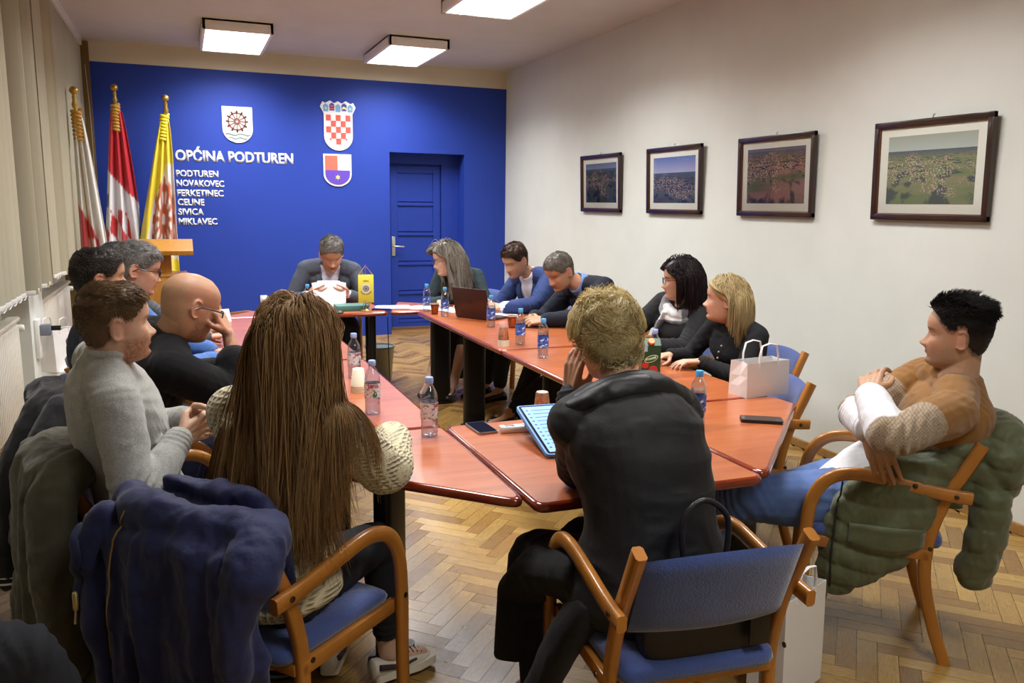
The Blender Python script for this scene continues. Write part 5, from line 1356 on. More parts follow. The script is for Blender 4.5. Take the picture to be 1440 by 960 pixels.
SPECS['M5'] = dict(label='woman with a dark bob and glasses wearing a grey and white scarf', fem=1, pel=(2.92, 4.44, .54), neck=(2.90, 4.32, 1.0), head=(2.87, 4.31, 1.145), hip=180, sh=-165, face=(-.88, .42, -.06), hs=1.08, scale=1.0, shw=1.15,
    armR=((2.50, 4.40, .80), (2.7, 4.8, .6)), armL=((2.55, 4.15, .78), (2.85, 3.9, .5)), legR=((2.3, 4.5, .09),), legL=((2.3, 4.25, .09),),
    handR=((-.9, -.3, 0), (0, 0, -1)), handL=((-.9, .3, 0), (0, 0, -1)), skin='fair', browc=(50, 34, 30), fat=.3)
SPECS['M6'] = dict(label='woman with a blonde bob in a black cardigan looking left', fem=1, pel=(2.86, 3.70, .54), neck=(2.77, 3.62, .985), head=(2.71, 3.63, 1.105), hip=178, sh=-170, face=(-.76, .65, .03), hs=1.06, scale=.98,
    armR=((2.47, 3.78, .79), (2.7, 4.1, .5)), armL=((2.53, 3.58, .785), (2.86, 3.25, .6)), legR=((2.3, 3.8, .09),), legL=((2.3, 3.6, .09),),
    handR=((-.9, -.2, 0), (0, 0, -1)), handL=((-.9, .3, 0), (0, 0, -1), dict(curl=.3)), skin='fair', browc=(110, 84, 60))
SPECS['K'] = dict(label='person in dark trousers, only a knee showing in the bottom left corner', pel=(-.80, 1.72, .57), neck=(-.90, 1.6, 1.1), head=(-.9, 1.6, 1.27), hip=30, sh=30, face=(.7, .7, 0), hs=1.0,
    armR=((-.5, 1.45, .70), (-.8, 1.0, .5)), armL=((-.6, 1.75, .70), (-.9, 1.9, .5)), legR=((-.24, 1.84, .24), (-.2, 2.1, 1.2)), legL=((-.35, 1.9, .09), (-.4, 1.9, .8)),
    handR=((.8, .5, -.1), (0, 0, -1)), handL=((.8, .5, -.1), (0, 0, -1)), skin='fair')
# ================================================================ BUILD THE PEOPLE
def waffle(name, color, k=150, d=.004, rr=(1, 0, 0)):
    m = mat(name, color, .9, noise=.08, nscale=30, sheen=.3, spec=.2); N = m.node_tree.nodes; L = m.node_tree.links; b = N['Principled BSDF']
    tc = N.new('ShaderNodeTexCoord'); dv = N.new('ShaderNodeVectorMath'); dv.operation = 'DOT_PRODUCT'; dv.inputs[1].default_value = rr; L.new(tc.outputs['Object'], dv.inputs[0])
    sp = N.new('ShaderNodeSeparateXYZ'); L.new(tc.outputs['Object'], sp.inputs[0])
    def sn(x, kk):
        a = N.new('ShaderNodeMath'); a.operation = 'MULTIPLY'; a.inputs[1].default_value = kk; L.new(x, a.inputs[0]); s_ = N.new('ShaderNodeMath'); s_.operation = 'SINE'; L.new(a.outputs[0], s_.inputs[0]); return s_.outputs[0]
    p = N.new('ShaderNodeMath'); p.operation = 'MAXIMUM'; L.new(sn(dv.outputs['Value'], k*2.4), p.inputs[0]); L.new(sn(sp.outputs['Z'], k*3.0), p.inputs[1])
    bp = N.new('ShaderNodeBump'); bp.inputs['Strength'].default_value = .9; bp.inputs['Distance'].default_value = d; L.new(p.outputs[0], bp.inputs['Height']); L.new(bp.outputs['Normal'], b.inputs['Normal'])
    mr = N.new('ShaderNodeMapRange'); mr.inputs['From Min'].default_value = -1; mr.inputs['From Max'].default_value = .6; mr.inputs['To Min'].default_value = .62; mr.inputs['To Max'].default_value = 1.0; L.new(p.outputs[0], mr.inputs['Value'])
    mx = N.new('ShaderNodeMix'); mx.data_type = 'RGBA'; mx.blend_type = 'MULTIPLY'; mx.inputs['Factor'].default_value = 1; mx.inputs['A'].default_value = color; L.new(mr.outputs[0], mx.inputs['B']); L.new(mx.outputs['Result'], b.inputs['Base Color'])
    return m
def elb(g, amp=.005):
    def f(me):
        for s in 'RL':
            foldlines(me, g.el[s], g.wr[s]-g.sh[s], .10, amp, 34, 1); foldlines(me, g.wr[s], g.wr[s]-g.el[s], .06, amp*.6, 50, 2)
            foldlines(me, g.sh[s]*.6+g.spine(.62)*.4, g.el[s]-g.sh[s]+np.array([.01, 0, 0]), .10, amp*.8, 22, 3)
    return f
def kne(g, amp=.005):
    def f(me):
        for s in 'RL':
            foldlines(me, g.kn[s], g.an[s]-g.hp[s], .10, amp, 30, 1); foldlines(me, g.hp[s], g.kn[s]-g.hp[s], .13, amp, 22, 2); foldlines(me, g.an[s], (0, 0, 1), .12, amp, 30, 3)
    return f
J_DARK = mat('dark_trousers', C3(20, 21, 27), .85, noise=.1, nscale=12, bump=.12, bscale=300)
J_NAVY = mat('navy_jeans', C3(30, 40, 66), .85, noise=.12, nscale=14, bump=.15, bscale=300)
J_BLACK = mat('black_cloth', C3(13, 13, 15), .85, noise=.1, nscale=10, bump=.12, bscale=240, sheen=.04)
J_BLUE = mat('blue_denim', C3(82, 108, 160), .85, noise=.28, nscale=6, bump=.25, bscale=420, sheen=.2)
def basic(key, topname, topm, pm=J_DARK, inf=.013, vox=.0055, cv=.008, collar=None, wr=None, shoes=True, pinf=.012, **kw):
    S = SPECS[key]; g = start(S); body(g, vox)
    if topname:
        piece(g, topname, top_mb(g, inf, collar=collar, **kw), cv, topm, 3, wr or dict(amp=.004, scale=9, seed=hash(key) % 50), post=elb(g))
    piece(g, 'trousers', pants_mb(g, pinf), cv+.001, pm, 3, dict(amp=.004, scale=8, seed=5), post=kne(g))
    if shoes:
        for s in 'RL': shoe(g, s, M_BLK)
    return g
# A -- grey sweater
M_GREY = mat('grey_knit', C3(158, 158, 152), .95, noise=.16, nscale=160, bump=.35, bscale=420, sheen=.4, spec=.15)
SPECS['A']['swiden'] = .004
gA = basic('A', 'sweater', M_GREY, J_NAVY, inf=.014, vox=.0038, cv=.006, collar=dict(h=.065, r=.069), wr=dict(amp=.0055, scale=8, seed=4))
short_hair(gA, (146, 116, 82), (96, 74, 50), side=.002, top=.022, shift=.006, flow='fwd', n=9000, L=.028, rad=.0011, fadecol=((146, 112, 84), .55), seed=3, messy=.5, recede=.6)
# raglan seam on the near shoulder
# B -- black jumper
M_BLK1 = mat('black_jumper', C3(14, 13, 15), .9, noise=.1, nscale=60, bump=.2, bscale=300, sheen=.08, spec=.2)
SPECS['B']['swiden'] = .006
gB = basic('B', 'sweater', M_BLK1, J_NAVY, inf=.026, vox=.0042, cv=.0065, sl=(1.55, 1.8), cuffs=False, collar=dict(h=.012, r=.080), wr=dict(amp=.006, scale=7, seed=14))
glasses(gB, mat('dark_spectacle_frame', C3(26, 26, 34), .3), rect=True, thin=.0028)
ch_ = MB(); c, r, f, tn = gB.fr(1.0)
ch_.tube([gB.neck-gB.base+(r*math.cos(a)+f*math.sin(a))*.075+tn*(.012-.02*max(0, math.sin(a))) for a in np.linspace(0, 2*PI, 40)], .0022, n=6, caps=False); ch_.build('neck_chain', mat('silver_chain', C3(200, 196, 190), .25, metal=1), gB.root)
# C
gC = basic('C', 'jacket', mat('dark_blue_jacket', C3(30, 36, 52), .8, bump=.1), inf=.018, vox=.0055)
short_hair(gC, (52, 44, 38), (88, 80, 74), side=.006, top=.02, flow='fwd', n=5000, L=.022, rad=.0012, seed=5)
# D
M_BSH = mat('blue_shirt', C3(74, 112, 176), .8, noise=.08, nscale=20, bump=.1)
gD = basic('D', 'shirt', M_BSH, inf=.018, vox=.0055, collar=dict(h=.03, r=.072))
c, r, f, tn = gD.fr(1.0)
cb = MB()
for h_ in (.0, .012, .024, .034):
    cb.tube([gD.neck+tn*(h_+.004)+(r*math.cos(a)+f*math.sin(a))*(.073-h_*.1) for a in np.linspace(0, 2*PI, 24)], .009, n=8, caps=False)
piece(gD, 'collar', cb, .005, mat('navy_collar', C3(26, 38, 76), .8), 1)
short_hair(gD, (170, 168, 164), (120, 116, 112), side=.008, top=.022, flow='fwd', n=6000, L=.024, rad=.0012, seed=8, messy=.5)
glasses(gD, mat('dark_spectacle_frame', C3(26, 26, 34), .3), rect=True, thin=.0024)
# E
gE = basic('E', 'jacket', mat('grey_jacket', C3(70, 74, 80), .8), inf=.018, vox=.006)
short_hair(gE, (132, 134, 134), (80, 80, 80), side=.01, top=.024, flow='fwd', n=4000, L=.024, rad=.0014, seed=9, messy=.6)
# F -- long hair, cream waffle sweater
gF = start(SPECS['F']); body(gF, .0038)
rr = gF.fr(.5)[1]
SPECS['F']['swiden'] = .012
piece(gF, 'sweater', top_mb(gF, .026, t0=-.10, hem=.02, sl=(1.96, 1.96), sinf=.026, collar=dict(h=.03, r=.074)), .0065, waffle('cream_waffle_knit', C3(214, 204, 168), rr=tuple(float(q) for q in rr)), 3, dict(amp=.0055, scale=7, seed=21), post=elb(gF, .006))
piece(gF, 'trousers', pants_mb(gF, .008, an=1.80), .007, mat('black_jeans', C3(22, 24, 30), .85, noise=.12, nscale=14, bump=.15, bscale=300), 3, dict(amp=.004, scale=9, seed=6), post=kne(gF, .004))
M_SNK = mat('sneaker_cream', C3(206, 200, 182), .6, noise=.08, nscale=20); M_SOLE = mat('sneaker_sole', C3(226, 220, 200), .6)
for s in 'RL':
    sh_ = shoe(gF, s, M_SNK, 'sneaker', M_SOLE, k=1.0, low=True)
    a = gF.an[s]-gF.base; d = unit(npv(gF.S['foot'+s])*np.array([1, 1, 0])); r = np.cross(d, [0, 0, 1.])
    lb = MB()
    for k in range(5): q = a+d*(.055+.017*k)+np.array([0, 0, -.018-.006*k]); lb.tube([q-r*.020, q+np.array([0, 0, .010]), q+r*.020], .003, n=6)
    lb.build('laces', mat('black_lace', C3(24, 24, 28), .8), sh_)
    sb = MB()
    for sg in (-1, 1): sb.tube([a-d*.05+r*sg*.034+np.array([0, 0, -.030]), a+d*.03+r*sg*.040+np.array([0, 0, -.05]), a+d*.09+r*sg*.040+np.array([0, 0, -.045])], [.010, .008, .004], n=8)
    sb.build('side_stripe', mat('sneaker_stripe', C3(60, 40, 44), .6), sh_)
long_hair(gF, (192, 152, 100), (136, 102, 62), L=.62, n=11000, seed=31, rad=.00115, drift=(.09, -.13, 0), yf=-.02, wide=.28, part=.0, vol=.026, ds=.016, Lvar=.20, clump=1.1, grav=.38, shellt=.012)
# G -- short blonde, black hooded jacket
gG = start(SPECS['G']); body(gG, .0038)
SPECS['G']['swiden'] = .008
M_BJ = mat('black_softshell', C3(14, 14, 15), .7, noise=.08, nscale=14, bump=.1, bscale=200, sheen=.03)
M_BH = mat('black_nylon', C3(17, 17, 18), .5, noise=.08, nscale=14, bump=.08, bscale=80)
piece(gG, 'jacket', top_mb(gG, .028, t0=-.14, hem=.03, sl=(1.95, 1.9), sinf=.014), .0065, M_BJ, 3, dict(amp=.009, scale=6, seed=27, stretch=(1, 1, 1.9)), post=elb(gG, .007))
c, r, f, tn = gG.fr(.99); hd = MB(); N0_ = gG.neck
for (R1, R2, dz, q0, q1, hb_) in ((.100, .085, .030, .016, .020, 0), (.135, .105, .012, .018, .026, .0), (.170, .125, -.012, .016, .028, .0), (.195, .140, -.040, .014, .024, .0)):
    P = [N0_+r*R1*math.cos(a)-f*(R2*math.sin(a)-.03)+tn*(dz-.030*math.sin(a)-.02*abs(math.cos(a))) for a in np.linspace(math.radians(-22), math.radians(202), 22)]
    hd.tube(P, [q0+q1*math.sin(PI*i/21)**.7*.8 for i in range(22)], n=14, caps='round')
piece(gG, 'hood', hd, .006, M_BH, 4, dict(amp=.014, scale=8, seed=77, stretch=(1, 1, 1.8), fine=.002))
sk = pants_mb(gG, .022, an=1.35); 
L0 = gG.hp['L']; K0 = gG.kn['L']
sk.tube([L0+np.array([-.08, -.02, .0]), L0+np.array([-.14, .02, -.12]), L0+np.array([-.19, .05, -.26]), L0+np.array([-.23, .08, -.33])], [.09, .085, .075, .05], n=16, flat=.6)
sk.tube([L0+np.array([-.06, 0, .05]), L0*.4+K0*.6+np.array([-.05, .0, .0]), K0+np.array([-.05, -.05, -.10]), K0+np.array([-.085, -.09, -.30])], [.10, .10, .085, .075], n=16, flat=.8)
sk.tube([gG.hp['R'], gG.kn['R'], gG.kn['R']+np.array([0, -.05, -.25])], [.12, .10, .08], n=16)
sk.tube([(L0+gG.hp['R'])/2+gG.hf*.1, (K0+gG.kn['R'])/2-gG.hf*.06], [.11, .10], n=16)
piece(gG, 'skirt', sk, .008, J_BLACK, 3, dict(amp=.007, scale=7, seed=33, stretch=(1.4, 1.4, .6)))
piece(gG, 'trousers', pants_mb(gG, .008, an=1.92), .008, J_BLACK, 2)
for s in 'RL': shoe(gG, s, M_BLK)
def nape(P): return 1.0
short_hair(gG, (250, 238, 192), (216, 192, 130), side=.026, top=.036, flow='down', n=12000, L=.060, rad=.0013, seed=41, messy=1.5, curl=1.2, darkroot=.92, fade=.85, maskf=lambda P: 1-sstep(P[..., 1], -.045, -.03)*sstep(-P[..., 2], -.030, -.012))
er = MB(); e0 = npv(gG.Mh @ Vector((-.083, -.012, -.043)))-gG.base
er.tube([e0+gG.hfw*.010*math.cos(a)+gG.hu*.010*math.sin(a) for a in np.linspace(0, 2*PI, 20)], .0015, n=6, caps=False); er.build('earring', mat('silver_chain', C3(200, 196, 190), .25, metal=1), gG.root)
rn_ = MB()
# H -- colour block sweater
S = SPECS['H']; gH = start(S); body(gH, .0038); SPECS['H']['swiden'] = .006
CB, CP, CW = [np.array([lin(q) for q in c]) for c in ((138, 96, 46), (156, 136, 112), (222, 222, 224))]
def hcol(v):
    c = np.zeros((len(v), 3)); dmin = np.full(len(v), 9.); par = np.zeros(len(v))
    for s in 'RL':
        for (a, b, o) in ((gH.sh[s], gH.el[s], 0), (gH.el[s], gH.wr[s], 1)):
            ab = b-a; u = np.clip(((v-a)@ab)/(ab@ab), 0, 1); d = np.linalg.norm(v-(a+u[:, None]*ab), axis=1)
            m = (d < .085) & (d < dmin); par = np.where(m, o+u, par); dmin = np.where(m, d, dmin)
    ax = gH.neck-gH.pel; t = ((v-gH.pel)@ax)/(ax@ax)
    arm = (dmin < .085) & ((par > .45) | (t > .75))
    t2 = t+.10*((v-gH.pel)@gH.fr(.5)[1])
    kb = np.where(arm, sstep(par, .40, .43), sstep(-t2, -.60, -.58)); kw = np.where(arm, sstep(par, 1.10, 1.13), sstep(-t2, -.36, -.34))
    chk = (np.sin(v[:, 2]*520)*np.sin((v[:, 0]*.7-v[:, 1]*.7)*520) > 0).astype(float)[:, None]
    pat = CP*(.72+.5*chk); c = CB*(1-kb[:, None])+pat*kb[:, None]; c = c*(1-kw[:, None])+CW*kw[:, None]; return c
M_HS = mat('colour_block_knit', C3(255, 255, 255), .92, attr='col', noise=.06, nscale=120, bump=.3, bscale=360, sheen=.3, spec=.15, stretch=(1, 1, 3))
piece(gH, 'sweater', top_mb(gH, .018, t0=-.06, hem=.02, sl=(1.93, 1.90), collar=dict(h=.012, r=.076)), .0046, M_HS, 4, dict(amp=.005, scale=8, seed=51), hcol, post=elb(gH, .006))
piece(gH, 'jeans', pants_mb(gH, .014, an=1.9, k=1.08), .006, J_BLUE, 3, dict(amp=.006, scale=8, seed=52), post=kne(gH, .007))
for s in 'RL': shoe(gH, s, M_BLK)
short_hair(gH, (26, 22, 22), (48, 42, 40), side=.003, top=.040, shift=.016, fade=.15, fadecol=((86, 66, 56), .6), flow='back', n=9000, L=.036, rad=.0010, seed=53, messy=.7, spiky=.75, darkroot=1.0)
w0 = gH.wr['L']-gH.base; wa = unit(gH.wr['L']-gH.el['L']); u_ = unit(np.cross(wa, [0, 0, 1.])); w_ = np.cross(wa, u_); wb = MB()
for o in (-.008, 0, .008): wb.tube([w0-wa*(.012+o)+(u_*math.cos(a)+w_*math.sin(a))*.0375 for a in np.linspace(0, 2*PI, 28)], .0055, n=8, caps=False)
wb.build('wristwatch', mat('black_plastic', C3(22, 22, 24), .35), gH.root)
# ---------------- far side of the room
def vopen(g, w0=.055, t0=.30, t1=1.05, wtop=.075):
    def f(me):
        v = getv(me); ax = g.neck-g.pel; t = ((v-g.pel)@ax)/(ax@ax)
        tt = np.clip(t, 0, 1); C_ = np.array([g.spine(q) for q in np.linspace(0, 1, 30)]); i = np.clip((tt*29).astype(int), 0, 29)
        Rr = np.array([g.fr(q)[1] for q in np.linspace(0, 1, 30)])[i]; Fr = np.array([g.fr(q)[2] for q in np.linspace(0, 1, 30)])[i]
        d = v-C_[i]; x = (d*Rr).sum(1); y = (d*Fr).sum(1)
        delverts(me, (np.abs(x) < np.interp(t, [t0, t1], [.006, wtop])) & (y > .02) & (t > t0) & (t < 1.2))
    return f
def jacket_over_shirt(g, jm, smat, vox=.007, jt0=.28, wtop=.078, lapel=True):
    piece(g, 'shirt', top_mb(g, .012, collar=dict(h=.03, r=.068)), vox, smat, 2, dict(amp=.003, scale=10, seed=2))
    me = remesh(top_mb(g, .026, t0=-.14, sl=(1.88, 1.88), sinf=.020, cuffs=False), vox, 3); wrinkle(me, .0055, 8, 7); elb(g)(me); vopen(g, t0=jt0, wtop=wtop)(me); fix(me, g.base); smooth_all(me)
    o = bpy.data.objects.new('jacket', me); col.objects.link(o); me.materials.append(jm); o.parent = g.root
    so = o.modifiers.new('t', 'SOLIDIFY'); so.thickness = .004
    for sg in (-1, 1):
        vs = []; 
        for t in np.linspace(jt0+.06, .99, 12):
            c, r, f, tn = g.fr(t); T = TORF if g.fem else TORM
            fd = float(crom(t, T['t'], T['f']))*g.sc+.032; x0 = np.interp(t, [jt0, 1.05], [.006, wtop]); wd = .012+.045*math.sin(PI*min(1, (t-jt0)/(1-jt0))*.75)
            T_w = float(crom(t, T['t'], T['w']))*g.sc+.03
            fy = lambda x: fd*max(.05, (1-min(.98, abs(x)/T_w)**2.35))**(1/2.35)+.004
            vs.append([c+r*sg*x0+f*fy(x0)-g.base, c+r*sg*(x0+wd)+f*(fy(x0+wd)+.004)-g.base])
        n = len(vs); VV = [p for q in vs for p in q]; FF = [(2*i, 2*i+1, 2*i+3, 2*i+2) for i in range(n-1)]
        lo = MB().add(VV, FF).build('lapel', jm, o, angle=180); s2 = lo.modifiers.new('t', 'SOLIDIFY'); s2.thickness = .006
    return o
M_WS = mat('white_shirt', C3(206, 206, 222), .75, bump=.05)
gM1 = start(SPECS['M1']); body(gM1, .0055)
jacket_over_shirt(gM1, mat('grey_blazer', C3(70, 76, 88), .85, noise=.1, nscale=60, bump=.15, bscale=300), M_WS, jt0=.2, wtop=.085)
piece(gM1, 'trousers', pants_mb(gM1, .014), .009, J_NAVY, 2, dict(amp=.005, scale=8, seed=5))
for s in 'RL': shoe(gM1, s, M_BLK)
short_hair(gM1, (150, 146, 140), (112, 106, 100), side=.006, top=.014, flow='side', n=4500, L=.022, rad=.0014, seed=61)
gM2 = start(SPECS['M2']); body(gM2, .0055)
jacket_over_shirt(gM2, mat('blue_blazer', C3(38, 56, 104), .85, noise=.1, nscale=60, bump=.15, bscale=300), mat('white_shirt_b', C3(222, 226, 240), .75), jt0=.25, wtop=.08)
piece(gM2, 'trousers', pants_mb(gM2, .014), .009, J_DARK, 2, dict(amp=.005, scale=8, seed=5))
for s in 'RL': shoe(gM2, s, M_BLK)
short_hair(gM2, (92, 66, 50), (62, 44, 34), side=.008, top=.026, flow='side', n=5500, L=.026, rad=.0013, seed=62, messy=.5)
gM3 = basic('M3', 'sweater', mat('navy_sweater', C3(17, 22, 36), .9, noise=.1, nscale=40, bump=.2), inf=.020, vox=.0055)
c, r, f, tn = gM3.fr(1.0); cb = MB()
for h_ in (.0, .012, .024, .034, .044):
    cb.tube([gM3.neck+tn*(h_+.002)+(r*math.cos(a)+f*math.sin(a))*(.082-h_*.2)-tn*.02*max(0, math.sin(a)) for a in np.linspace(0, 2*PI, 24)], .009, n=8, caps=False)
piece(gM3, 'shirt_collar', cb, .0055, mat('light_blue_collar', C3(116, 146, 200), .8), 1)
short_hair(gM3, (150, 142, 130), (104, 96, 86), side=.005, top=.014, flow='fwd', n=4500, L=.02, rad=.0013, seed=63)
# grey-haired woman
gM4 = start(SPECS['M4']); body(gM4, .0055); M_DG = mat('dark_green_dress', C3(38, 52, 56), .85, noise=.15, nscale=30, bump=.15)
piece(gM4, 'blouse', top_mb(gM4, .016, collar=dict(h=.012, r=.07)), .008, M_DG, 3, dict(amp=.005, scale=9, seed=3), post=elb(gM4))
sk = pants_mb(gM4, .016, an=1.1)
KM = (gM4.kn['L']+gM4.kn['R'])/2
sk.tube([(gM4.hp['L']+gM4.hp['R'])/2, KM, KM+np.array([-.03, -.02, -.16]), KM+np.array([-.05, -.03, -.30])], [.15, .13, .13, .14], n=20)
piece(gM4, 'skirt', sk, .009, mat('black_skirt', C3(22, 24, 28), .85, bump=.1), 3, dict(amp=.009, scale=9, seed=5, stretch=(1.5, 1.5, .5)))
for s in 'RL':
    o = shoe(gM4, s, M_BLK, 'high_heel', low=True, heel=.03); a = gM4.an[s]-gM4.base; d = unit(npv(gM4.S.get('foot'+s, gM4.hf))*np.array([1, 1, 0]))
    MB().tube([a-d*.05-np.array([0, 0, .05]), a-d*.055-np.array([0, 0, a[2]-.004])], [.016, .006], n=10).build('heel', M_BLK, o)
long_hair(gM4, (176, 166, 150), (96, 88, 76), L=.40, n=4200, seed=71, rad=.0019, part=-.01, vol=.024, wavy=.09, clump=1.0, Lvar=.25, shellt=.012, grav=.34, yf=.035)
glasses(gM4, mat('thin_spectacle_frame', C3(90, 80, 80), .3), thin=.0018)
# bobbed women
gM5 = start(SPECS['M5']); body(gM5, .0055)
piece(gM5, 'cardigan', top_mb(gM5, .028, t0=-.14, hem=.02, sinf=.028), .008, J_BLACK, 3, dict(amp=.007, scale=7, seed=4), post=elb(gM5))
piece(gM5, 'trousers', pants_mb(gM5, .012), .009, J_DARK, 2)
for s in 'RL': shoe(gM5, s, M_BLK)
sc_m = MB(); c, r, f, tn = gM5.fr(.97)
def scarf_ring(R1, h, rad, a0, a1, k=20): return [gM5.neck+tn*(h+.012*math.sin(2*a))+(r*1.12*math.cos(a)+f*math.sin(a))*R1-tn*.030*max(0, math.sin(a)) for a in np.linspace(a0, a1, k)]
sc_m.tube(scarf_ring(.095, .012, .03, 0, 2*PI, 28), .034, n=14, caps=True, flat=1.0); sc_m.tube(scarf_ring(.115, -.022, .03, 0, 2*PI, 28), .030, n=14, caps=True)
sc_m.tube([gM5.neck+f*.12+r*.03, gM5.fr(.8)[0]+f*.165+r*.06, gM5.fr(.6)[0]+f*.185+r*.09, gM5.fr(.45)[0]+f*.16+r*.12], [.03, .032, .026, .02], n=12, flat=.5)
rL = gM5.fr(.9)[1]; fL = gM5.fr(.9)[2]
def scol(v):
    d = v-gM5.neck; x = d@rL; y = d@fL; ang = np.degrees(np.arctan2(y, -x))
    W = np.array([lin(q) for q in (222, 222, 220)]); G_ = np.array([lin(q) for q in (120, 122, 128)]); B_2 = np.array([lin(q) for q in (40, 42, 48)])
    c = np.tile(W, (len(v), 1)); m = (ang > -20) & (ang < 48); c[m] = G_*(.85+.3*(np.sin(v[m][:, 2]*400) > 0))[:, None]; m2 = (v[:, 2] < gM5.neck[2]-.10); c[m2] = G_; m3 = (ang > 120); c[m3] = G_; return c
piece(gM5, 'scarf', sc_m, .006, mat('scarf_wool', C3(255, 255, 255), .95, attr='col', bump=.3, bscale=200, sheen=.4), 3, dict(amp=.006, scale=14, seed=8), scol)
long_hair(gM5, (44, 28, 28), (26, 16, 18), L=.225, n=4200, seed=72, rad=.0016, part=-.03, vol=.026, Lvar=.06, shoulder=False, clump=.3, shellt=.014, grav=.42, yf=.035)
glasses(gM5, mat('thin_spectacle_frame', C3(90, 80, 80), .3), thin=.0018)
gM6 = start(SPECS['M6']); body(gM6, .0048)
piece(gM6, 'cardigan', top_mb(gM6, .014, t0=-.12, sinf=.012), .0065, mat('black_cardigan', C3(12, 12, 15), .9, noise=.08, nscale=60, bump=.2), 3, dict(amp=.004, scale=9, seed=6), post=elb(gM6, .004))
bt = MB()
for t in (.42, .52, .62, .72, .8):
    c, r, f, tn = gM6.fr(t); fd = float(crom(t, TORF['t'], TORF['f']))*gM6.sc+.017; q = c+f*fd-gM6.base; bt.sphere(tuple(q), .006, 8, 6)
bt.build('buttons', mat('pearl_button', C3(190, 186, 180), .3), gM6.root)
piece(gM6, 'trousers', pants_mb(gM6, .012), .009, J_DARK, 2)
for s in 'RL': shoe(gM6, s, M_BLK)
long_hair(gM6, (224, 202, 150), (170, 144, 98), L=.20, n=4200, seed=73, rad=.0015, part=.01, vol=.018, Lvar=.08, shoulder=False, clump=.3, shellt=.010, grav=.42, face_open=.020, yf=-.022)
# knee person
gK = basic('K', 'jumper', mat('dark_jumper', C3(30, 40, 54), .9), J_DARK, inf=.018, vox=.007, cv=.01, pinf=.022)
short_hair(gK, (60, 50, 44), (40, 32, 28), n=2500, seed=90)
chair(-.80, 1.62, 30, 'armchair outside the left edge under the person whose knee shows')
# eyes open on those facing sideways with open eyes are modelled with the body
# ================================================================ COATS, BAGS
def chM(x, y, ang): return Matrix.Translation((x, y, 0)) @ Matrix.Rotation(math.radians(ang-90), 4, 'Z')
def xf(mb, M): mb.v = [tuple(M @ Vector(p)) for p in mb.v]; return mb
def slab(mb, zs_, ws, ts, cx, cy, wav=.012, n=48, seed=0, nf=5):
    """hanging cloth slab in chair space; per level z: half width, half thickness, centre x, centre y"""
    rings = []
    for i, z in enumerate(zs_):
        rg = []
        for k in range(n):
            a = 2*PI*k/n; x = ws[i]*math.copysign(abs(math.cos(a))**.7, math.cos(a)); s_ = math.sin(a)
            y = ts[i]*math.copysign(abs(s_)**.8, s_)
            dn = wav*(1-(i/(len(zs_)-1))*-.6)*math.sin(x*nf*14+seed+z*3)*(i/(len(zs_)-1))
            rg.append((cx[i]+x, cy[i]+y+dn, z+.012*math.sin(x*23+seed)))
        rings.append(rg)
    mb.loft(rings[::-1]); return mb
def coat(name, mb, M, vox, m, lab, cat, wr, post=None):
    xf(mb, M); me = remesh(mb, vox, 4); wrinkle(me, **wr); wrinkle(me, .005, 17, wr['seed']+40, (1, 1, .7), .002)
    if post: post(me)
    base = np.array([M.translation.x, M.translation.y, 0]); fix(me, base); smooth_all(me)
    o = bpy.data.objects.new(name, me); col.objects.link(o); o.location = base; me.materials.append(m); tag(o, lab, cat); return o
# navy jacket on chair F
MF = chM(.19, 2.27, 40)
M_NV = mat('navy_shell_fabric', C3(20, 28, 72), .72, noise=.12, nscale=10, bump=.12, bscale=120, sheen=.1)
mb = MB()
zs_ = [.855, .835, .80, .70, .55, .40, .26, .16]; 
slab(mb, zs_, [.16, .215, .235, .245, .25, .26, .27, .265], [.05, .085, .07, .065, .07, .065, .06, .05], [.02]*8, [-.27, -.29, -.335, -.345, -.34, -.335, -.33, -.33], wav=.022, seed=1)
slab(mb, [.88, .80, .66, .55], [.16, .21, .21, .20], [.03, .03, .028, .02], [0]*4, [-.215, -.19, -.15, -.13], seed=4)
mb.tube(sm([(-.20, -.24, .81), (-.225, -.32, .78), (-.22, -.38, .66), (-.20, -.39, .45), (-.20, -.38, .22)], 5), [.04]*6+[.036]*9+[.03]*6, n=14, caps='round')
mb.tube(sm([(.22, -.25, .805), (.265, -.31, .80), (.275, -.37, .72), (.24, -.385, .50), (.20, -.37, .22)], 5), [.055]*6+[.055]*4+[.042]*5+[.034]*6, n=14, caps='round')
mb.tube(sm([(-.19, -.29, .835), (-.10, -.34, .845), (.05, -.34, .845), (.20, -.30, .835)], 5), [.04]*5+[.048]*6+[.045]*5, n=14, caps='round')
mb.tube(sm([(-.235, -.31, .60), (-.215, -.42, .72), (-.17, -.38, .83)], 5), .03, n=12, caps='round')
oN = coat('jacket', mb, MF, .008, M_NV, 'navy blue jacket draped over the chair back in front of the long-haired woman', 'jacket', dict(amp=.018, scale=6.5, seed=12, stretch=(1.2, 1.2, .7), fine=.004))
def place(mbx, M, base): xf(mbx, M); mbx.v = [(p[0]-base[0], p[1]-base[1], p[2]) for p in mbx.v]; return mbx
def surf(o, M, pts, off=.004):
    """drop points given in chair space onto the coat's outside, from behind"""
    from mathutils.bvhtree import BVHTree
    me = o.data; bv = BVHTree.FromPolygons([v.co for v in me.vertices], [tuple(p.vertices) for p in me.polygons]); out = []
    R_ = M.to_3x3(); d = R_ @ Vector((0, 1, 0)); b = o.location
    for (x, y, z) in pts:
        q = M @ Vector((x, y, z))-Vector(b); h = bv.ray_cast(q-d*1.0, d)
        out.append(tuple(h[0]-d*off) if h[0] is not None else tuple(q))
    return out
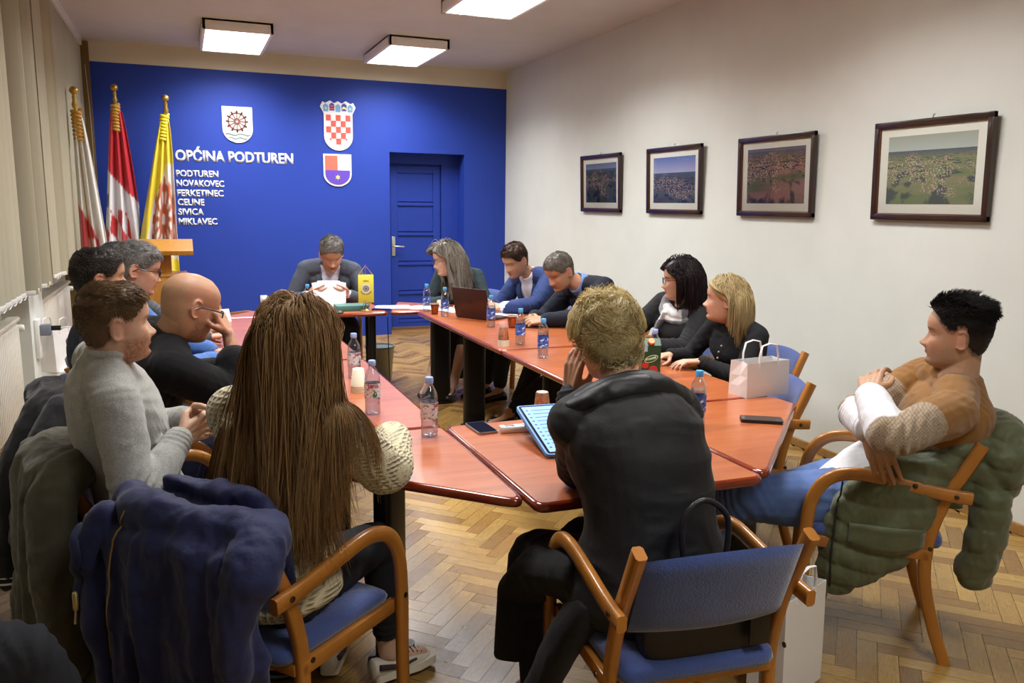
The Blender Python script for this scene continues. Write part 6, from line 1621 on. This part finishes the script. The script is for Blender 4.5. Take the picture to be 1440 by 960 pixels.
MB().tube(surf(oN, MF, sm([(-.08, -.5, .86), (-.115, -.5, .78), (-.13, -.5, .68), (-.145, -.5, .56), (-.16, -.5, .42), (-.165, -.5, .22)], 8), .001), .0026, n=6).build('zip', mat('brass_zip', C3(150, 130, 84), .35, metal=.8), oN)
MB().tube(surf(oN, MF, sm([(-.22, -.5, .80), (-.20, -.5, .74), (-.235, -.5, .66), (-.25, -.5, .60)], 5), .006), .013, n=8, flat=.35, caps='round').build('strap', mat('navy_strap', C3(28, 38, 70), .6), oN)
q = surf(oN, MF, [(-.245, -.5, .60)], .012)[0]
tg = MB(); tg.tube([tuple(Vector(q)+Vector((0, 0, .02))), q, tuple(Vector(q)-Vector((0, 0, .02)))], .007, n=8, caps='round'); tg.tube([tuple(Vector(q)-Vector((0, 0, .02))), tuple(Vector(q)-Vector((.004, 0, .06)))], .0035, n=6); tg.build('clasp', mat('light_clasp', C3(196, 180, 130), .3, metal=.7), oN)
# olive parka on chair A
MA = chM(-.12, 2.84, 8)
M_OL = mat('olive_parka', C3(74, 70, 52), .8, noise=.14, nscale=9, bump=.15, bscale=160, sheen=.2)
mb = MB()
slab(mb, [.86, .83, .76, .62, .46, .30, .16, .08], [.17, .235, .25, .25, .26, .28, .29, .28], [.045, .08, .07, .065, .07, .075, .08, .06], [0]*8, [-.27, -.29, -.32, -.33, -.335, -.34, -.34, -.34], wav=.03, seed=2)
slab(mb, [.86, .78, .62], [.15, .20, .20], [.03, .028, .02], [0]*3, [-.21, -.18, -.15], seed=4)
mb.tube(sm([(.23, -.24, .82), (.28, -.31, .76), (.28, -.32, .52), (.27, -.30, .25)], 6), [.055]*6+[.06]*7+[.05]*6, n=14, caps='round')
mb.tube(sm([(.26, -.16, .66), (.275, -.14, .5), (.265, -.16, .3), (.26, -.2, .14)], 5), [.05]*5+[.06]*6+[.055]*5, n=14, caps='round')
oO = coat('jacket', mb, MA, .008, M_OL, 'olive parka hanging over the chair of the man in the grey sweater', 'jacket', dict(amp=.014, scale=6, seed=15, stretch=(1.3, 1.3, .5), fine=.003))
# black jacket with striped cuffs on chair B
MBk = chM(-.22, 3.50, 10) @ Matrix.Translation((0, 0, .04))
M_BKJ = mat('black_jacket_cloth', C3(15, 15, 20), .8, noise=.1, nscale=9, bump=.1, bscale=160, sheen=.2)
mb = MB()
slab(mb, [.86, .83, .76, .62, .46, .33, .27], [.17, .225, .235, .235, .24, .245, .24], [.045, .07, .06, .055, .055, .05, .04], [0]*7, [-.27, -.29, -.31, -.32, -.33, -.33, -.33], wav=.022, seed=5)
sl1 = sm([(.23, -.26, .82), (.29, -.33, .70), (.29, -.37, .55), (.30, -.40, .40)], 6); sl2 = sm([(.15, -.33, .80), (.20, -.42, .62), (.20, -.45, .40), (.22, -.46, .22)], 6)
mb.tube(sl1, [.05]*19, n=14, caps='round'); mb.tube(sl2, [.048]*19, n=14, caps='round')
oB = coat('jacket', mb, MBk, .008, M_BKJ, 'black jacket with white striped cuffs over the chair of the bald man', 'jacket', dict(amp=.010, scale=7, seed=16, stretch=(1.2, 1.2, .6)))
bs = (oB.location.x, oB.location.y)
for P in (sl1, sl2):
    a, b = P[-1], P[-2]; d = unit(a-b); cf = MB()
    for k in (-.01, .012): c = a+d*k; uu = unit(np.cross(d, [0, 1, 0.3])); ww = np.cross(d, uu); cf.tube([c+(uu*math.cos(t)+ww*math.sin(t))*.051 for t in np.linspace(0, 2*PI, 20)], .0045, n=6, caps=False)
    place(cf, MBk, bs).build('cuff_stripe', mat('cuff_white', C3(210, 206, 198), .8), oB)
# green puffer on chair H
MH = chM(2.41, 2.22, 140)
M_GP = mat('green_puffer', C3(84, 90, 60), .6, noise=.1, nscale=10, bump=.12, bscale=90, sheen=.25)
mb = MB()
# panel hanging inside the near side frame
rings = []
for (z, y0, y1, t) in ((.74, -.22, .0, .045), (.66, -.20, .10, .06), (.56, -.17, .17, .065), (.44, -.14, .20, .06), (.33, -.06, .21, .055), (.26, .04, .215, .045), (.20, .12, .21, .03)):
    rg = []
    for k in range(30):
        a = 2*PI*k/30; yy = (y0+y1)/2+(y1-y0)/2*math.copysign(abs(math.cos(a))**.75, math.cos(a)); xx = -.204+t*math.copysign(abs(math.sin(a))**.8, math.sin(a)); rg.append((xx, yy, z))
    rings.append(rg)
mb.loft(rings)
slab(mb, [.845, .80, .70, .58], [.16, .215, .22, .21], [.045, .055, .05, .04], [0]*4, [-.27, -.27, -.24, -.20], seed=3)
mb.tube(sm([(.14, -.30, .80), (.02, -.36, .83), (-.10, -.37, .82), (-.17, -.36, .76), (-.14, -.36, .68)], 6), [.05]*6+[.065]*7+[.075]*6+[.07]*6, n=16, caps='round')
mb.tube(sm([(-.17, -.30, .72), (-.19, -.33, .60), (-.185, -.33, .46), (-.165, -.31, .335)], 6), [.05]*5+[.058]*7+[.056]*7, n=16, caps='round')
mb.tube(sm([(-.18, -.12, .70), (-.17, -.24, .78), (-.12, -.30, .82)], 5), .05, n=14, caps='round')
def quilt(me):
    v = getv(me); n = getn(me); z = v[:, 2]+.05*vnoise(v, 4, 3); s_ = np.abs(np.sin(z*PI/.085)); v += n*(.010*(s_**.5-.6))[:, None]; setv(me, v)
oG = coat('puffer_jacket', mb, MH, .007, M_GP, 'dark green quilted puffer jacket hanging from the chair of the man with crossed arms', 'jacket', dict(amp=.006, scale=9, seed=18, fine=.0025), quilt)
bs = (oG.location.x, oG.location.y)
def side_surf(o, M, pts, off=.004):
    from mathutils.bvhtree import BVHTree
    me = o.data; bv = BVHTree.FromPolygons([v.co for v in me.vertices], [tuple(p.vertices) for p in me.polygons]); R_ = M.to_3x3(); d = R_ @ Vector((1, 0, 0)); out = []
    for p in pts:
        q = M @ Vector(p)-o.location; h = bv.ray_cast(q-d, d); out.append(tuple(h[0]-d*off) if h[0] is not None else tuple(q))
    return out
ny, nz_ = 12, 6; P = side_surf(oG, MH, [(-.3, -.13+.25*i/(ny-1), .50-(.0+.105*j/(nz_-1)*(1-.25*abs(2*i/(ny-1)-1.0)))) for j in range(nz_) for i in range(ny)], .008)
fl = MB().add(P, [(j*ny+i, j*ny+i+1, (j+1)*ny+i+1, (j+1)*ny+i) for j in range(nz_-1) for i in range(ny-1)]).build('pocket_flap', M_GP, oG, angle=180); so = fl.modifiers.new('t', 'SOLIDIFY'); so.thickness = .008
MB().tube(side_surf(oG, MH, sm([(-.3, .155, .66), (-.3, .165, .5), (-.3, .17, .36), (-.3, .165, .24)], 5), .003), .0035, n=6).build('zip', mat('dark_zip', C3(30, 34, 28), .5), oG)
place(MB().tube([(-.19, .17, .21), (-.19, .175, .17), (-.185, .18, .13)], .006, n=8, caps='round'), MH, bs).build('zip_pull', mat('black_plastic', C3(22, 22, 24), .35), oG)
q = side_surf(oG, MH, [(-.3, -.08, .66)], .002)[0]; MB().sphere(q, .009, 10, 8).build('snap', mat('dark_zip', C3(30, 34, 28), .5), oG)
# handbag on chair G
MG = chM(1.19, 1.77, 84)
M_HB = mat('black_leather', C3(24, 22, 23), .42, noise=.1, nscale=20, bump=.15, bscale=140)
r = empty('handbag', MG.translation, math.radians(-6), 'black leather handbag on the seat behind the blonde woman', 'bag')
hb = MB(); rings = []
for z, w, d in ((.452, .17, .040), (.50, .185, .045), (.58, .18, .038), (.64, .172, .026), (.675, .165, .014)):
    rings.append([(.03+w*math.copysign(abs(math.cos(a))**.4, math.cos(a)), -.135+d*math.copysign(abs(math.sin(a))**.5, math.sin(a)), z) for a in np.linspace(0, 2*PI, 40, endpoint=False)])
hb.loft(rings).build('bag_body', M_HB, r)
MB().tube(sm([(-.02, -.12, .66), (-.03, -.11, .80), (.03, -.105, .855), (.10, -.11, .80), (.09, -.12, .66)], 8), .008, n=10).build('handle', M_HB, r)
MB().box(.125, .185, -.205, -.196, .49, .60, b=.006).build('luggage_tag', M_HB, r)
gt = MB(); gt.tube([(.155+.010*math.cos(a), -.20, .625+.014*math.sin(a)) for a in np.linspace(0, 2*PI, 16)], .003, n=6, caps=False); gt.tube([(.155, -.20, .64), (.15, -.198, .67)], .003, n=6); gt.build('gold_clasp', mat('gold_metal', C3(214, 176, 96), .25, metal=1), r)
paper_bag((1.82, 2.0, 0), .35, .26, .13, .36, 'white paper carrier bag on the floor behind the right post of the nearest chair')
paper_bag((2.47, 3.02, TT), .1, .26, .12, .16, 'white paper bag with twisted handles standing at the right edge of the table')
# ================================================================ THINGS ON THE TABLES
def clear_mat(name, tint=(.95, .97, 1, 1)):
    m = bpy.data.materials.new(name); m.use_nodes = True; N = m.node_tree.nodes; L = m.node_tree.links; N.remove(N['Principled BSDF'])
    t = N.new('ShaderNodeBsdfTransparent'); t.inputs[0].default_value = tint; g = N.new('ShaderNodeBsdfGlossy'); g.inputs['Roughness'].default_value = .06
    lw_ = N.new('ShaderNodeLayerWeight'); lw_.inputs['Blend'].default_value = .32
    mr = N.new('ShaderNodeMapRange'); mr.inputs['To Min'].default_value = .07; mr.inputs['To Max'].default_value = .75; L.new(lw_.outputs['Facing'], mr.inputs['Value'])
    mx = N.new('ShaderNodeMixShader'); L.new(mr.outputs[0], mx.inputs[0]); L.new(t.outputs[0], mx.inputs[1]); L.new(g.outputs[0], mx.inputs[2]); L.new(mx.outputs[0], N['Material Output'].inputs[0]); return m
M_PET = clear_mat('clear_bottle', (.88, .92, .97, 1)); M_WATER = mat('water', C3(235, 240, 245), .02, trans=1, ior=1.33)
def label_mat(name, kind):
    m = bpy.data.materials.new(name); m.use_nodes = True; N = m.node_tree.nodes; L = m.node_tree.links; b = N['Principled BSDF']; b.inputs['Roughness'].default_value = .4
    tc = N.new('ShaderNodeTexCoord'); vo = N.new('ShaderNodeTexVoronoi'); mp = N.new('ShaderNodeMapping'); mp.inputs['Scale'].default_value = (90, 90, 130) if kind == 'blue' else (120, 120, 200)
    L.new(tc.outputs['Object'], mp.inputs[0]); L.new(mp.outputs[0], vo.inputs[0]); vo.inputs['Scale'].default_value = 1
    rp = N.new('ShaderNodeValToRGB'); L.new(vo.outputs['Color'], rp.inputs[0]); e = rp.color_ramp.elements; rp.color_ramp.interpolation = 'CONSTANT'
    cs = [(0, (60, 96, 176)), (.4, (96, 128, 200)), (.6, (46, 76, 160)), (.8, (214, 222, 238))] if kind == 'blue' else [(0, (222, 224, 228)), (.62, (186, 192, 204)), (.78, (120, 132, 164)), (.9, (150, 70, 76))]
    e[0].position = 0; e[0].color = C3(*cs[0][1]); e[1].position = cs[1][0]; e[1].color = C3(*cs[1][1])
    for p, c in cs[2:]: q = rp.color_ramp.elements.new(p); q.color = C3(*c)
    L.new(rp.outputs[0], b.inputs['Base Color']); return m
M_LB, M_LW2 = label_mat('blue_label', 'blue'), label_mat('white_label', 'white')
M_CAPB = mat('blue_cap', C3(82, 160, 218), .35); M_CAPV = mat('lilac_cap', C3(150, 172, 224), .35); M_GRN = mat('label_green', C3(40, 120, 70), .5); M_RDL = mat('label_red', C3(170, 30, 50), .5)
def bottle(kind):
    r = empty('water_bottle')
    k = 1.0; H = .225
    if kind == 'white': prof = [(.026, 0), (.031, .004), (.032, .02), (.0305, .03), (.032, .04), (.0305, .05), (.032, .06), (.0325, .07), (.0325, .128), (.031, .134), (.0325, .142), (.0315, .152), (.028, .168), (.021, .182), (.0145, .194), (.0125, .2), (.0125, .212)]
    else: prof = [(.025, 0), (.030, .004), (.031, .02), (.0295, .03), (.031, .045), (.0315, .06), (.0315, .14), (.030, .15), (.031, .158), (.028, .172), (.019, .188), (.0135, .198), (.0125, .203), (.0125, .212)]
    MB().lathe(prof, 32, cap=False).build('bottle_body', M_PET, r, angle=180)
    wl = .11 if kind == 'white' else .15
    wp = [(a*.95, b+.001) for a, b in prof if b < wl]; wp.append((np.interp(wl, [q[1] for q in prof], [q[0] for q in prof])*.95, wl)); MB().lathe(wp, 32).build('water', M_PET, r, angle=60)
    MB().lathe([(.0148, .202), (.0155, .204), (.0155, .222), (.0135, .2255)], 28).build('cap', M_CAPV if kind == 'white' else M_CAPB, r)
    lb = MB(); z0, z1 = (.072, .132) if kind == 'white' else (.062, .128); R_ = .0332 if kind == 'white' else .0321
    lb.lathe([(R_, z0), (R_, z1)], 32, cap=False); l = lb.build('label', M_LW2 if kind == 'white' else M_LB, r, angle=180)
    return r
def curve_patch(poly, R_, off=.0004):
    return [(math.sin(x/R_)*(R_+off), -math.cos(x/R_)*(R_+off), z) for x, z in poly]
bw_ = bottle('white'); bb_ = bottle('blue')
lab = [c for c in kids(bw_) if c.name.startswith('label')][0]
me = text_mesh('jana', 1, .02); v = getv(me); v = v-v.min(0); s_ = .046/v[:, 0].max(); 
vv = np.array([(math.sin((x*s_-.018)/.0332)*.0338, -math.cos((x*s_-.018)/.0332)*.0338, .108+y*s_) for x, y, _ in v]); setv(me, vv); link('brand_lettering', me, M_RDL, lab, smooth=False)
MB().add(curve_patch([(.004, .078), (.010, .076), (.020, .079), (.022, .088), (.017, .097), (.011, .103), (.007, .095), (.003, .088)], .0332, .0006), [tuple(range(8))]).build('green_leaf', M_GRN, lab, smooth=False)
def place_tree(src, flag, loc, rz, lab_, cat, grp=None, name=None):
    o = src if not flag[0] else copy_tree(src); flag[0] = True; o.location = loc; o.rotation_euler = (0, 0, rz); tag(o, lab_, cat, grp); return o
fw_, fb_ = [False], [False]
for (x, y, rz, l) in ((.82, 2.85, .25+.5, 'clear water bottle with white label and lilac cap, nearest on the left tables'), (.69, 3.24, -.25, 'water bottle with red lettering beside the upside down cream cups'), (.755, 3.96, .4, 'water bottle behind the upside down cream cups'),
                      (2.27, 3.62, .6, 'water bottle standing behind the green carton')):
    place_tree(bw_, fw_, (x, y, TT), rz, l, 'bottle', 'water bottles with lilac caps')
for (x, y, rz, l) in ((1.79, 6.28, 0, 'blue-capped water bottle at the far end of the right tables, left of the laptop'), (1.85, 5.98, .5, 'blue-capped water bottle touching the left edge of the laptop screen'), (2.0, 5.36, .9, 'blue-capped water bottle in front of the man in the blue blazer'),
                      (1.92, 4.62, 1.2, 'blue-capped water bottle behind the brown coffee cup stack'), (1.87, 4.16, .3, 'blue-capped water bottle in front of the man in the navy sweater'), (1.86, 2.63, .7, 'blue-capped water bottle just right of the blonde woman'),
                      (.88, 6.48, .4, 'blue-capped water bottle left of the man reading papers')):
    place_tree(bb_, fb_, (x, y, TT), rz, l, 'bottle', 'water bottles with blue caps')
# cups
M_CREAM = mat('cream_paper', C3(228, 220, 196), .6); M_BROWN = mat('coffee_print', C3(96, 56, 34), .5, color2=C3(150, 92, 50), nscale=70, detail=2); M_ORL = mat('orange_lettering', C3(224, 108, 50), .5)
def cup_stack(loc, n, inv, brown, lab_, rz=0):
    r = empty('paper_cup_stack', loc, rz, lab_, 'cups'); h = .082; g = .0085
    for k in range(n):
        z = k*g; m = M_BROWN if (brown and k == n-1) else M_CREAM
        if inv: P = [(.0345, z), (.0355, z+.003), (.0345, z+.005), (.0255, z+h), (.0235, z+h+.001)]
        else: P = [(.0235, z+.0), (.0245, z+.001), (.034, z+h), (.0355, z+h+.001), (.0355, z+h+.004), (.0335, z+h+.003), (.024, z+.008), (.002, z+.008)]
        o = MB().lathe(P, 30, cap=inv).build('cup', m, r, angle=60)
        MB().lathe([(.0357, z+(0.0 if inv else h)), (.0364, z+(.003 if inv else h+.003)), (.0357, z+(.005 if inv else h+.005))], 30, cap=False).build('cup_rim', M_CREAM, r)
    if brown:
        z = (n-1)*g
        for j, w in enumerate(('COFFEE', 'COFFEE')):
            me = text_mesh(w, 1, .02); v = getv(me); v = v-v.min(0); s_ = .058/v[:, 0].max()
            R0 = lambda zz: (.0345-(zz-z)/h*.009 if inv else .0245+(zz-z)/h*.0095)+.0006
            out = []
            for x, y, _ in v:
                zz = z+.012+x*s_; a = -(y*s_*.8)/.03-.35+j*.45+.2; out.append((math.sin(a)*R0(zz), -math.cos(a)*R0(zz), zz))
            setv(me, np.array(out)); link('cup_lettering', me, M_ORL, r, smooth=False)
    return r
cup_stack((.715, 3.66, TT), 4, True, False, 'stack of cream paper cups upside down between two bottles')
cup_stack((1.295, 2.88, TT), 6, True, True, 'stack of upside down brown lettered coffee cups beside the tablet', -.4)
for o in [c for c in bpy.data.objects if c.name.startswith('paper_cup_stack')][-1:]:
    MB().lathe([(.0225, .1255), (.0225, .127)], 24).build('cup_base', M_CREAM, o)
cup_stack((1.80, 4.60, TT), 5, True, True, 'stack of upside down brown coffee cups at the joint of the right tables', .1)
cup_stack((1.81, 6.12, TT), 1, False, True, 'single brown coffee cup between two bottles left of the laptop')
cup_stack((2.13, 5.28, TT), 1, False, True, 'single brown coffee cup beside the magazine near the blue blazer man')
cup_stack((1.01, 6.43, TT), 1, True, False, 'single cream paper cup upside down in front of the man reading papers')
cup_stack((.80, 6.45, TT), 1, True, False, 'cream paper cup half hidden behind the long-haired woman, beside the far left bottle')
# phones
M_PH = mat('phone_black', C3(16, 18, 24), .12, coat=.6); M_PHS = mat('phone_silver', C3(150, 150, 152), .3, metal=.8)
def phone(loc, rz, lab_, edge, w=.074, l=.152, t=.009):
    r = empty('smartphone', loc, rz, lab_, 'phone')
    MB().prism(round_poly([(-w/2, -l/2), (w/2, -l/2), (w/2, l/2), (-w/2, l/2)], .012), 0, t).build('phone_body', edge, r)
    MB().prism(round_poly([(-w/2+.003, -l/2+.003), (w/2-.003, -l/2+.003), (w/2-.003, l/2-.003), (-w/2+.003, l/2-.003)], .010), t, t+.0006).build('screen', M_PH, r)
    MB().prism(round_poly([(-w/2+.002, -l/2+.002), (w/2-.002, -l/2+.002), (w/2-.002, l/2-.002), (-w/2+.002, l/2-.002)], .010), -.0, .001).build('back_cover', edge, r)
phone((1.035, 2.87, TT), .04, 'dark phone with silver edge on the corner of the near middle table', M_PHS, w=.080, l=.155)
phone((2.15, 2.60, TT), math.radians(-38)+PI/2+.1, 'black phone lying on the corner table in front of the man with crossed arms', mat('phone_case_black', C3(30, 30, 32), .4), w=.078, l=.165, t=.013)
phone((2.26, 5.24, TT), 1.0, 'small black phone by the hands of the man in the navy sweater', mat('phone_case_black', C3(30, 30, 32), .4))
phone((1.47, 6.50, TT), 1.2, 'black phone on the far middle table beside the loose papers', mat('phone_case_black', C3(30, 30, 32), .4))
# white remote-like device
r = empty('white_handheld_device', (1.21, 2.79, TT), math.radians(-6), 'long white handheld device with a small display beside the tablet', 'device')
dv = MB(); dv.loft([[(x, s_*w, z) for (s_, z) in ((-1, .004), (-.85, 0), (.85, 0), (1, .004), (1, .018), (.8, .024), (-.8, .024), (-1, .018))] for x, w in ((-.125, .014), (-.118, .021), (-.05, .023), (.05, .025), (.118, .024), (.125, .016))]); dv.build('device_body', M_PVC, r)
MB().box(-.105, -.068, -.010, .012, .0235, .0255, b=.002).build('display', mat('grey_display', C3(110, 116, 118), .3), r); MB().lathe([(.004, .0235), (.004, .0255)], 12, origin=(-.03, .003, 0)).build('button', mat('grey_plastic', C3(120, 126, 140), .4), r)
# tablet
r = empty('tablet', (1.255, 2.62, TT+.0), 0, 'tablet in a light blue case with a lit page, by the blonde woman', 'tablet'); r.rotation_euler = (math.radians(14), 0, math.radians(-4))
M_TBC = mat('light_blue_case', C3(92, 152, 226), .45); W, Hh = .245, .36
MB().prism(round_poly([(-W/2, -Hh/2), (W/2, -Hh/2), (W/2, Hh/2), (-W/2, Hh/2)], .018), .045, .060).build('case', M_TBC, r)
MB().prism(round_poly([(-W/2+.007, -Hh/2+.007), (W/2-.007, -Hh/2+.007), (W/2-.007, Hh/2-.007), (-W/2+.007, Hh/2-.007)], .012), .060, .0612).build('bezel', M_PH, r)
MB().box(-W/2+.016, W/2-.016, -Hh/2+.016, Hh/2-.016, .0612, .0616).build('screen', mat('tablet_screen', C3(120, 160, 236), .2, emit=C3(150, 185, 255), estr=.75), r, smooth=False)
tx = MB()
for k in range(11):
    y = Hh/2-.045-k*.027; tx.box(-W/2+.045, -W/2+.045+(.10 if k % 3 else .14), y-.002, y+.002, .0616, .0619); tx.lathe([(.005, .0616), (.005, .0619)], 10, origin=(-W/2+.03, y, 0))
tx.build('screen_text', mat('screen_text_ink', C3(60, 80, 150), .3), r, smooth=False)
sd = MB().box(-.10, .10, .12, .128, .0, .046, b=.002); sd.build('case_stand', M_TBC, r)
# juice carton
r = empty('juice_carton', (2.15, 3.47, TT), math.radians(-18), 'dark green juice carton with an orange cap and red fruit print', 'carton')
M_CG = mat('carton_green', C3(34, 72, 44), .4); w, d, h = .048, .034, .175
cb = MB(); cb.loft([[(-w, -d, 0), (w, -d, 0), (w, d, 0), (-w, d, 0)], [(-w, -d, h), (w, -d, h), (w, d, h), (-w, d, h)], [(-w, -.004, h+.032), (w, -.004, h+.032), (w, .004, h+.032), (-w, .004, h+.032)]]); cb.build('carton_body', M_CG, r, smooth=False)
MB().lathe([(.017, 0), (.018, .002), (.018, .012), (.015, .015)], 20, M=Matrix.Translation((.0, -.019, h+.014)) @ Matrix.Rotation(math.radians(46), 4, 'X')).build('orange_cap', mat('orange_cap', C3(236, 120, 40), .35), r)
MB().box(-w+.001, -.02, -d-.0006, -d, h-.03, h-.002).build('blue_corner', mat('carton_pale', C3(160, 196, 220), .4), r, smooth=False)
ov = MB(); ov.prism([(.034*math.cos(a)*1+.006*math.sin(a)*0, .108+.018*math.sin(a)+.010*math.cos(a)) for a in np.linspace(0, 2*PI, 30, endpoint=False)], .0342, .0348, M=WM); ov.build('logo_ring', mat('logo_white', C3(226, 236, 214), .4), r, smooth=False)
ov = MB(); ov.prism([(.031*math.cos(a), .108+.0152*math.sin(a)+.0092*math.cos(a)) for a in np.linspace(0, 2*PI, 30, endpoint=False)], .0349, .0353, M=WM); ov.build('logo_oval', mat('logo_green', C3(30, 110, 56), .4), r, smooth=False)
flat_text('logo_lettering', 'Fructal', .052, .013, mat('logo_white', C3(226, 236, 214), .4), r, bold=.03, M=Matrix.Translation((-.026, -.0355, .098)) @ Matrix.Rotation(math.radians(-15), 4, 'Y') @ WM, thick=.0005)
for (x, z, rd) in ((.012, .055, .022), (-.030, .075, .018), (.030, .030, .02), (-.014, .030, .024)):
    mb = MB(); mb.prism([(x+rd*math.cos(a), z+rd*.85*math.sin(a)) for a in np.linspace(0, 2*PI, 20, endpoint=False)], .0342, .0350, M=WM); mb.build('fruit_print', mat('fruit_red', C3(190, 52, 44), .4), r, smooth=False)
# laptop
r = empty('laptop', (2.01, 5.77, TT), math.radians(-59), 'open dark brown laptop seen from behind in front of the grey-haired woman', 'laptop')
M_LT = mat('laptop_shell', C3(66, 40, 38), .35, metal=.3); M_KEY = mat('laptop_keys', C3(20, 20, 22), .5)
# local: lid back faces -y
MB().box(-.17, .17, 0, .235, 0, .014, b=.005).build('base', M_LT, r); MB().box(-.15, .15, .02, .13, .014, .016, b=.001).build('keyboard', M_KEY, r)
lidM = Matrix.Translation((0, .0, .012)) @ Matrix.Rotation(math.radians(14), 4, 'X')
l = MB().box(-.17, .17, -.007, 0, 0, .235, b=.003, M=lidM).build('lid', M_LT, r); MB().box(-.16, .16, .0, .0006, .012, .225, M=lidM).build('screen', mat('laptop_screen', C3(60, 70, 90), .2, emit=C3(150, 170, 200), estr=.3), l, smooth=False)
lg = MB(); lg.prism([(.014*math.cos(a), .12+.016*math.sin(a)*(1 if math.sin(a) > 0 else .85)) for a in np.linspace(0, 2*PI, 20, endpoint=False)], .0072, .0076, M=lidM @ WM); lg.build('lid_emblem', mat('lid_emblem', C3(40, 24, 24), .2), l, smooth=False)
# papers
M_PAP = mat('white_paper_sheet', C3(232, 230, 236), .7)
def sheets(loc, rz, lab_, w=.21, h=.297, n=3, cat='papers', m=M_PAP):
    r = empty('paper_sheets', loc, rz, lab_, cat)
    for k in range(n):
        a = .09*k*(-1)**k; mb = MB(); N_ = 6; z = .001+.0015*k
        vs = [(-w/2+w*i/N_, -h/2+h*j/N_, z+.003*math.sin(i*.8+j*.5+k)) for j in range(N_+1) for i in range(N_+1)]; mb.add(vs, [(j*(N_+1)+i, j*(N_+1)+i+1, (j+1)*(N_+1)+i+1, (j+1)*(N_+1)+i) for j in range(N_) for i in range(N_)])
        xf(mb, Matrix.Rotation(a, 4, 'Z')); o = mb.build('sheet', m, r, angle=180); so = o.modifiers.new('t', 'SOLIDIFY'); so.thickness = .0006
    return r
sheets((1.60, 6.62, TT), 1.3, 'loose white papers on the far table between the two seated people'); sheets((1.86, 6.50, TT), .8, 'white papers at the far right corner of the tables')
sheets((2.00, 6.32, TT), .4, 'open white notebook under the hands of the grey-haired woman', n=2); sheets((2.28, 5.93, TT), 1.2, 'white magazine in front of the man in the blue blazer', n=2, w=.28)
# small pale card by bald man
r = empty('white_card', (.25, 6.15, TT), .5, 'small folded white card on the far left table above the bald man\'s hand', 'card')
MB().add([(-.05, 0, 0), (.05, 0, 0), (.05, .03, .09), (-.05, .03, .09), (.05, .06, 0), (-.05, .06, 0)], [(0, 1, 2, 3), (3, 2, 4, 5)]).build('card_body', M_PAP, r, smooth=False).modifiers.new('t', 'SOLIDIFY').thickness = .001
# papers held by the man at the head
r = empty('held_papers', (1.11, 6.79, .845), 0, 'white sheets held up by the man in the grey jacket', 'papers')
for k, (dx, rz, rx) in enumerate(((-.02, .06, 60), (.01, -.10, 62))):
    mb = MB(); N_ = 8; w, h = .235, .235
    vs = [(-w/2+w*i/N_+dx, -h/2+h*j/N_, .018*math.sin(PI*i/N_)-.004*k) for j in range(N_+1) for i in range(N_+1)]; mb.add(vs, [(j*(N_+1)+i, j*(N_+1)+i+1, (j+1)*(N_+1)+i+1, (j+1)*(N_+1)+i) for j in range(N_) for i in range(N_)])
    xf(mb, Matrix.Rotation(math.radians(rx), 4, 'X') @ Matrix.Rotation(rz, 4, 'Z')); o = mb.build('sheet', M_PAP, r, angle=180); so = o.modifiers.new('t', 'SOLIDIFY'); so.thickness = .0006
tag(MB().box(-.13, .13, -.09, .09, 0, .045, b=.006).build('folder_stack', mat('green_folder', C3(74, 118, 110), .6), loc=(1.24, 6.57, TT)), 'dark green folders lying in front of the man reading papers', 'folder')
tag(MB().lathe([(.04, 0), (.045, .006), (.035, .016), (.005, .02)], 20).build('black_dish', mat('black_plastic', C3(22, 22, 24), .35), loc=(1.10, 6.40, TT)), 'small black object on the far table beside the cream cup', 'device')
# table flag
r = empty('table_flag', (1.335, 6.46, TT), 0, 'small yellow table flag with a wheel emblem on a glass and gold stand', 'flag')
MB().lathe([(.045, 0), (.045, .008), (.02, .014), (.008, .02)], 24).build('gold_base', M_GOLD, r); MB().lathe([(.03, .012), (.03, .07), (.02, .085)], 20).build('glass_block', M_PET, r)
MB().tube([(0, 0, .01), (0, 0, .37)], .0035, n=8).build('flag_pole', M_GOLD, r); MB().tube([(-.055, -.012, .295), (.0, -.004, .365), (.055, -.012, .295)], .0022, n=6).build('cord', M_CORD1, r)
fm = mat('table_flag_yellow', C3(226, 214, 76), .6); MB().box(-.062, .062, -.016, -.0125, .07, .295, b=.001).build('banner', fm, r)
pl_ = Matrix.Translation((0, -.0160, .18)) @ WM
MB().prism(shield_poly(.062, .075), 0, .0006, M=pl_).build('shield', M_SW, r, smooth=False); wheel('wheel', mat('emblem_dark', C3(70, 60, 40), .5), r, 0, .003, .027, .0006, .0012, plane=pl_)
flat_text('banner_lettering', 'OPĆINA', .045, .012, mat('emblem_dark', C3(70, 60, 40), .5), r, bold=.02, M=Matrix.Translation((-.022, -.0163, .238)) @ WM, thick=.0005)
me = text_mesh('PODTUREN', 1, .02); v = getv(me); v = v-v.min(0); s_ = .085/v[:, 0].max()
a = -PI/2+(v[:, 0]*s_-.0425)/.045; R_ = .058-v[:, 1]*s_*1.0; setv(me, np.stack([R_*np.cos(a), np.full(len(v), -.0166), .19+R_*np.sin(a)], -1)); link('banner_lettering', me, mat('emblem_dark', C3(70, 60, 40), .5), r, smooth=False)
